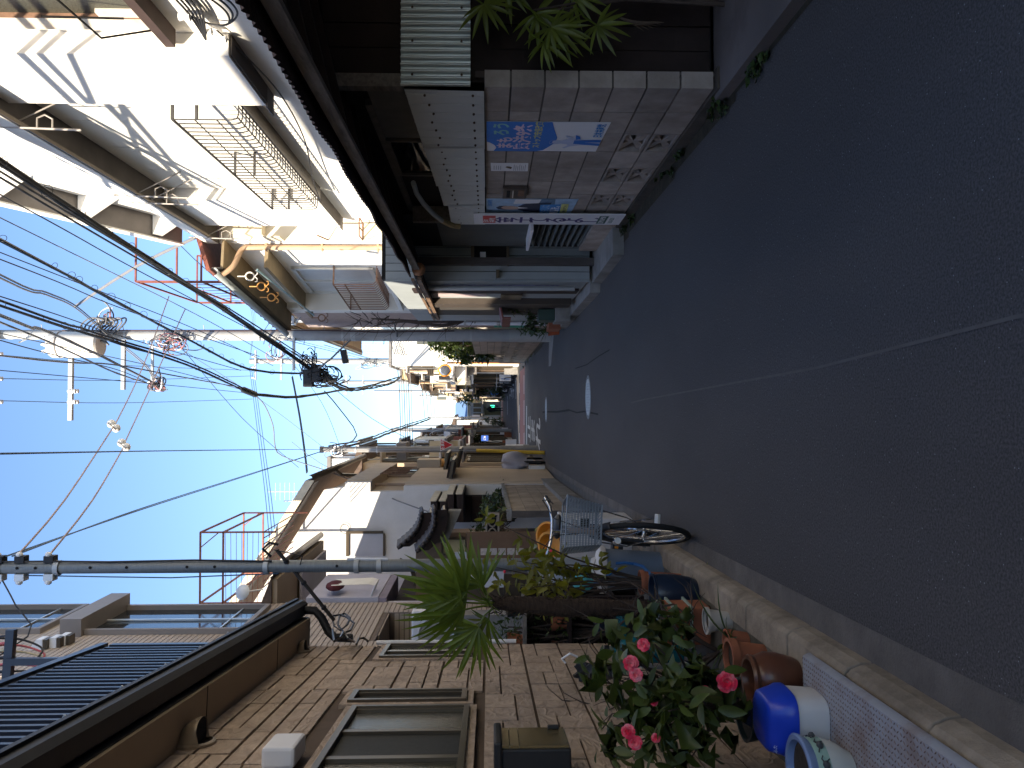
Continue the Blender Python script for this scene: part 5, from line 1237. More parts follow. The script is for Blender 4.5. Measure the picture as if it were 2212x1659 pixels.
# street lamp on its arm
lm = thing('street_lamp', 'small dark street lamp on a slanting arm of the concrete pole', 'street lamp', P(740, 765, RY))
M().tube([(RX - .1, RY - .05, zR(760)), P(715, 775, RY - .3), P(688, 795, RY - .4)], .022, 8).build('arm', m_gal, lm, smooth=True)
a = P(735, 752, RY - .35); M().obox(a + V((-.05, -.06, 0)), V((.02, 0, -.13)), (0, .13, 0), V((.0, 0, .0)) + V((-.30, 0, -.06))).build('lamp_head', m_black, lm, bevel=.01)
M().obox(a + V((-.07, -.05, -.09)), V((.02, 0, -.05)), (0, .11, 0), V((-.24, 0, -.05))).build('lens', m_frost, lm)
# short branch holder low on the pole
M().tube([P(858, 728, RY - .15), P(852, 700, RY - .3), P(842, 690, RY - .3)], .02, 6).build('branch_bracket', m_gcable, rp)

# stop sign pole, sign and guy guard on the left corner
SX, SY = -1.335, 23.0
sp_ = thing('utility_pole', 'slim grey corner pole that carries the red stop sign', 'pole', (SX, SY, 0))
pole_common(sp_, SX, SY, .098, .08, 6.15, mat('grey_pole', (.22, .215, .21), .8, .1, 9)); M().tube([(SX, SY, 0), (SX, SY, 1.1)], .105, 16).build('sleeve', m_conc, sp_, smooth=True)
M().box(SX - .09, SX + .09, SY - .09, SY + .09, 6.15, 6.24).build('cap', m_black, sp_)
for z_ in (5.9, 5.6, 5.2, 4.6): band(sp_, SX, SY, .088, z_)
tangle(sp_, V((SX, SY - .1, 5.75)), 14, .12, .2, [m_gcable, m_sheet, m_cable], .010, .1, 12)
sg = thing('stop_sign', 'small red triangular stop sign on the slim corner pole', 'sign', (SX, SY - .15, 2.7))
pA_, pB_, pC_ = P(951, 947, SY - .14), P(951, 975, SY - .14), P(980, 961, SY - .14)
M().prism([pA_, pB_, pC_], (0, .012, 0)).build('rim', m_sheet, sg)
cc = (pA_ + pB_ + pC_) / 3; sc = lambda p: cc + (p - cc) * .88 + V((0, -.004, 0))
M().prism([sc(pA_), sc(pB_), sc(pC_)], (0, .003, 0)).build('red_face', mat('sign_red', (.55, .02, .03), .45, .03), sg)
text('止まれ', m_sheet, V((cc.x, SY - .150, cc.z + .02)), (1, 0, 0), (0, 0, 1), .105, sg, bold=.03, align='CENTER')
gg = thing('guy_guard', 'yellow plastic guard over a guy wire beside the slim corner pole', 'guard', P(1177, 978, 20.2))
g0 = PZ(1177, 978); g1 = P(1030, 973, 20.9)
M().tube([g0, g1], .047, 12).build('guard', mat('yellow_plastic', (.62, .36, .02), .5, .08, 5), gg, smooth=True); M().tube([g1, (SX + .02, SY - .1, 5.6)], .006, 5).build('guy_wire', m_gal, gg)

# ================================================================== WIRES
def wire(pts, r, lab, m=None, strands=1, coils=0, coil_r=.06, name='overhead_cable', cat='cable', group=None, jit=.0):
    t = thing(name, lab, cat, pts[0], group)
    # smooth through the given points
    P3 = [V(p) for p in pts]; out = []
    for j in range(len(P3) - 1):
        a0, a1, a2, a3 = P3[max(0, j - 1)], P3[j], P3[j + 1], P3[min(len(P3) - 1, j + 2)]
        n = max(3, int((a2 - a1).length / .5))
        for k in range(n):
            u = k / n
            out.append(a1 + (a2 - a0) * (.5 * u) + (a0 * 2 - a1 * 5 + a2 * 4 - a3) * (.5 * u * u) + (a1 * 3 - a0 - a2 * 3 + a3) * (.5 * u ** 3))
    out.append(P3[-1])
    rr = random.Random(len(lab))
    for s in range(strands):
        off = V((rr.uniform(-1, 1), 0, rr.uniform(-1, 1))) * (r * 2.2 if strands > 1 else 0)
        M().tube([p + off + V((rr.uniform(-jit, jit), 0, rr.uniform(-jit, jit))) for p in out], r, 6).build('strand', m or m_cable, t, smooth=True)
    if coils:
        b = M(); L_ = 0; nxt = .2
        for a, c in zip(out, out[1:]):
            L_ += (c - a).length
            if L_ > nxt:
                d = (c - a).normalized(); b.torus(c + V((0, 0, -coil_r * .55)), d + V((rr.uniform(-.4, .4), 0, rr.uniform(-.4, .4))), coil_r * rr.uniform(.7, 1.1), .0035, 12, 4); nxt += coils * rr.uniform(.7, 1.3)
        kind(b.build('lashing_coils', m_cable, t, smooth=True), 'stuff')
    return t
def ext(a, b, Y):            # prolong the line from b through a to the depth Y
    a, b = V(a), V(b); return a + (a - b) * ((Y - a.y) / (a.y - b.y))
a, b = P(0, 350, 7.6), P(675, 800, 18.2); wire([ext(a, b, -1), a, (a + b) / 2 + V((0, 0, -.05)), b], .016, 'thick lashed cable bundle that crosses the sky to the concrete pole, the heaviest one', strands=6, coils=.2, coil_r=.06, jit=.006)
a, b = P(0, 375, 7.6), P(690, 795, 18.2); wire([ext(a, b, -1), a, (a + b) / 2 + V((0, 0, -.08)), b], .012, 'thin pair hanging just under the heaviest lashed bundle', strands=2)
a, b = P(0, 515, 8.4), P(540, 797, 17.0); wire([ext(a, b, -1), a, P(200, 622, 10.8), P(400, 728, 14), b, P(660, 806, 18.4)], .014, 'second lashed cable bundle, running between the heaviest one and the transformer', strands=3, coils=.24, coil_r=.05, jit=.006)
a, b = P(0, 657, 9.2), P(525, 842, 19); wire([ext(a, b, -1), a, P(200, 722, 12), P(400, 785, 15.5), b], .016, 'third cable bundle passing in front of the transformer tank to the black splice', strands=3, coils=.28, coil_r=.045, jit=.006)
a, b = P(0, 682, 9.5), P(342, 832, 18.1); wire([ext(a, b, -1), a, P(90, 712, 11), P(220, 770, 14), b], .014, 'grey twisted service wire ending in the lower tangle of the pole', m_gcable, strands=2, jit=.004)
a, b = P(0, 700, 9.5), P(338, 836, 18.1); wire([ext(a, b, -1), a, P(110, 745, 11), P(250, 808, 15), b], .013, 'lower grey service wire ending in the tangle of the pole', m_gcable, strands=2, jit=.004)
a, b = P(0, 768, 10), P(525, 838, 19); wire([ext(a, b, -1), a, P(240, 787, 13.5), P(380, 812, 16), b], .012, 'flat running grey wire just above the black splice', m_gcable)
a, b = P(0, 598, 9.6), P(235, 725, 17.9); wire([ext(a, b, -1), a, P(100, 635, 12), P(165, 665, 15), b, P(310, 785, 18), P(335, 825, 18)], .013, 'loose drooping wire that passes beside the transformer leads', m_gcable, strands=2)
spb = thing('cable_splice', 'long black cable splice sleeve hanging in mid sky', 'cable splice', P(535, 845, 19)); M().tube([P(521, 840, 18.9), P(526, 842, 19), P(551, 852, 19.6), P(556, 854, 19.7)], [.03, .075, .075, .03], 12).build('sleeve', m_black, spb, smooth=True)
wire([P(554, 853, 19.6), P(640, 858, 22), P(745, 842, 27), P(800, 833, 31), P(860, 815, 37)], .024, 'cable bundle running on from the black splice down the street', strands=3, jit=.012)
wire([P(690, 806, 18.4), P(745, 838, 21), P(800, 836, 26), P(846, 826, 33), P(865, 812, 37.5)], .024, 'twisted bundle leaving the black boxes on the pole for the far pole', strands=3, jit=.015)
for i, (y0, y1) in enumerate(((818, 812), (866, 862), (768, 800))):
    wire([P(12, y0, RY - .2), P(280, (y0 + y1) / 2 + 6, 25), P(545, y1, 38)], .010, ('middle', 'lowest', 'uppermost')[i] + ' of three high voltage lines from the top crossarm to the far pole', m_bcable, group='high voltage lines')
    wire([P(12, y0, RY - .25), ext(P(12, y0, RY - .25), P(545, y1, 38), 2)], .010, 'high voltage line from the top crossarm out over the camera, ' + ('middle', 'lowest', 'uppermost')[i] + ' one', m_bcable)
e1 = P(365, 640, 13.5); e2 = P(400, 668, 14)
w1 = wire([(PLX + .115, PLY - .02, 5.36), P(140, 1080, 7.9), P(245, 922, 10.2)], .009, 'guy wire from the thin pole to the first white egg insulator', mat('rusty_wire', (.42, .33, .30), .6)); wire([P(249, 916, 10.3), P(286, 843, 11.6), P(321, 761, 12.5), e1], .009, 'guy wire beyond the first white egg insulator towards the lashed bundle', MATS['rusty_wire'])
w1 = wire([(PLX + .115, PLY - .02, 5.10), P(200, 1080, 8.2), P(266, 968, 10.2)], .009, 'guy wire from the thin pole to the second white egg insulator', MATS['rusty_wire']); wire([P(270, 955, 10.4), P(322, 843, 12), P(387, 696, 13.6), e2], .009, 'guy wire beyond the second white egg insulator towards the lashed bundle', MATS['rusty_wire'])
for i, (dx, dy, Y) in enumerate(((246, 920, 10.25), (268, 961, 10.3))):
    eg = thing('guy_insulator', ('upper' if i == 0 else 'lower') + ' white egg shaped guy insulator hanging in the blue sky', 'insulator', P(dx, dy, Y)); c = P(dx, dy, Y)
    M().ball(c + V((.028, 0, .03)), .055, .06, .05, 12, 8).build('half', m_porc, eg, smooth=True); M().ball(c + V((-.028, 0, -.03)), .055, .06, .05, 12, 8).build('half', m_porc, eg, smooth=True)
    M().tube([c + V((.04, -.06, .06)), c + V((0, -.065, 0)), c + V((-.05, -.06, -.05))], .008, 5).build('binding', m_gcable, eg)
for i in range(2): wire([(PLX + .1, PLY, 5.42 + .05 * i), P(300 + 8 * i, 1100, 11), P(520 + 6 * i, 1030, 17), (SX, SY - .1, 6.05 - .03 * i)], .008, ('upper' if i else 'lower') + ' of two blue grey wires from the thin pole to the corner pole', m_bcable)
wire([P(0, 980, 5), P(350, 974, 10), P(600, 971, 17), (SX, SY, 6.2)], .007, 'single thin wire straight overhead ending at the corner pole', m_bcable)
a = P(545, 800, 38)
for i in range(3):
    wire([P(540 + 4 * i, 800, 38), P(556 + 5 * i, 930, 31), P(572 + 6 * i, 1060, 26), P(582 + 7 * i, 1165, 22)], .011, ('first', 'second', 'third')[i] + ' of three parallel wires spanning from the far pole over the gable', m_bcable, group='parallel wires over the street')
wire([P(632, 815, 30), P(648, 900, 28), P(660, 985, 26), P(664, 1022, 25)], .022, 'black corrugated cable crossing high from the pole side to the gable house', strands=2)
wire([P(553, 855, 19.6), P(572, 876, 20), P(590, 920, 20.5), P(594, 962, 20.8), P(610, 985, 20.5), P(700, 1015, 19), P(780, 1046, 17.5), P(860, 1082, 16), P(945, 1112, 15)], .014, 'pale service drop looping from the splice to the white gable', m_gcable)
wire([(SX + .05, SY, 5.95), P(790, 952, 27), P(850, 930, 33), P(905, 912, 42), P(930, 903, 50)], .025, 'twisted bundle from the corner pole down the street', strands=3, jit=.015)
for i in range(6):
    dx = 858 + 5 * i
    wire([P(dx - 30, 690 + 4 * i, 36), P(dx, 790, 38), P(dx + 6, 880, 38), P(dx + 8, 958, 38)], .016, ('top', 'second', 'third', 'fourth', 'fifth', 'lowest')[i] + ' of the cables that cross the street at the far junction', m_gcable if i % 2 else m_cable, group='cables across the junction')
wire([P(450, 530, 14), P(520, 560, 16), P(640, 690, 18.2)], .007, 'thin black wire from the cream house gutter to the concrete pole', m_cable); wire([P(700, 430, 12), P(655, 590, 15.5), P(615, 660, 17), P(585, 712, 18.2)], .009, 'service wire dropping past the orange rings to the cream wall', m_gcable); wire([P(735, 575, 15), P(690, 625, 16.5), P(640, 700, 18.2)], .009, 'short wire from the rusty guard to the concrete pole', m_gcable)
wire([P(350, 485, 13.5), P(420, 560, 15), P(560, 680, 18)], .009, 'beaded wire running from the red deck to the concrete pole', m_bcable)
wire([P(165, 663, 15), P(300, 575, 14), P(445, 505, 13)], .018, 'pale service pipe wire climbing from the transformer to the cream house eave', m_gcable, strands=2)
wire([P(630, 955, 23), P(690, 1000, 22), P(810, 1060, 18), P(850, 1100, 16.3)], .008, 'thin slack pair dropping to the stained gable wall', m_gcable, strands=2)
wire([L(1.2, 5.1, -.1), P(60, 1375, 6.4), P(35, 1310, 6.6), (PLX - .1, PLY, 5.5)], .006, 'thin wire from the balcony mast to the thin pole', m_cable)
for i in range(3): wire([P(520 + 5 * i, 600, 22), P(545 + 3 * i, 690, 30), P(540, 775, 38)], .008, ('left strand', 'centre strand', 'outer strand')[i] + ' of the wires behind the red deck', m_bcable)
wire([P(700, 845, 19), P(730, 880, 20), P(770, 940, 21.5), P(735, 965, 22.8)], .014, 'slack black drop hanging from the splice boxes to the corner pole', m_cable, strands=2)

# finer lines that fan out from the concrete pole
fan_lines = [((0, 420, 7.8), (300, 590, 11.5), (655, 772, 18), 'thin line just below the heaviest bundle at the frame edge'), ((0, 560, 8.8), (260, 668, 13), (560, 770, 18), 'thin line between the second bundle and the drooping wire'),
             ((0, 640, 9.2), (250, 725, 14), (520, 800, 18), 'thin dark line crossing above the transformer tank'), ((0, 735, 10), (250, 800, 14.5), (338, 838, 18), 'thin dark line sinking to the lower tangle from the frame edge'),
             ((385, 742, 18.2), (520, 905, 21), (645, 1010, 22), 'long thin line slanting from the upper tangle to the gable roof'), ((690, 812, 18.4), (800, 905, 22), (905, 960, 24), 'thin black drop from the splice boxes towards the stop sign'),
             ((560, 730, 18.2), (600, 660, 17.3), (640, 600, 16.5), 'thin drop line from the concrete pole to the cream eave'), ((860, 722, 18.2), (815, 690, 17.5), (770, 655, 17), 'thin drop line low on the pole to the stucco wall'),
             ((620, 735, 18.2), (760, 770, 26), (850, 790, 36), 'thin upper line from the concrete pole to the far pole'), ((700, 745, 18.2), (800, 775, 26), (880, 790, 36), 'thin lower line from the concrete pole to the far pole')]
for a, b_, c_, lab in fan_lines:
    pts = [P(*a), P(*b_) - V((0, 0, .06)), P(*c_)]
    if a[0] == 0: pts = [ext(pts[0], pts[2], -1)] + pts
    wire(pts, .0075, lab, m_cable)
for i in range(5):
    wire([P(900 + 9 * i, 790 + 4 * i, 40 + 6 * i), P(912 + 8 * i, 845, 46 + 6 * i), P(918 + 7 * i, 905 - 3 * i, 45 + 6 * i)], .016, ('closest', 'second', 'third', 'fourth', 'furthest off')[i] + ' of the small cross cables far down the street', m_cable, group='far cross cables')

for i, (a, b_, lab) in enumerate((((0, 470, 8.2), (600, 778, 18), 'faint slack line sagging under the second lashed bundle'), ((0, 545, 8.6), (590, 790, 18), 'faint line close above the second lashed bundle'), ((0, 720, 9.8), (525, 843, 19), 'faint grey line beside the splice bundle'), ((0, 800, 10.5), (545, 850, 20), 'faint line under the flat running grey wire'), ((360, 735, 18.2), (700, 968, 22.9), 'thin line from the upper tangle to the corner pole top'), ((600, 745, 18.2), (735, 966, 22.9), 'thin taut line from the pole middle to the corner pole top'), ((640, 735, 18.2), (865, 795, 36), 'slack line along the sunny row from the concrete pole'))):
    p0, p1 = P(*a), P(*b_); md_ = (p0 + p1) / 2 - V((0, 0, .12 + .05 * (i % 3)))
    wire(([ext(p0, md_, -1)] if a[0] == 0 else []) + [p0, md_, p1], .006, lab, m_cable if i % 2 else m_gcable)
# ================================================================== FAR STREET
def fhouse(side, x, y0, y1, h, wall, lab, roof='gable', wins=2, floors=2, glass=None, frame=None, balcony=False, depth=9, rmat=None, ac=False, setback=0):
    fr = frame or m_bronze; gl = glass or m_glass; s = side
    t = thing('house', lab, 'house', (x, (y0 + y1) / 2, 0), 'houses along the far street')
    X = lambda o: x - s * o               # o = metres in front of the facade
    def bx(o0, o1, a, b, c, d): return M().box(min(X(o0), X(o1)), max(X(o0), X(o1)), a, b, c, d)
    bx(-depth, 0, y0, y1, 0, h).build('wall', wall, t)
    rm = rmat or MATS['brown_tile_roof']
    if roof == 'gable':
        M().prism([(X(.45), y0 - .2, h), (X(-depth / 2), y0 - .2, h + depth * .2), (X(-depth - .3), y0 - .2, h), (X(-depth - .3), y0 - .2, h - .12), (X(.45), y0 - .2, h - .12)], (0, y1 - y0 + .4, 0)).build('roof', rm, t)
        bx(.46, .55, y0 - .2, y1 + .2, h - .12, h - .03).build('gutter', m_bronze, t)
    elif roof == 'front':
        M().prism([(X(.4), y0 - .25, h), (X(.4), (y0 + y1) / 2, h + (y1 - y0) * .28), (X(.4), y1 + .25, h), (X(.4), y1 + .25, h - .12), (X(.4), (y0 + y1) / 2, h + (y1 - y0) * .28 - .14), (X(.4), y0 - .25, h - .12)], (s * (depth), 0, 0)).build('roof', rm, t)
    else:
        bx(-depth, .08, y0 - .05, y1 + .05, h, h + .12).build('parapet', m_soffit, t)
    fh = (h - .2) / floors
    for f in range(floors):
        for k in range(wins):
            w = (y1 - y0) / wins; a = y0 + w * k + w * .22; b = y0 + w * (k + 1) - w * .22
            c, d = fh * f + fh * (.42 if f else .12), fh * f + fh * .80
            q_ = bx(-.02, .012, a, b, c, d).build('window', gl if f or k % 2 else m_dwood, t)
            for (p, r_, u, v) in ((a - .05, b + .05, d, d + .06), (a - .05, b + .05, c - .06, c), (a - .05, a, c, d), (b, b + .05, c, d), ((a + b) / 2 - .02, (a + b) / 2 + .02, c, d)): bx(0, .06, p, r_, u, v).build('frame', fr, q_)
            if f == 0: bx(0, .7, a - .15, b + .15, d + .15, d + .22).build('canopy', m_soffit, t)
            elif k % 2 == 0: bx(0, .32, a - .1, b + .1, d + .07, d + .12).build('window_hood', wall, t)
    if balcony:
        bx(0, .7, y0 + .3, y1 - .3, fh + .15, fh + .23).build('balcony_floor', m_soffit, t)
        for k in range(int((y1 - y0 - .6) / .25)): bx(.66, .69, y0 + .3 + .25 * k, y0 + .34 + .25 * k, fh + .23, fh + 1.1).build('baluster', m_alu, t)
        bx(.64, .71, y0 + .3, y1 - .3, fh + 1.1, fh + 1.15).build('handrail', m_alu, t)
    if ac: bx(.05, .4, y0 + .4, y0 + 1.1, .25, .85).build('air_conditioner', m_sheet, t)
    M().tube([(X(.12), y1 - .2, h - .2), (X(.12), y1 - .2, .2)], .05, 6).build('rain_pipe', m_copper if s > 0 else m_bronze, t)
    hr = random.Random(int(y0 * 10))
    for k in range(3):      # the clutter of a lived-in front
        ya = hr.uniform(y0 + .3, y1 - 1.4); zz = hr.uniform(2.0, h - 1.0)
        bx(.0, hr.uniform(.25, .6), ya, ya + hr.uniform(.3, 1.2), zz, zz + hr.uniform(.06, .5)).build(hr.choice(('box_shelf', 'hood', 'air_conditioner', 'bay')), hr.choice((wall, m_soffit, m_sheet, m_bronze)), t)
    for k in range(2): M().tube([(X(.08), hr.uniform(y0, y1), h - .2)] * 1 + [(X(.08), hr.uniform(y0, y1), 2.2)], .02, 5).build('wall_pipe', hr.choice((m_rust, m_bronze, m_gal)), t)
    ax_, ay_ = X(-1.2), hr.uniform(y0 + .5, y1 - .5)
    M().tube([(ax_, ay_, h), (ax_, ay_, h + 2.4)], .02, 5).build('antenna_mast', m_gal, t)
    for k in range(5): M().tube([(ax_ - .3, ay_ + .0, h + 1.5 + .16 * k), (ax_ + .3, ay_ + .0, h + 1.5 + .16 * k)], .01, 4).build('antenna_rod', m_gal, t)
    yb_ = hr.uniform(y0 + .6, y1 - .6); bx(.0, .55, yb_, yb_ + .06, 2.4, 3.3).build('side_board', hr.choice((m_sheet, m_yel2, m_redsteel, m_cream)), t)
    bx(.05, .35, yb_ + .5, yb_ + .95, 0, hr.uniform(.3, .7)).build('doorstep_box', hr.choice((m_conc, m_wpl_, m_terra, m_bin_)), t)
    # end wall towards the camera: one small window
    e = M().box(min(X(-1.0), X(-2.2)), max(X(-1.0), X(-2.2)), y0 - .03, y0 + .01, fh + 1.0, fh + 1.9).build('window', gl, t)
    return t
m_yel2 = mat('yellow_render', (.66, .52, .26), .9, .06, 3); m_gry = mat('grey_render', (.40, .40, .41), .9, .06, 3); m_brn = mat('brown_boards_wall', (.22, .155, .115), .8, .15, 4)
m_brick = mat('brown_tile_wall', (.33, .24, .18), .85, .12, 9); m_grn2 = mat('grey_green_wall', (.34, .37, .33), .9, .06); m_blr = mat('blue_roof', (.12, .2, .33), .6, .08); m_tanw = mat('tan_render', (.44, .36, .28), .9, .08, 3, dirt=(.3, .24, .18), damt=.4)
m_wpl_ = m_sheet; m_bin_ = mat('dull_blue', (.10, .14, .22), .6)
# left side before and after the junction
fhouse(-1, -1.76, 23.4, 26.2, 5.2, m_tanw, 'tan rendered house just behind the slim corner pole', 'gable', 2, 2, balcony=True)
fhouse(-1, -1.84, 26.4, 29.6, 6.6, m_cream2, 'pale corner house at the red crossing with a flat top', 'flat', 1, 2, ac=True, depth=13)
fhouse(-1, -2.25, 37.4, 41.5, 5.6, m_grn2, 'grey green house on the far corner of the red crossing', 'gable', 2, 2)
fhouse(-1, -2.45, 41.7, 46, 8.2, m_gry, 'tall grey house rising over its neighbours past the crossing', 'gable', 2, 3, rmat=m_gry)
fhouse(-1, -2.2, 46.2, 51, 5.8, m_white, 'white house with balcony past the tall grey one', 'flat', 2, 2, balcony=True)
fhouse(-1, -2.3, 51.2, 57, 5.6, m_brn, 'brown boarded house mid way down the street', 'gable', 2, 2)
fhouse(-1, -2.2, 57.2, 63, 6.2, m_white, 'white house with hoods further down the shaded row', 'flat', 2, 2)
fhouse(-1, -2.4, 63.2, 71, 5.6, m_tanw, 'tan house among the last of the shaded row', 'gable', 3, 2)
fhouse(-1, -2.5, 71.2, 84, 5.9, m_gry, 'grey last house of the shaded row', 'flat', 3, 2)
# right side
fhouse(1, 1.75, 37.6, 41.6, 6.0, m_cream2, 'sunlit cream corner house behind the round traffic mirror', 'flat', 2, 2, glass=m_frost, balcony=True)
fhouse(1, 1.55, 41.8, 46.5, 5.6, m_white, 'sunlit white house two doors past the traffic mirror', 'gable', 2, 2, ac=True)
fhouse(1, 1.4, 46.7, 52, 6.5, m_yel2, 'sunlit yellow house on the bright side of the street', 'flat', 2, 2, balcony=True)
fhouse(1, 1.35, 52.2, 57.6, 5.8, m_cream, 'sunlit cream gabled house past the yellow one', 'gable', 2, 2)
fhouse(1, 1.2, 58.2, 65, 6.3, m_brick, 'brown tiled house on the bright side', 'flat', 2, 2)
fhouse(1, 1.15, 65.2, 74, 6.2, m_white, 'long white house near the end of the bright side', 'gable', 3, 2)
fhouse(1, .95, 74.2, 86, 6.0, m_yel2, 'yellow house ending the bright side of the row', 'flat', 3, 2)
# end of the street, where it bends away
eh = thing('house', 'white end house with a blue roof where the street bends', 'house', (-1.2, 100, 0))
M().box(-1.9, .15, 98, 104, 0, 4.0).build('wall', m_gry, eh); M().prism([(-2.1, 97.6, 4.0), (.35, 97.6, 4.0), (.0, 102, 5.6), (-1.8, 102, 5.6)], (0, .1, .1)).build('roof', m_blr, eh)
M().box(-1.5, -.4, 97.9, 98.0, 2.3, 3.6).build('window', mat('grey_panes', (.25, .28, .32), .4), eh); M().box(-1.5, -.6, 97.85, 97.98, 0, 1.95).build('dark_entrance', m_bronze, eh)
e2_ = thing('house', 'sunlit cream apartment block with many windows closing the street', 'house', (3, 112, 0))
M().box(-.2, 12, 110, 122, 0, 9).build('wall', m_cream, e2_)
for f in range(4):
    for k in range(5): M().box(.4 + 2.2 * k, 1.8 + 2.2 * k, 109.93, 110, 1.0 + 2.1 * f, 2.2 + 2.1 * f).build('window', m_frost, e2_)
fhouse(-1, -7, 110, 122, 8.5, m_white, 'white block far behind the blue roof', 'flat', 3, 3)
for k in range(3): M().box(-1.75 + .62 * k, -1.3 + .62 * k, 97.88, 97.95, 2.35, 3.3).build('window_frame', m_bronze, eh)
M().box(-1.9, .2, 97.2, 98, 2.05, 2.15).build('canopy', m_soffit, eh)
fhouse(-1, -1.9, 88, 96.5, 5.2, m_cream2, 'low pale house just before the bend', 'gable', 3, 2)
fhouse(1, .55, 89, 97, 5.0, m_tanw, 'low tan house across from the bend on the bright side', 'gable', 3, 2)
gs = thing('lit_sign', 'small lit green sign above the walking person', 'sign', P(1064, 880, 92)); c = P(1064, 880, 92); M().box(c.x - .26, c.x + .26, 91.9, 92, c.z - .22, c.z + .22).build('face', mat('green_light', (.05, .8, .45), .5, emit=1.6), gs); M().box(c.x - .06, c.x + .06, 92, 92.1, 0, c.z - .3).build('post', m_gal, gs)

# far poles
def fpole(x, y, r, h, lab, lit=True, arms=True):
    t = thing('utility_pole', lab, 'pole', (x, y, 0), 'utility poles down the street')
    pole_common(t, x, y, r, r * .72, h, m_pole)
    if arms:
        for z_ in (h - .3, h - 1.5): M().box(x - .9, x + .5, y - .18, y - .10, z_ - .04, z_ + .04).build('crossarm', m_gal, t)
        for k in range(3): M().lathe([(0, 0), (.05, .01), (.04, .12), (0, .14)], (x - .8 + .5 * k, y - .14, h - .26), 8).build('insulator', m_porc, t)
    tangle(t, V((x - .1, y - .1, h * .55)), 10, .16, .5, [m_gcable, m_cable, m_sheet], .016, .2, int(y))
    for k in range(8): M().tube([(x - .1, y - .1, 2.5 + .7 * k), (x - .28, y - .12, 2.5 + .7 * k)], .01, 4).build('step_bolt', m_gal, t)
    return t
fpole(1.98, 38, .16, 12.7, 'sunlit concrete pole on the far side of the red crossing')
fpole(1.50, 58.0, .17, 12, 'concrete pole standing further along the sunlit row'); fpole(1.05, 74, .17, 12, 'last concrete pole along the sunlit row', arms=False)
fpole(-1.75, 50, .10, 7.5, 'slim grey pole just past the crossing on the shaded side', arms=False); fpole(-1.6, 86, .12, 8, 'last slim pole on the shaded side', arms=False); fpole(.75, 84, .14, 9, 'pole near the bend on the bright side'); fpole(-2.05, 62, .12, 9, 'dark pole with cable loops along the shaded row', arms=False); fpole(-2.15, 74, .13, 9, 'second dark pole along the shaded row', arms=False)
# round traffic mirror
mr = thing('traffic_mirror', 'round convex traffic mirror with an orange rim at the junction', 'traffic mirror', P(961, 800, 36)); c = P(961, 800, 36)
ax = V((-.45, -1, -.1)).normalized()
M().lathe([(0, .05), (.18, .04), (.26, .01)], c, 24, ax).build('mirror', mat('mirror_face', (.25, .26, .29), .12, metal=.8), mr, smooth=True); M().torus(c, ax, .27, .035, 26, 6).build('rim', mat('mirror_orange', (.75, .25, .02), .5), mr, smooth=True)
M().lathe([(.27, 0), (.24, -.1), (0, -.16)], c, 20, ax).build('back_shell', MATS['mirror_orange'], mr, smooth=True); M().tube([c - ax * .15, (c.x + .35, 36.2, c.z - .1), (c.x + .35, 36.2, 0)], .04, 8).build('post', MATS['mirror_orange'], mr)
# shrubs hanging over the long block wall, and far greenery
def leaf_mesh(name, m, L_=1.0, W_=.42, fold=.10, curve=.18, n=4):
    b = M(); 
    for i in range(n + 1):
        u = i / n; w = W_ * .5 * math.sin(math.pi * min(1, .06 + u * .94)) ** .8 * (1 - .25 * u); z_ = -curve * u * u
        b.v += [V((-w, u * L_, z_ + fold * w * 2)), V((0, u * L_, z_)), V((w, u * L_, z_ + fold * w * 2))]
    for i in range(n):
        k = 3 * i
        for j in range(2): b.f.append([k + j, k + j + 1, k + j + 4, k + j + 3]); b.mi.append(0)
    me = b.mesh(name, m, smooth='all'); return me
def leaf_mtx(p, d, up, s, w=1.0):
    d = V(d).normalized(); x_ = d.cross(V(up)); x_ = x_.normalized() if x_.length > 1e-4 else d.orthogonal().normalized(); z_ = x_.cross(d)
    mt = Matrix.Identity(4)
    for i in range(3): mt[i][0], mt[i][1], mt[i][2], mt[i][3] = x_[i] * s * w, d[i] * s, z_[i] * s, p[i]
    return mt
def bush_stuff(name, lab, cat, c, rx, ry, rz, n, lm, size, trunk=None, seed=1, clumps=9):
    rr = random.Random(seed); t = thing(name, lab, cat, (c[0], c[1], 0 if trunk else c[2]))
    cl = [V((rr.gauss(0, .5) * rx, rr.gauss(0, .5) * ry, rr.gauss(0, .5) * rz)) for _ in range(clumps)]
    b = M(); proto = leaf_mesh('tmp', lm)
    pv = [v.co.copy() for v in proto.vertices]; pf = [list(p.vertices) for p in proto.polygons]
    for i in range(n):
        k = rr.choice(cl); p = V(c) + k + V((rr.gauss(0, .22) * rx, rr.gauss(0, .22) * ry, rr.gauss(0, .22) * rz))
        mt = leaf_mtx(p, (rr.gauss(0, 1), rr.gauss(0, 1), rr.gauss(-.2, .7)), (rr.gauss(0, .4), rr.gauss(0, .4), 1), size * rr.uniform(.6, 1.2)); b.add([mt @ v for v in pv], pf)
    kind(b.build('foliage', lm, t, smooth='all'), 'stuff')
    tw = M()
    for k in cl: 
        e_ = V(c) + k; s_ = V((c[0], c[1], max(0, c[2] - rz * 1.6))) if not trunk else V((c[0], c[1], 0))
        tw.tube([s_, (s_ + e_) / 2 + V((rr.gauss(0, .1) * rx, rr.gauss(0, .1) * ry, .1 * rz)), e_], [.03 if trunk else .012, .018 if trunk else .008, .006], 5)
    kind(tw.build('stems', m_twig, t, smooth=True), 'stuff'); return t
m_dkleaf = leaf_mat('dark_shrub_leaf', (.035, .055, .012)); m_sunleaf = leaf_mat('sunny_leaf', (.13, .14, .012), trans=.35)
bush_stuff('shrub', 'dark shrub with sunlit yellow leaves spilling over the long block wall', 'shrub', (2.02, 26.5, 2.4), .42, 1.9, .72, 1700, m_dkleaf, .25, True, 5, 14)
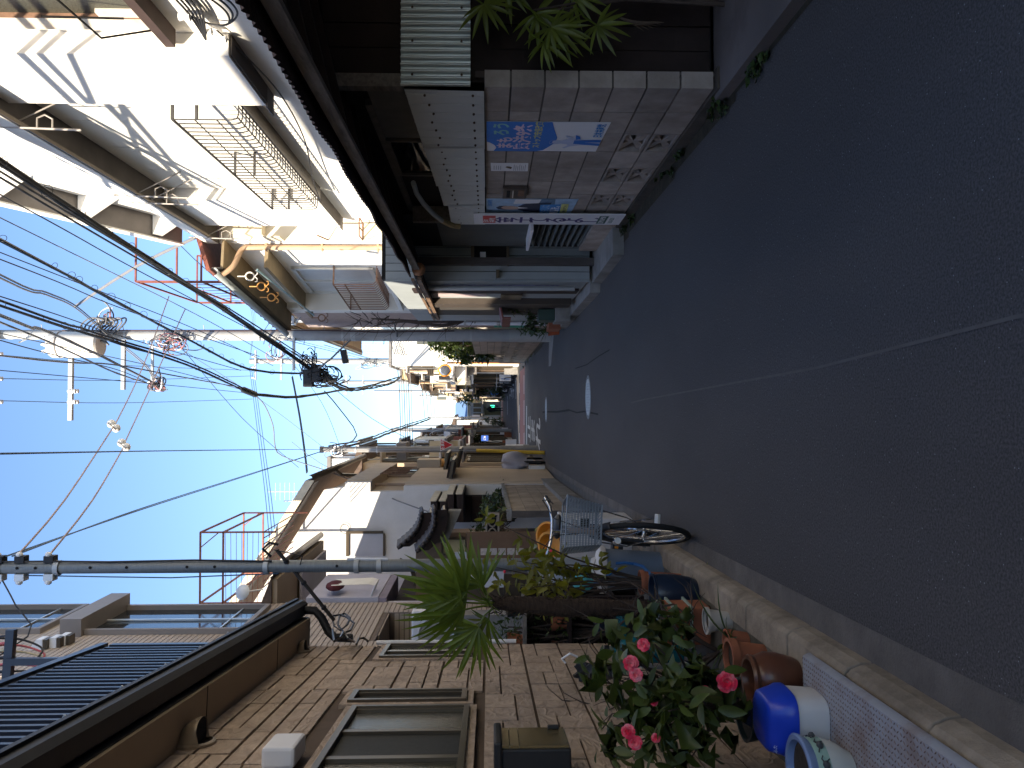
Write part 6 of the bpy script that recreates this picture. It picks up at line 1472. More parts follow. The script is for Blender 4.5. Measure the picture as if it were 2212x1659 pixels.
bush_stuff('shrub', 'sunlit yellow green spray of the overhanging shrub by the wall end', 'shrub', (1.72, 28.6, 2.5), .28, .6, .55, 330, m_sunleaf, .19, True, 6, 7)
bush_stuff('tree', 'round clipped tree on the bright side far down the street', 'tree', (.95, 66, 3.0), .9, 1.6, 1.4, 700, m_dkleaf, .35, True, 7, 10)
bush_stuff('hedge', 'dark clipped evergreen at a gate on the shaded row past the crossing', 'hedge', (-2.35, 45, 2.4), .55, 2.0, 1.0, 900, m_dkleaf, .22, True, 8, 12)
bush_stuff('shrub', 'potted greenery outside a house on the bright side', 'shrub', (.95, 54, .9), .5, 2.5, .6, 500, m_dkleaf, .2, False, 9, 9)
bush_stuff('tree', 'small leafy tree at the bend beside the blue roof', 'tree', (.5, 99, 3.2), .7, 1.0, 1.3, 500, m_sunleaf, .35, True, 27, 8)
bush_stuff('shrub', 'row of potted shrubs along the shaded fronts far down', 'shrub', (-1.75, 70, .8), .4, 5.0, .6, 600, m_dkleaf, .2, False, 28, 12)
# bare tree by the pole
tr = thing('bare_tree', 'bare branched tree leaning out behind the concrete pole', 'tree', (1.85, 17.2, 0)); rr = random.Random(4)
tk = M(); tk.tube([(1.9, 17.3, 0), (1.85, 17.2, 1.2), (1.75, 17.0, 2.0), (1.72, 16.9, 3.0), (1.78, 16.9, 3.9)], [.07, .06, .05, .035, .015], 7); tk.tube([(1.8, 17.1, 1.7), (1.62, 16.8, 2.4), (1.7, 16.7, 3.2), (1.6, 16.6, 3.8)], [.045, .035, .02, .008], 6)
tk.build('trunk', m_twig, tr, smooth=True); tk = M()
for i in range(46):
    z_ = rr.uniform(1.6, 4.2); p = V((1.75 + rr.uniform(-.1, .1), 16.9, z_)); d = V((rr.uniform(-.55, .45), rr.uniform(-.5, .3), rr.uniform(-.1, .6)))
    tk.tube([p, p + d * .5 + V((0, 0, rr.uniform(-.1, .1))), p + d], [.010, .006, .002], 4)
kind(tk.build('branches', m_twig, tr, smooth=True), 'stuff')

# covered bicycle, white boxes by the corner pole
cb = thing('covered_bicycle', 'bicycle under a baggy grey cover beside the yellow guard', 'bicycle', (-1.6, 20.3, 0))
c = P(1108, 1000, 20.3)
b = M()
rr = random.Random(9)
def fn(u, v):
    a_ = 2 * math.pi * u; t_ = v
    rx_ = (.12 + .16 * math.sin(math.pi * min(1, t_ * .62 + .15))) * (1 + .10 * math.sin(3 * a_ + 4 * t_) + .06 * math.sin(7 * a_ - 3 * t_)); 
    if t_ > .97: rx_ *= .2
    return (c.x + rx_ * math.cos(a_), 20.4 + .75 * rx_ / .28 * math.sin(a_), .45 + .62 * t_ + .03 * math.sin(5 * a_))
b.grid(fn, 36, 14); b.build('cover', mat('grey_cover', (.42, .40, .44), .75, .1, 6), cb, smooth='all')
M().torus((c.x + .03, 20.0, .31), (1, .15, 0), .28, .025, 30, 8).build('wheel', m_black, cb, smooth=True); M().torus((c.x + .06, 21.0, .31), (1, .1, 0), .28, .025, 30, 8).build('wheel', m_black, cb, smooth=True)
M().tube([(c.x + .1, 19.95, .31), (c.x + .09, 20.05, .6)], .015, 6).build('fork', m_gal, cb)
fb_ = thing('foam_box', 'white foam box on the ground at the end of the planter wall', 'box', P(1168, 1020, 19)); c = PZ(1180, 1020)
M().box(c.x - .22, c.x + .16, c.y - .1, c.y + .3, .03, .40).build('box', m_porc, fb_, bevel=.015); M().box(c.x - .23, c.x + .17, c.y - .11, c.y + .31, .405, .44).build('lid', m_porc, fb_, bevel=.01)
bg_ = thing('sign_board', 'small blue sign board with white lettering on the shaded row', 'sign', P(1048, 946, 40)); c = P(1047, 947, 37); M().box(c.x - .12, c.x + .14, 36.95, 37, c.z - .17, c.z + .16).build('board', mat('dull_blue_board', (.02, .07, .30), .6), bg_); text('ごみ', m_sheet, V((c.x - .10, 36.94, c.z - .04)), (1, 0, 0), (0, 0, 1), .11, bg_, bold=.02)
bt_ = thing('cloth_bundle', 'orange and green cloth bundle hung on the shaded row', 'bundle', P(965, 998, 22.6)); c = P(965, 1000, 22.4)
M().ball(c + V((0, 0, .1)), .12, .12, .18, 12, 8).build('orange_cloth', m_or, bt_, smooth=True); M().ball(c + V((.06, -.03, -.1)), .10, .10, .2, 12, 8).build('green_cloth', mat('green_cloth', (.15, .24, .2), .8, .3, 20), bt_, smooth=True)
# parked bicycles and pots at the far right corner
def small_bike(x, y, lab, col):
    t = thing('bicycle', lab, 'bicycle', (x, y, 0), 'bicycles parked past the crossing')
    for d in (-.5, .5): M().torus((x, y + d, .32), (1, .25, 0), .30, .022, 24, 6).build('wheel', m_black, t, smooth=True)
    M().tube([(x, y - .5, .32), (x + .02, y - .4, .75), (x, y + .1, .45), (x, y + .5, .32)], .02, 6).build('frame', col, t, smooth=True); M().tube([(x - .25, y - .35, 1.0), (x, y - .4, .98), (x + .25, y - .35, 1.0)], .015, 6).build('handlebar', m_alu, t); M().ball((x, y + .2, .85), .09, .13, .04, 10, 6).build('saddle', m_black, t, smooth=True)
    M().tube([(x + .02, y - .4, .75), (x, y - .4, .98)], .015, 6).build('stem', m_alu, t); M().tube([(x, y + .1, .45), (x, y + .2, .85)], .015, 6).build('seat_post', m_alu, t)
small_bike(1.1, 44.5, 'first parked bicycle leaning by the dark fronts past the crossing', m_gal); small_bike(.95, 46.8, 'second parked bicycle by the dark fronts past the crossing', m_dwood); small_bike(1.25, 42.6, 'bicycle parked closest to the crossing on the bright side', m_blue)
cr_ = thing('parked_scooter', 'dark covered scooter by the bright row, beyond the parked bicycles', 'scooter', (.85, 60, 0)); M().ball((.75, 60, .7), .35, .8, .35, 12, 8).build('cover', m_black, cr_, smooth=True); M().ball((.75, 59.3, 1.0), .2, .25, .35, 10, 6).build('front_shield', m_blue, cr_, smooth=True)
for d in (-.6, .6): M().torus((.75, 60 + d, .25), (1, 0, 0), .22, .05, 20, 8).build('wheel', m_black, cr_, smooth=True)

# the walking person
pr_ = thing('person', 'person in dark clothes walking away in the middle of the far street', 'person', PZ(1087, 884)); o = PZ(1087, 884)
def skin(name, verts, edges, radii, m, parent, lv=1):
    me = bpy.data.meshes.new(name); me.from_pydata([tuple(V(v)) for v in verts], edges, []); me.materials.append(m)
    ob = bpy.data.objects.new(name, me); COL.objects.link(ob); ob.parent = parent
    sm = ob.modifiers.new('skin', 'SKIN'); 
    for i, r_ in enumerate(radii): me.skin_vertices[0].data[i].radius = (r_, r_) if not isinstance(r_, tuple) else r_
    me.skin_vertices[0].data[0].use_root = True
    sb = ob.modifiers.new('sub', 'SUBSURF'); sb.levels = lv; sb.render_levels = lv; return ob
vs_ = [(0, 0, .95), (0, 0, 1.2), (0, 0, 1.42), (0, 0, 1.52), (0, .01, 1.66), (-.10, .02, .90), (-.11, .08, .5), (-.11, -.08, .10), (-.11, .06, .04), (.10, -.02, .90), (.11, -.12, .5), (.11, -.28, .12), (.11, -.16, .06), (-.20, 0, 1.40), (-.27, .08, 1.12), (-.26, .2, .90), (-.25, .26, .80), (.20, 0, 1.40), (.27, -.05, 1.12), (.26, .04, .90), (.25, .10, .80)]
es_ = [(0, 1), (1, 2), (2, 3), (3, 4), (0, 5), (5, 6), (6, 7), (7, 8), (0, 9), (9, 10), (10, 11), (11, 12), (2, 13), (13, 14), (14, 15), (15, 16), (2, 17), (17, 18), (18, 19), (19, 20)]
rd_ = [.16, .16, .15, .065, .10, .10, .075, .05, .045, .10, .075, .05, .045, .075, .06, .045, .04, .075, .06, .045, .04]
ob = skin('body', vs_, es_, rd_, mat('dark_coat', (.012, .012, .015), .9, .2), pr_, 2); 
M().ball(o + V((0, .0, 1.70)), .105, .115, .10, 12, 8).build('hair', m_black, pr_, smooth=True); M().ball(o + V((.30, .1, .62)), .07, .16, .17, 10, 6).build('bag', m_black, pr_, smooth=True)
# ================================================================== FOREGROUND: pots, plants, bicycle
ZS = .105
def pot(name, lab, cat, x, y, z, prof, m, rim=None, soil=None, sq=None, n=28):
    t = thing(name, lab, cat, (x, y, z))
    M().lathe(prof, (x, y, z), n, sq=sq).build('body', m, t, smooth=True)
    if rim: M().lathe(rim, (x, y, z), n, sq=sq).build('rim', m, t, smooth=True)
    if soil: M().lathe([(0, soil[1]), (soil[0], soil[1])], (x, y, z), n, sq=sq).build('soil', m_soil, t)
    return t
def potprof(r0, r1, h, th=.012): return [(0, 0), (r0, 0), (r1, h), (r1 - th, h), (r1 - th - .004, h - .05), (r0 - th, .02), (0, .02)]
m_bin = mat('blue_grey_plastic', (.20, .25, .33), .5, .05, 3, spec=.4); m_navyp = mat('navy_glaze', (.012, .022, .045), .3, .15, 5, spec=.5)
m_wpl = mat('white_plastic', (.66, .64, .63), .45, .04); m_brownjar = mat('brown_glaze', (.11, .042, .024), .28, .25, 5, spec=.5, dirt=(.19, .09, .05), damt=.5, dscale=9)
x, y = -1.275, 6.10
tb = pot('dust_bin', 'blue grey plastic bin with a white lid behind the navy pot', 'bin', x, y, ZS, [(0, 0), (.125, 0), (.13, .01), (.16, .44), (.15, .44), (.12, .02)], m_bin)
M().lathe([(.172, .43), (.178, .435), (.178, .47), (.165, .48), (.10, .50), (.085, .53), (.0, .54)], (x, y, ZS), 28).build('lid', m_wpl, tb, smooth=True)
hs = thing('hose', 'bright blue hose looped over the blue grey bin', 'hose', (x, y, .4))
M().tube([P(1331, 1217, 5.85), P(1350, 1216, 5.82), P(1371, 1218, 5.78), P(1390, 1224, 5.6), P(1407, 1243, 5.35), P(1412, 1262, 5.2)], .011, 8).build('hose', mat('blue_hose', (.02, .13, .36), .4), hs, smooth=True)
M().tube([P(1334, 1228, 5.82), P(1305, 1248, 5.84), P(1276, 1268, 5.86)], .013, 8).build('hose_end', MATS['blue_hose'], hs, smooth=True)
tbg = M(); tbg.ball((x - .07, y - .02, ZS + .60), .10, .09, .085, 12, 8); o_ = tbg.build('plastic_bag', mat('teal_bag', (.10, .48, .52), .5, .4, 18), None, smooth=True); tag(o_, 'crumpled teal and white plastic bag lying on the bin lid', 'bag')
pot('flower_pot', 'tall navy glazed pot standing on the kerb side below the bicycle basket', 'pot', -1.205, 5.03, ZS, [(0, 0), (.085, 0), (.105, .05), (.123, .16), (.125, .24), (.118, .27), (.128, .275), (.128, .285), (.112, .285), (.108, .22), (0, .22)], m_navyp, soil=(.11, .25))
pot('flower_pot', 'small clay pot with a pale mossy rim behind the navy pot', 'pot', -1.22, 5.42, ZS, potprof(.055, .075, .28), m_terra, rim=[(.075, .262), (.083, .264), (.083, .29), (.07, .29)], soil=(.066, .27))
tr = thing('planter', 'rectangular terracotta planter full of small green leaves', 'planter', (-1.30, 4.72, ZS))
M().prism([(-1.40, 4.60, ZS + .03), (-1.185, 4.62, ZS + .03), (-1.185, 4.80, ZS + .03), (-1.40, 4.80, ZS + .03)], (0, 0, .27)).build('body', m_terra, tr, bevel=.012)
for zz in (.14, .245): M().box(-1.413, -1.172, 4.585, 4.815, ZS + zz, ZS + zz + .012).build('band', mat('pale_green_wire', (.32, .40, .34), .6), tr)
M().box(-1.385, -1.2, 4.64, 4.785, ZS + .29, ZS + .305).build('soil', m_soil, tr)
pot('flower_pot', 'white rimmed low pot in front of the terracotta planter', 'pot', -1.185, 4.33, ZS, potprof(.045, .064, .13), mat('cream_plastic', (.42, .39, .35), .6, .1), rim=[(.064, .12), (.073, .122), (.073, .138), (.06, .138)], soil=(.058, .12))
pot('flower_pot', 'plain red clay flower pot with a thick rim beside the brown jar', 'pot', -1.215, 3.80, ZS, potprof(.058, .078, .15), m_terra, rim=[(.078, .135), (.088, .137), (.09, .175), (.074, .175), (.072, .14)], soil=(.074, .15))
pot('flower_pot', 'dark green plastic pot holding the red camellia', 'pot', -1.345, 3.50, ZS, potprof(.10, .135, .20), mat('dark_green_pot', (.018, .030, .028), .5), soil=(.122, .18))
pot('jar', 'wide brown glazed jar with a pale worn rim', 'jar', -1.165, 3.36, ZS, [(0, 0), (.07, 0), (.088, .03), (.108, .10), (.110, .15), (.096, .19), (.084, .205), (.080, .19), (.09, .15), (.08, .03), (0, .03)], m_brownjar, rim=[(.084, .195), (.097, .20), (.101, .212), (.095, .224), (.082, .222), (.078, .20)])
# chequered steel plate and what stands on it
cp_ = thing('ramp_plate', 'rusty pale chequered steel plate bridging the kerb', 'plate', (-1.2, 2.4, .12))
m_plate = mat('pale_blue_plate', (.34, .355, .40), .6, .1, 5, dirt=(.17, .09, .05), damt=.85, dscale=5, metal=.15)
u_ = V((-.038, 1, 0)).normalized(); w_ = V((-1, -.038, 0)).normalized(); o_ = V((-.945, 1.4, .155))
def plt(a, b, z=0): return o_ + u_ * a + w_ * b + V((0, 0, z))
pb_ = M()
secs = [(.0, .0), (.004, .006), (.012, .010), (.03, .0115), (.62, .0115)]
pb_.grid(lambda a, c: plt(1.78 * a, .62 * c, .010 - .0 * c), 4, 2)
pb_.grid(lambda a, c: plt(1.78 * a, -.012 * math.sin(c * math.pi / 2 * 1.0), .010 - .030 * c), 4, 4)
pb_.grid(lambda c, b: plt(1.78 + .012 * math.sin(c * math.pi / 2), .62 * b, .010 - .03 * c), 4, 2)
pb_.build('plate', m_plate, cp_, smooth='all')
st_ = M()
i = 0
for a in range(94):
    for b_ in range(32):
        q0 = plt(.012 + a * .019, .008 + b_ * .019, .0105); d_ = (u_ + w_ * (1 if (a + b_) % 2 else -1)).normalized(); n_ = V((-d_.y, d_.x, 0))
        st_.add([q0 - d_ * .0085, q0 + n_ * .003, q0 + d_ * .0085, q0 - n_ * .003, q0 + V((0, 0, .003))], [(0, 3, 4), (3, 2, 4), (2, 1, 4), (1, 0, 4)])
kind(st_.build('raised_tread', mat('rust_tread', (.24, .19, .18), .7, .5, 30, dirt=(.15, .07, .04), damt=.9, dscale=5), cp_), 'stuff')
M().box(-1.5, -1.02, 1.5, 3.1, .105, .15).build('support', m_dark, cp_)
tu = thing('tub', 'white tub with a bulging bright blue lid on the steel plate', 'tub', (-1.20, 3.02, .167))
M().lathe([(0, 0), (.098, 0), (.102, .01), (.110, .125), (0, .125)], (-1.20, 3.02, .167), 40, sq=4).build('body', m_wpl, tu, smooth=True)
M().lathe([(.114, .118), (.120, .122), (.120, .145), (.112, .165), (.098, .215), (.085, .225), (0, .228)], (-1.20, 3.02, .167), 40, sq=3.6).build('lid', mat('blue_lid', (.012, .05, .50), .3, .04, spec=.5), tu, smooth=True)
text('ふた つよくしめる', m_sheet, V((-1.285, 2.921, .365)), (1, 0, 0), (0, .25, 1), .016, tu, bold=.0)
bo = thing('flower_pot', 'white porcelain bowl with green painted band and bird drawings', 'pot', (-1.285, 2.77, .167))
c = V((-1.285, 2.77, .167)); m_pc = mat('pale_porcelain', (.56, .58, .55), .25, .06, 4, spec=.5); m_pb = mat('blue_rim_glaze', (.20, .28, .47), .25, .1); m_pg = mat('green_band_glaze', (.27, .40, .34), .25, .15, 9)
M().lathe([(0, 0), (.07, 0), (.075, .012), (.098, .045), (.112, .085), (.114, .10)], c, 40).build('body', m_pc, bo, smooth=True); M().lathe([(.1145, .10), (.115, .14), (.113, .145)], c, 40).build('green_band', m_pg, bo, smooth=True)
M().lathe([(.113, .145), (.118, .155), (.125, .165), (.128, .175), (.12, .18), (.106, .178), (.10, .15)], c, 40).build('rim', m_pb, bo, smooth=True); M().lathe([(0, .155), (.104, .155)], c, 30).build('soil', m_soil, bo)
for k in range(9):
    a_ = -math.pi / 2 + (k - 4) * .62; d_ = V((math.cos(a_), math.sin(a_), 0)); e_ = V((-d_.y, d_.x, 0)); p = c + d_ * .1155 + V((0, 0, .118))
    b = M(); b.ball(p, .016, .016, .012, 8, 5); b.tube([p, p + e_ * .02 + V((0, 0, .012)), p + e_ * .03 + V((0, 0, .006))], .003, 4); b.tube([p, p - e_ * .03 + V((0, 0, .014))], .003, 4); b.tube([p + e_ * .008, p + e_ * .02 - V((0, 0, .015))], .002, 4)
    b.build('bird_drawing', mat('ink_print', (.05, .055, .06), .4), bo, smooth=True)

# ---- plants: single leaves are parts
LF = leaf_mesh('leaf', m_leaf, 1, .48, .12, .14, 5); LY = leaf_mesh('leaf', m_yleaf, 1, .50, .15, .20, 4); LB = leaf_mesh('blade', m_palm, 1, .078, .25, .22, 6); LB2 = leaf_mesh('leaf', leaf_mat('lady_palm_leaf', (.125, .155, .022), .3, .3, .4, .35), 1, .12, .22, .30, 6)
cam_ = thing('camellia', 'potted camellia with glossy dark leaves and red and white flowers', 'plant', (-1.345, 3.5, ZS + .2))
rr = random.Random(21); stems = M(); twigs = []
for i in range(26):
    a_ = rr.uniform(0, 2 * math.pi); e_ = V((-1.21 + rr.gauss(0, .13), 3.24 + rr.gauss(0, .15), rr.uniform(.50, .93)))
    e_.x = min(-.97, max(-1.46, e_.x)); twigs.append(e_)
    s_ = V((-1.345 + rr.uniform(-.03, .03), 3.5 + rr.uniform(-.03, .03), .30)); mid = (s_ + e_) / 2 + V((rr.uniform(-.05, .05), rr.uniform(-.05, .05), .05))
    stems.tube([s_, mid, e_], [.010, .007, .003], 5)
stems.build('stem', m_twig, cam_, smooth=True)
for i in range(260):
    k = twigs[i % len(twigs)]; p = k + V((rr.gauss(0, .055), rr.gauss(0, .055), rr.gauss(0, .055)))
    d_ = V((p - k).normalized() * .8 + V((rr.gauss(0, .5), rr.gauss(-.15, .5), rr.gauss(-.15, .45))))
    place('leaf', LF, leaf_mtx(p, d_, (rr.gauss(0, .35), rr.gauss(-.35, .3), 1), rr.uniform(.068, .108)), cam_)
ex = M(); pv_ = [v.co.copy() for v in LF.vertices]; pf_ = [list(p.vertices) for p in LF.polygons]
for i in range(80):
    k = twigs[i % len(twigs)]; p = k + V((rr.gauss(0, .07), rr.gauss(.07, .06), rr.gauss(-.03, .07)))
    ex.add([leaf_mtx(p, (rr.gauss(0, .7), rr.gauss(-.1, .6), rr.gauss(-.1, .5)), (rr.gauss(0, .4), rr.gauss(-.3, .3), 1), rr.uniform(.05, .09)) @ v for v in pv_], pf_)
kind(ex.build('inner_leaves', m_leaf, cam_, smooth='all'), 'stuff')
m_fl = mat('camellia_red', (.80, .02, .07), .6, .25, 30, dirt=(.85, .62, .62), damt=.6, dscale=26); 
def flower(dx, dy, Y, r_, seed):
    rr = random.Random(seed); c = P(dx, dy, Y); ax = V((.25 - c.x * .0, -1, rr.uniform(.1, .5))).normalized(); u = ax.orthogonal().normalized(); w = ax.cross(u); b = M()
    for ring, (n, ra, tilt) in enumerate(((7, 1.0, .35), (6, .72, .8), (5, .45, 1.3))):
        for k in range(n):
            a_ = 2 * math.pi * (k + ring * .4) / n + rr.uniform(-.2, .2); d = u * math.cos(a_) + w * math.sin(a_); e_ = ax.cross(d)
            def fn(p, q):
                rad = r_ * ra * (.15 + .85 * p); lift = r_ * tilt * .42 * p * p - r_ * .22 * max(0, p - .7) * (2 + math.sin(q * 9 + k)); wd = r_ * .52 * ra * math.sin(math.pi * (.18 + .72 * p)) ** .7
                return c + d * rad * math.cos(tilt * .5) + ax * (lift + r_ * .1 * ring) + e_ * (q - .5) * 2 * wd
            b.grid(fn, 5, 4)
    b.build('flower', m_fl, cam_, smooth='all')
for i, (dx, dy, Y, r_) in enumerate(((1390, 1393, 3.15, .026), (1363, 1433, 3.08, .031), (1374, 1458, 3.06, .027), (1357, 1580, 2.96, .027), (1372, 1604, 2.95, .027), (1570, 1473, 3.0, .040), (1524, 1490, 3.02, .016), (1417, 1594, 2.98, .018), (1413, 1516, 3.02, .016))): flower(dx, dy, Y, r_, i + 3)

# fan palm with shaggy trunk
pm_ = thing('fan_palm', 'small fan palm with a shaggy dark trunk beside the thin pole', 'palm', (-1.24, 4.72, ZS))
c0 = V((-1.245, 4.74, ZS)); c1 = V((-1.18, 4.70, 1.40)); rr = random.Random(5)
tk = M(); tk.tube([c0 + (c1 - c0) * (k / 9) + V((rr.uniform(-.008, .008), 0, 0)) for k in range(10)], [.035, .038, .042, .044, .046, .05, .052, .052, .045, .03], 12)
tk.build('trunk', m_fibre, pm_, smooth=True); fb2 = M()
for i in range(420):
    f = rr.uniform(.25, 1); p = c0 + (c1 - c0) * f; a_ = rr.uniform(0, 6.3); d_ = V((math.cos(a_), math.sin(a_), 0))
    fb2.tube([p + d_ * .04, p + d_ * rr.uniform(.055, .075) + V((0, 0, rr.uniform(-.05, .06)))], [.004, .001], 3, False)
kind(fb2.build('fibres', m_fibre, pm_), 'stuff')
def fan(name, parent, base, tip, norm, L_, n, spread, me, wscale=1.0, seed=0, droop=.25, m_st=None, size_j=.15):
    rr = random.Random(seed); base, tip = V(base), V(tip); d = (tip - base).normalized(); nv_ = V(norm); s_ = d.cross(nv_).normalized(); nv_ = s_.cross(d)
    fr = M(); fr.tube([base, (base + tip) / 2 + V((0, 0, .02)), tip], [.007, .006, .005], 5)
    st = fr.build(name, m_st or m_palm, parent, smooth=True)
    for k in range(n):
        a_ = (k / (n - 1) - .5) * spread + rr.uniform(-.03, .03); dd_ = d * math.cos(a_) + s_ * math.sin(a_) + nv_ * (.10 * math.sin(k * 2.3)) - V((0, 0, droop * rr.uniform(.3, 1)))
        place('leaflet', me, leaf_mtx(tip, dd_, nv_ + V((rr.uniform(-.3, .3), rr.uniform(-.3, .3), rr.uniform(-.3, .3))), L_ * rr.uniform(1 - size_j, 1) * (1 - .22 * abs(k / (n - 1) - .5) * 2), wscale), st)
cr = V((-1.178, 4.70, 1.42))
fans = [((.09, -.06, .13), (.2, -1, .3), .44, 19, 2.5), ((-.02, -.05, .15), (-.2, -1, .2), .42, 18, 2.6), ((.10, .02, .03), (.1, -.9, .5), .32, 14, 2.3), ((-.12, -.04, .06), (-.3, -.9, .4), .34, 15, 2.4),
        ((.02, .08, .13), (0, -.8, .5), .36, 15, 2.6), ((-.10, .05, .0), (-.2, -.7, .7), .27, 12, 2.2), ((.05, -.10, .0), (0, -.6, .8), .26, 13, 2.6), ((.02, -.02, .20), (0, -1, .0), .26, 12, 1.7)]
for i, (off, nrm, L_, n, sp) in enumerate(fans):
    fan('frond', pm_, cr - V((0, 0, .05)), cr + V(off), nrm, L_, n, sp, LB, 1.15, i + 40, .14)

# yellow green shrub rising from the clay pot
ys_ = thing('shrub', 'slim shrub with yellow green leaves in front of the thin pole', 'shrub', (-1.22, 5.42, ZS + .28)); rr = random.Random(31); stm = M(); tips = []
for i in range(17):
    e_ = V((-1.125 + rr.gauss(0, .14), 5.25 + rr.gauss(0, .13), rr.uniform(.70, 1.42))); s_ = V((-1.22 + rr.uniform(-.03, .03), 5.4, .36)); m1 = s_ * .55 + e_ * .45 + V((rr.uniform(-.06, .06), 0, .05)); tips += [e_, (m1 + e_) / 2]
    stm.tube([s_, m1, e_], [.009, .006, .002], 5)
stm.build('stem', m_twig, ys_, smooth=True)
for i in range(296):
    k = tips[i % len(tips)]; p = k + V((rr.gauss(0, .035), rr.gauss(0, .04), rr.gauss(0, .045)))
    place('leaf', LY, leaf_mtx(p, (rr.gauss(0, .7), rr.gauss(-.2, .6), rr.gauss(.2, .6)), (rr.gauss(0, .5), rr.gauss(-.5, .4), 1), rr.uniform(.055, .095)), ys_)
for i, (dx, dy) in enumerate(((1090, 1235), (1135, 1318), (1190, 1190))):
    M().ball(P(dx, dy, 5.1), .010, .010, .010, 6, 4).build('berry', m_fl, ys_, smooth=True)
# small leaves of the planter
pl_ = thing('ground_cover', 'small green leaves sprouting over the terracotta planter', 'plant', (-1.3, 4.7, .4)); b = M(); pv = [v.co.copy() for v in LY.vertices]; pf = [list(p.vertices) for p in LY.polygons]; rr = random.Random(8)
for i in range(330):
    p = V((rr.uniform(-1.40, -1.18), rr.uniform(4.59, 4.80), .385 + abs(rr.gauss(0, .04)))); 
    if i % 3 == 0: p = V((rr.uniform(-1.42, -1.18), 4.585, rr.uniform(.24, .42)))
    b.add([leaf_mtx(p, (rr.gauss(0, 1), rr.gauss(-.4, 1), rr.gauss(.3, .5)), (0, 0, 1), rr.uniform(.014, .026)) @ v for v in pv], pf)
kind(b.build('small_leaves', leaf_mat('fresh_leaf', (.05, .10, .03)), pl_, smooth='all'), 'stuff')
# strap leaved plant
sl_ = thing('strap_plant', 'strap leaved plant arching out over the kerb', 'plant', (-1.2, 4.05, ZS)); LS = leaf_mesh('leaf', leaf_mat('strap_leaf', (.045, .075, .022)), 1, .095, .25, .45, 7); rr = random.Random(12)
for k in range(15):
    a_ = rr.uniform(-2.6, .6); place('leaf', LS, leaf_mtx(V((-1.22 + rr.uniform(-.03, .03), 4.05 + rr.uniform(-.03, .03), ZS + .05)), (math.cos(a_) * .8, math.sin(a_) * .7, rr.uniform(.5, 1.3)), (0, 0, 1), rr.uniform(.22, .36)), sl_)
M().lathe(potprof(.05, .07, .11), (-1.22, 4.05, ZS), 20).build('pot', m_terra, sl_, smooth=True)
# bare shrub whose twigs reach across the wall
bs = thing('bare_shrub', 'leafless shrub with crooked twigs and a white tag against the stone wall', 'shrub', (-1.42, 4.55, ZS)); rr = random.Random(17); tk = M()
def br(p, d, L_, r_, n):
    pts = [p]; q0 = V(p); dd_ = V(d).normalized()
    for k in range(5): dd_ = (dd_ + V((rr.gauss(0, .28), rr.gauss(0, .28), rr.gauss(0, .25)))).normalized(); q0 = q0 + dd_ * L_ / 5; pts.append(q0)
    tk.tube(pts, [r_ * (1 - .15 * k) for k in range(6)], 5)
    if n > 0:
        for k in range(3): br(pts[2 + k], dd_ + V((rr.gauss(0, .7), rr.gauss(0, .7), rr.gauss(.2, .5))), L_ * .62, r_ * .55, n - 1)
for d_, L_ in (((.1, -.1, 1), .75), ((-.12, -.25, 1), .7), ((-.05, -.5, .9), .75), ((.15, -.3, 1), .6), ((-.1, .15, 1), .8)): br(V((-1.42, 4.55, ZS)), d_, L_, .013, 2)
tk.build('branches', m_twig, bs, smooth=True)
rb_ = M(); p = P(1222, 1432, 4.1); rb_.tube([p, p + V((.02, 0, .02)), p + V((.05, -.01, -.02)), p + V((.03, 0, -.06))], .006, 4); rb_.build('white_tag', m_sheet, bs, smooth=True)
# glimpses behind the plants
tq = thing('watering_can', 'teal plastic canister standing by the stone wall behind the bare twigs', 'canister', (-1.56, 4.9, ZS)); M().lathe([(0, 0), (.075, 0), (.08, .02), (.08, .34), (.05, .40), (.025, .42), (.025, .45), (0, .45)], (-1.53, 4.95, ZS + .12), 20).build('body', mat('teal_plastic', (.01, .13, .16), .25), tq, smooth=True); M().lathe([(.03, .45), (.03, .48), (0, .48)], (-1.53, 4.95, ZS + .12), 12).build('cap', m_black, tq); M().box(-1.66, -1.4, 4.82, 5.1, ZS, ZS + .118).build('foot', m_conc, tq)
bgx = M().ball((-1.58, 4.70, .80), .06, .05, .11, 18, 12)
for _v in bgx.v: _v += V((_v.x + 1.58, _v.y - 4.70, _v.z - .80)) * (.35 * math.sin(_v.z * 60 + _v.x * 70) * math.sin(_v.y * 80 + _v.x * 40))
o_ = bgx.build('rubbish_bag', m_black, None, smooth=True); tag(o_, 'knotted black bag hung on the twigs near the wall', 'bag')
fbx = thing('foam_boxes', 'white foam box stacked behind the bicycle wheel', 'box', (-1.25, 7.45, ZS)); M().box(-1.42, -1.06, 7.3, 7.7, ZS, .72).build('box', m_wpl, fbx, bevel=.012); M().box(-1.43, -1.05, 7.29, 7.71, .724, .76).build('lid', m_wpl, fbx, bevel=.008)
for i, (dx, dy, Y, s_) in enumerate(((1193, 1176, 7.45, 1.0), (1188, 1158, 7.6, .9))):
    t = thing('basin', ('tilted orange plastic basin above the bicycle basket', 'second orange basin leaning behind the first one')[i], 'basin', P(dx, dy, Y)); c = P(dx + 8, dy, Y)
    M().lathe([(0, 0), (.09, .0), (.125, .09), (.14, .092), (.14, .10), (.12, .10), (.085, .012), (0, .012)], c, 26, (-.1 + .2 * i, -.8, .75)).build('basin', mat('orange_basin', (.62, .26, .03), .4), t, smooth=True)
fl_ = place('fallen_leaf', LY, leaf_mtx(PZ(1528, 1236, .02), (1, .25, .05), (0, 0, 1), .07), None); tag(fl_, 'single yellow green leaf lying in the gutter', 'leaf')

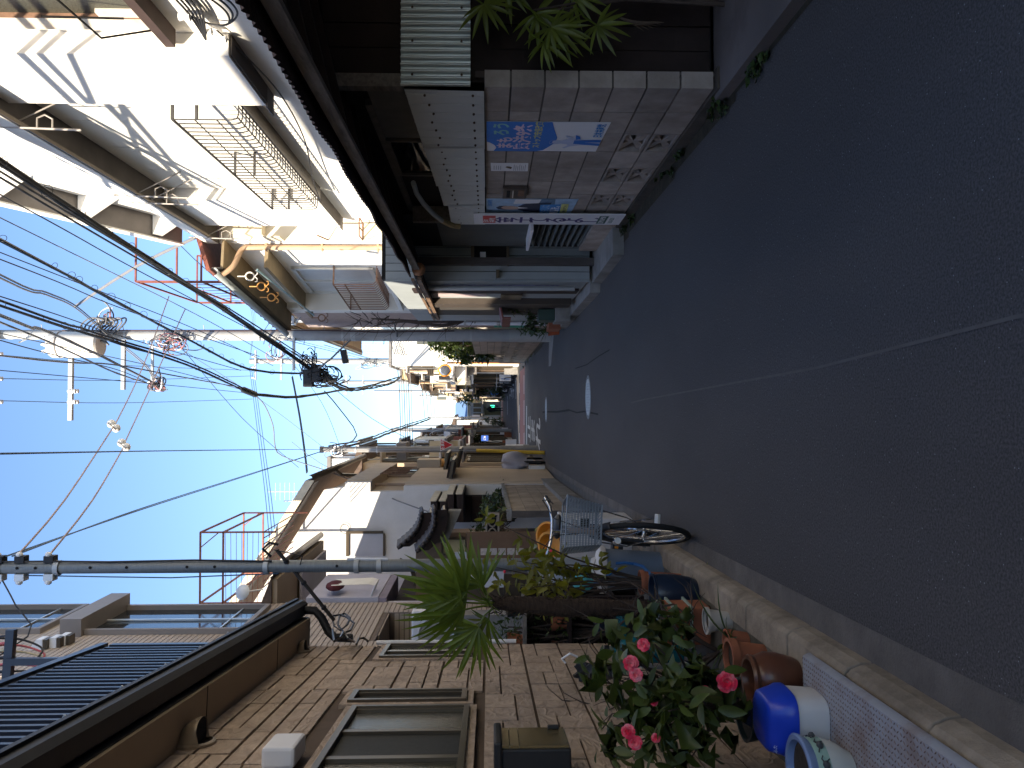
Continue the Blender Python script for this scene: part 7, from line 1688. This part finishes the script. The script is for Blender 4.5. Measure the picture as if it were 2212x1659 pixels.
# dark plant stand and clutter in the gap between the two houses
ps_ = thing('plant_stand', 'dark wooden three tier plant stand behind the palm trunk', 'plant stand', (-1.95, 6.95, ZS))
for xx in (-2.28, -1.66):
    for yy in (6.78, 7.1): M().box(xx - .02, xx + .02, yy - .02, yy + .02, ZS, 1.15).build('leg', m_dwood, ps_)
for zz in (.35, .72, 1.10): M().box(-2.3, -1.64, 6.76, 7.12, zz, zz + .03).build('shelf', m_wood if zz > 1 else m_dwood, ps_)
M().box(-2.3, -1.64, 7.125, 7.14, ZS, 1.13).build('back_panel', m_dwood, ps_)
cols = [m_terra, m_navyp, mat('grey_pot', (.2, .2, .2), .7, .1), m_brownjar, m_terra, m_wpl, m_terra, MATS['dark_green_pot']]
for i, (xx, zz) in enumerate(((-2.15, .38), (-1.95, .38), (-1.76, .38), (-2.12, .75), (-1.9, .75), (-1.74, .75), (-2.05, 1.13), (-1.78, 1.13))):
    pot('flower_pot', ('first', 'second', 'third')[i % 3] + ' small pot on the ' + ('bottom' if i < 3 else 'middle' if i < 6 else 'top') + ' shelf of the dark plant stand', 'pot', xx, 6.92, zz, potprof(.05, .07, .13), cols[i], soil=(.062, .12), n=16)
bush_stuff('shrub', 'mixed small greenery growing from the dark plant stand', 'shrub', (-1.95, 6.9, 1.0), .34, .16, .42, 520, m_dkleaf, .055, False, 33, 14)
cr2 = thing('crate', 'dark crate with folded sheeting on the strip below the palm', 'crate', (-1.75, 6.1, ZS)); M().box(-1.95, -1.55, 5.95, 6.3, ZS, .38).build('crate', m_dwood, cr2, bevel=.008); M().box(-1.92, -1.58, 5.98, 6.27, .385, .43).build('sheeting', MATS['teal_plastic'], cr2, bevel=.012)
bb_ = thing('bucket', 'grey bucket turned upside down between the crate and the stone wall', 'bucket', (-1.8, 5.55, ZS)); M().lathe([(.13, 0), (.13, .01), (.10, .26), (0, .265)], (-1.78, 5.6, ZS), 24).build('bucket', m_gal, bb_, smooth=True); M().torus((-1.78, 5.6, ZS + .012), (0, 0, 1), .131, .006, 28, 6).build('rim', m_gal, bb_, smooth=True)
# ---- right: rhapis palm in front of the dark boards, weeds at the wall foot
rh = thing('lady_palm', 'bright green fingered palm in front of the dark boards', 'palm', (2.28, 4.45, .07)); rr = random.Random(2)
base = V((2.32, 4.48, .07)); stem = M(); fl = []
targets = [((1175, 92), 4.40, .22, (0, -1, .2), (.15, -.3, -.6)), ((1160, 30), 4.42, .24, (.1, -1, .3), (-.4, -.2, -.3)), ((1215, 62), 4.38, .22, (0, -.9, .5), (.1, -.4, -.5)), ((1045, 10), 4.45, .24, (.2, -1, .2), (-.2, -.2, -.3)), ((1290, 55), 4.38, .22, (0, -1, .4), (-.2, -.3, -.7)), ((1100, -25), 4.45, .24, (0, -1, .3), (-.1, 0, .2)), ((1240, -10), 4.42, .22, (0, -1, .4), (.1, 0, .1)), ((1190, 60), 4.36, .24, (-.2, -1, 0), (-.7, -.1, .1))]
for i, ((dx, dy), Y, L_, nrm, dr) in enumerate(targets):
    tip = P(dx, dy, Y); b0 = base + V((rr.uniform(-.05, .1), 0, 0)); j_ = V((tip.x + .12, tip.y + .05, tip.z + .10)); stem.tube([b0, (b0 + j_) / 2 + V((.05, 0, .05)), j_], [.011, .009, .006], 6)
    fan('frond', rh, j_, tip, nrm, L_, 11, 4.2, LB2, 1.3, i + 70, .30, size_j=.3)
stem.build('stem', m_twig, rh, smooth=True)
dl = leaf_mesh('dead_leaf', mat('dead_leaf', (.10, .07, .05), .8, .3, 12), 1, .10, .2, .3, 5)
for k in range(6): place('dead_leaf', dl, leaf_mtx(P(1330 + 8 * k, 35 + 4 * k, 4.4), (-.1 + .12 * k - .3, -.1, -1), (0, -1, 0), .18), rh)
wd = M(); rr = random.Random(6); pv = [v.co.copy() for v in LY.vertices]; pf = [list(p.vertices) for p in LY.polygons]
spots = [(1560, 212, 12), (1548, 232, 9), (1572, 228, 8), (1648, 132, 9), (1640, 150, 8), (1630, 142, 5), (1478, 330, 9), (1440, 362, 7), (1455, 372, 5), (1370, 462, 14), (1352, 480, 12), (1338, 498, 12), (1330, 510, 10), (1320, 522, 10), (1296, 548, 8), (1262, 606, 12), (1255, 618, 10), (1210, 660, 14), (1206, 672, 14), (1196, 652, 10), (1142, 765, 8), (1132, 785, 10), (1150, 752, 6)]
for dx, dy, n in spots:
    c = PZ(dx, dy, .0)
    c.x = min(c.x, right_x(c.y) + .02)
    for k in range(int(n * 1.7)):
        p = c + V((rr.gauss(0, .026), rr.gauss(0, .05), abs(rr.gauss(.01, .02)))); wd.add([leaf_mtx(p, (rr.gauss(-.4, .8), rr.gauss(0, .8), rr.uniform(.2, 1.2)), (0, 0, 1), rr.uniform(.018, .05)) @ v for v in pv], pf)
kind(wd.build('weeds', m_weed, smooth='all'), 'stuff', 'small weeds and grass along the foot of the block wall')
ms_ = M()
for a_, b_ in zip(Ys[2:-2], Ys[3:-1]):
    ms_.poly([(right_x(a_) - .10, a_, .0032), (right_x(a_) + .1, a_, .0032), (right_x(b_) + .1, b_, .0032), (right_x(b_) - .06, b_, .0032)])
kind(ms_.build('moss_strip', mat('moss_dirt', (.040, .032, .020), .95, .4, 10, .4, 60)), 'structure')
# plants near the concrete pole and the porch
pp_ = pot('flower_pot', 'orange red clay pot with spiky aloe at the foot of the concrete pole', 'pot', 1.46, 16.05, 0, potprof(.085, .11, .22, .015), mat('bright_terracotta', (.40, .095, .035), .8, .1), soil=(.1, .2)); rr = random.Random(3)
for k in range(16): a_ = k * 2.4; place('leaf', LS, leaf_mtx(V((1.46, 16.05, .2)), (math.cos(a_) * .7, math.sin(a_) * .7, rr.uniform(.4, 1.4)), (0, 0, 1), rr.uniform(.2, .42)), pp_)
bush_stuff('shrub', 'dark leafy clump between the porch step and the clay pot', 'shrub', (1.5, 15.0, .42), .16, .5, .32, 260, m_dkleaf, .12, False, 14, 6)
bush_stuff('shrub', 'pale sprigs in the grey planter beside the porch', 'shrub', (1.42, 13.1, .75), .14, .25, .2, 120, m_weed, .08, False, 15, 5)
M().box(1.33, 1.53, 14.3, 14.9, .12, .34).build('trough', m_terra, None); o_ = bpy.data.objects['trough']; tag(o_, 'short brick red trough on the slab past the porch', 'planter')
# on the planter wall
bush_stuff('shrub', 'dark bushy plant on top of the tan planter wall', 'shrub', (-1.66, 12.2, 1.30), .22, .9, .27, 1000, m_dkleaf, .085, False, 16, 12)
bush_stuff('shrub', 'low ferny plant further along the tan planter wall', 'shrub', (-1.82, 16.5, 1.22), .14, 1.0, .18, 400, m_dkleaf, .09, False, 18, 9)
gp = thing('spiky_grass', 'spiky grass tuft on the near end of the tan planter wall', 'plant', (-1.6, 11.5, 1.17)); rr = random.Random(20)
for k in range(18): a_ = rr.uniform(0, 6.3); place('leaf', LS, leaf_mtx(V((-1.58 + rr.uniform(-.05, .05), 11.6 + rr.uniform(-.1, .1), 1.17)), (math.cos(a_) * .7, math.sin(a_) * .7, rr.uniform(.4, 1.4)), (0, 0, 1), rr.uniform(.2, .36)), gp)
dtw = thing('dry_twigs', 'dry brown twigs drooping over the pierced block', 'plant', (-1.75, 11.2, 1.3)); tk = M(); rr = random.Random(23)
for k in range(40):
    p = V((-1.62 + rr.uniform(-.35, .06), 11.15 + rr.uniform(-.1, .3), 1.2)); tk.tube([p, p + V((rr.gauss(0, .06), -.06, .10)), p + V((rr.gauss(0, .12), -.12, rr.uniform(-.12, .22)))], [.005, .004, .002], 4)
kind(tk.build('twigs', mat('dry_twig', (.16, .11, .075), .9, .2), dtw, smooth=True), 'stuff')

# ---- the bicycle
bk = thing('bicycle', 'parked city bicycle with a grey wire basket, its front wheel to the camera', 'bicycle', (-.975, 5.60, .006)); WL[bk.name] = V((0, 0, 0))
bk.rotation_euler = (0, math.radians(5), math.radians(6.5))
m_chr = mat('chrome', (.62, .62, .62), .18, .05, metal=.95); m_rub = mat('tyre_rubber', (.016, .016, .016), .8, .1, 30); m_fr = mat('bicycle_frame', (.42, .24, .13), .35, .05, metal=.5); m_bsk = mat('basket_grey', (.22, .25, .285), .45, .06, metal=.2)
def wheel(cy, t=None):
    w = M().torus((0, cy, .325), (1, 0, 0), .305, .019, 48, 10).build('wheel', m_rub, bk, smooth=True)
    M().lathe([(.286, -.012), (.292, -.008), (.292, .008), (.286, .012), (.276, .006), (.276, -.006), (.286, -.012)], (0, cy, .325), 48, (1, 0, 0)).build('rim', m_chr, w, smooth=True)
    b = M()
    for k in range(36):
        a_ = 2 * math.pi * k / 36; sx = .03 if k % 2 else -.03; a2 = a_ + (.5 if k % 4 < 2 else -.5)
        b.tube([(sx, cy + .02 * math.cos(a2), .325 + .02 * math.sin(a2)), (0, cy + .278 * math.cos(a_), .325 + .278 * math.sin(a_))], .0013, 4, False)
    kind(b.build('spokes', m_chr, w), 'stuff'); M().lathe([(0, -.045), (.012, -.045), (.012, -.032), (.022, -.03), (.014, -.02), (.014, .02), (.022, .03), (.012, .032), (.012, .045), (0, .045)], (0, cy, .325), 14, (1, 0, 0)).build('hub', m_chr, w, smooth=True); return w
wheel(0); wheel(1.07)
def fender(cy, a0, a1):
    b = M(); b.grid(lambda p, q: ((q - .5) * .052, cy - .338 * math.cos(math.radians(a0 + (a1 - a0) * p)) , .325 + (.338 - .012 * abs(q - .5) * 2) * math.sin(math.radians(a0 + (a1 - a0) * p))), 24, 4); o = b.build('mudguard', m_black, bk, smooth='all'); o.modifiers.new('thick', 'SOLIDIFY').thickness = .002
fender(0, 55, 200); fender(1.07, 0, 185)
for s in (-1, 1): M().tube([(s * .05, 0, .325), (s * .048, .06, .60), (s * .025, .11, .70)], .010, 8).build('fork_blade', m_black, bk, smooth=True)
M().tube([(0, .10, .66), (0, .145, .84)], .019, 10).build('head_tube', m_fr, bk, smooth=True); M().tube([(0, .145, .84), (0, .165, .96)], .012, 8).build('stem', m_chr, bk, smooth=True)
M().tube([(-.26, .34, .985), (-.262, .26, 1.01), (-.245, .20, 1.02), (-.17, .15, .985), (-.08, .155, .965), (0, .16, .96), (.08, .155, .965), (.17, .15, .985), (.245, .20, 1.02), (.262, .26, 1.01), (.26, .34, .985)], .0115, 10).build('handlebar', m_chr, bk, smooth=True)
for s in (-1, 1):
    M().tube([(s * .262, .25, 1.012), (s * .26, .36, .98)], .016, 10).build('grip', m_black, bk, smooth=True); M().tube([(s * .25, .21, 1.01), (s * .225, .18, .99), (s * .225, .28, .955)], .005, 6).build('brake_lever', m_chr, bk, smooth=True)
    M().tube([(s * .225, .18, .99), (s * .19, .04, 1.05), (s * .06, .02, .96), (s * .01, .08, .72)], .004, 5).build('brake_cable', m_cable, bk, smooth=True)
M().tube([(0, .12, .74), (0, .25, .52), (0, .45, .36), (0, .58, .30)], .016, 8).build('down_tube', m_fr, bk, smooth=True); M().tube([(0, .13, .79), (0, .28, .60), (0, .5, .47), (0, .60, .44)], .014, 8).build('top_tube', m_fr, bk, smooth=True)
M().tube([(0, .57, .28), (0, .70, .72)], .015, 8).build('seat_tube', m_fr, bk, smooth=True); M().tube([(0, .70, .72), (0, .73, .84)], .012, 8).build('seat_post', m_chr, bk, smooth=True)
for s in (-1, 1): 
    M().tube([(s * .015, .58, .28), (s * .055, 1.07, .325)], .009, 8).build('chain_stay', m_fr, bk); M().tube([(s * .015, .68, .66), (s * .055, 1.07, .325)], .008, 8).build('seat_stay', m_fr, bk)
M().ball((0, .76, .87), .10, .14, .04, 14, 8).build('saddle', m_black, bk, smooth=True); M().box(-.06, .06, .80, 1.25, .70, .712).build('carrier', m_chr, bk)
M().lathe([(0, .035), (.09, .035), (.09, .045), (0, .045)], (0, .57, .28), 24, (1, 0, 0)).build('chainring', m_chr, bk)
cg = M(); cg.prism([(.05, .5, .22), (.05, .52, .36), (.05, 1.07, .38), (.05, 1.12, .32), (.05, 1.07, .27)], (.018, 0, 0)); cg.build('chain_guard', m_chr, bk)
for s, az in ((1, -1), (-1, 1)):
    M().tube([(s * .06, .57, .28), (s * .075, .57 + az * .03, .28 + az * .16)], .009, 6).build('crank', m_chr, bk); pz_ = .28 + az * .16; 
    M().box(s * .085 - .0 if s > 0 else s * .165, s * .165 if s > 0 else s * .085, .54 + az * .03 - .01, .63 + az * .03, pz_ - .013, pz_ + .013).build('pedal', m_black if s < 0 else m_alu, bk, bevel=.004)
M().tube([(-.07, 1.07, .325), (-.13, 1.0, .01)], .009, 6).build('kickstand', m_chr, bk); M().tube([(.07, 1.07, .325), (.13, 1.0, .01)], .009, 6).build('kickstand', m_chr, bk)
# basket: wide at the top, woven of wires
bs0, bs1, by0, by1, bz0_, bz1_ = .135, .178, -.235, .075, .655, .90
def bp_(u, v, face):
    w_ = bs0 + (bs1 - bs0) * v; ya = by0 + .035 * (1 - v); yb = by1 - .02 * (1 - v); z_ = bz0_ + (bz1_ - bz0_) * v
    return [V((-w_ + 2 * w_ * u, ya, z_)), V((w_, ya + (yb - ya) * u, z_)), V((w_ - 2 * w_ * u, yb, z_)), V((-w_, yb + (ya - yb) * u, z_))][face]
wv = M()
for f in range(4):
    n_ = 26 if f % 2 == 0 else 20
    for k in range(n_ + 1):
        wv.tube([bp_(k / n_, 0, f), bp_(k / n_, 1, f)], .0016, 4, False)
    for k in range(12):
        v_ = (k + .3) / 12; off = (bp_(.5, v_, f) - V((0, -.08, .77))); off.z = 0; off = off.normalized() * .0015
        wv.tube([bp_(0, v_, f) + off, bp_(1, v_, f) + off], .0036, 4, False)
for k in range(12): wv.tube([bp_(k / 11, 0, 0), bp_(1 - k / 11, 0, 2)], .002, 4, False)
bo_ = wv.build('basket', m_bsk, bk)
M().tube([bp_(0, 1, 0), bp_(1, 1, 0), bp_(1, 1, 1), bp_(1, 1, 2), bp_(1, 1, 3)], .0065, 8).build('basket_rim', m_bsk, bk, smooth=True); M().tube([bp_(0, 0, 0), bp_(1, 0, 0), bp_(1, 0, 1), bp_(1, 0, 2), bp_(1, 0, 3)], .005, 8).build('basket_rim', m_bsk, bk, smooth=True)
M().box(-.03, .03, by0 + .02, by0 + .024, .74, .80).build('basket_badge', m_black, bk)
for s in (-1, 1): M().tube([(s * .11, -.15, .652), (s * .10, -.02, .45), (s * .055, 0, .33)], .005, 6).build('basket_stay', m_chr, bk, smooth=True)
M().lathe([(0, 0), (.022, 0), (.030, .03), (.026, .06), (0, .07)], (-.075, -.07, .52), 14, (0, 1, 0)).build('headlamp', m_chr, bk, smooth=True); M().lathe([(0, 0), (.022, -.001)], (-.075, -.0715, .52), 14, (0, 1, 0)).build('lamp_lens', m_porc, bk)
M().box(-.125, -.105, -.03, -.02, .475, .545).build('bracket', m_black, bk); M().box(-.123, -.107, -.036, -.031, .51, .535).build('reflector', mat('amber', (.85, .30, .02), .3), bk)

# the front wheel, fork, bars and basket are turned in the steering head
T_ = Matrix.Translation((0, .10, 0)) @ Matrix.Rotation(math.radians(13), 4, 'Z') @ Matrix.Translation((0, -.10, 0))
seen = set()
def steer(o):
    if o.data and o.data.name not in seen: o.data.transform(T_); seen.add(o.data.name)
    for c_ in o.children: steer(c_)
kids = list(bk.children)
firstw = [o for o in kids if o.name.startswith('wheel')][0]; firstm = [o for o in kids if o.name.startswith('mudguard')][0]
steer(firstw); steer(firstm)
for o in kids:
    if o.name.split('.')[0] in ('fork_blade', 'stem', 'handlebar', 'grip', 'brake_lever', 'brake_cable', 'basket', 'basket_rim', 'basket_badge', 'basket_stay', 'headlamp', 'lamp_lens', 'bracket', 'reflector'): steer(o)
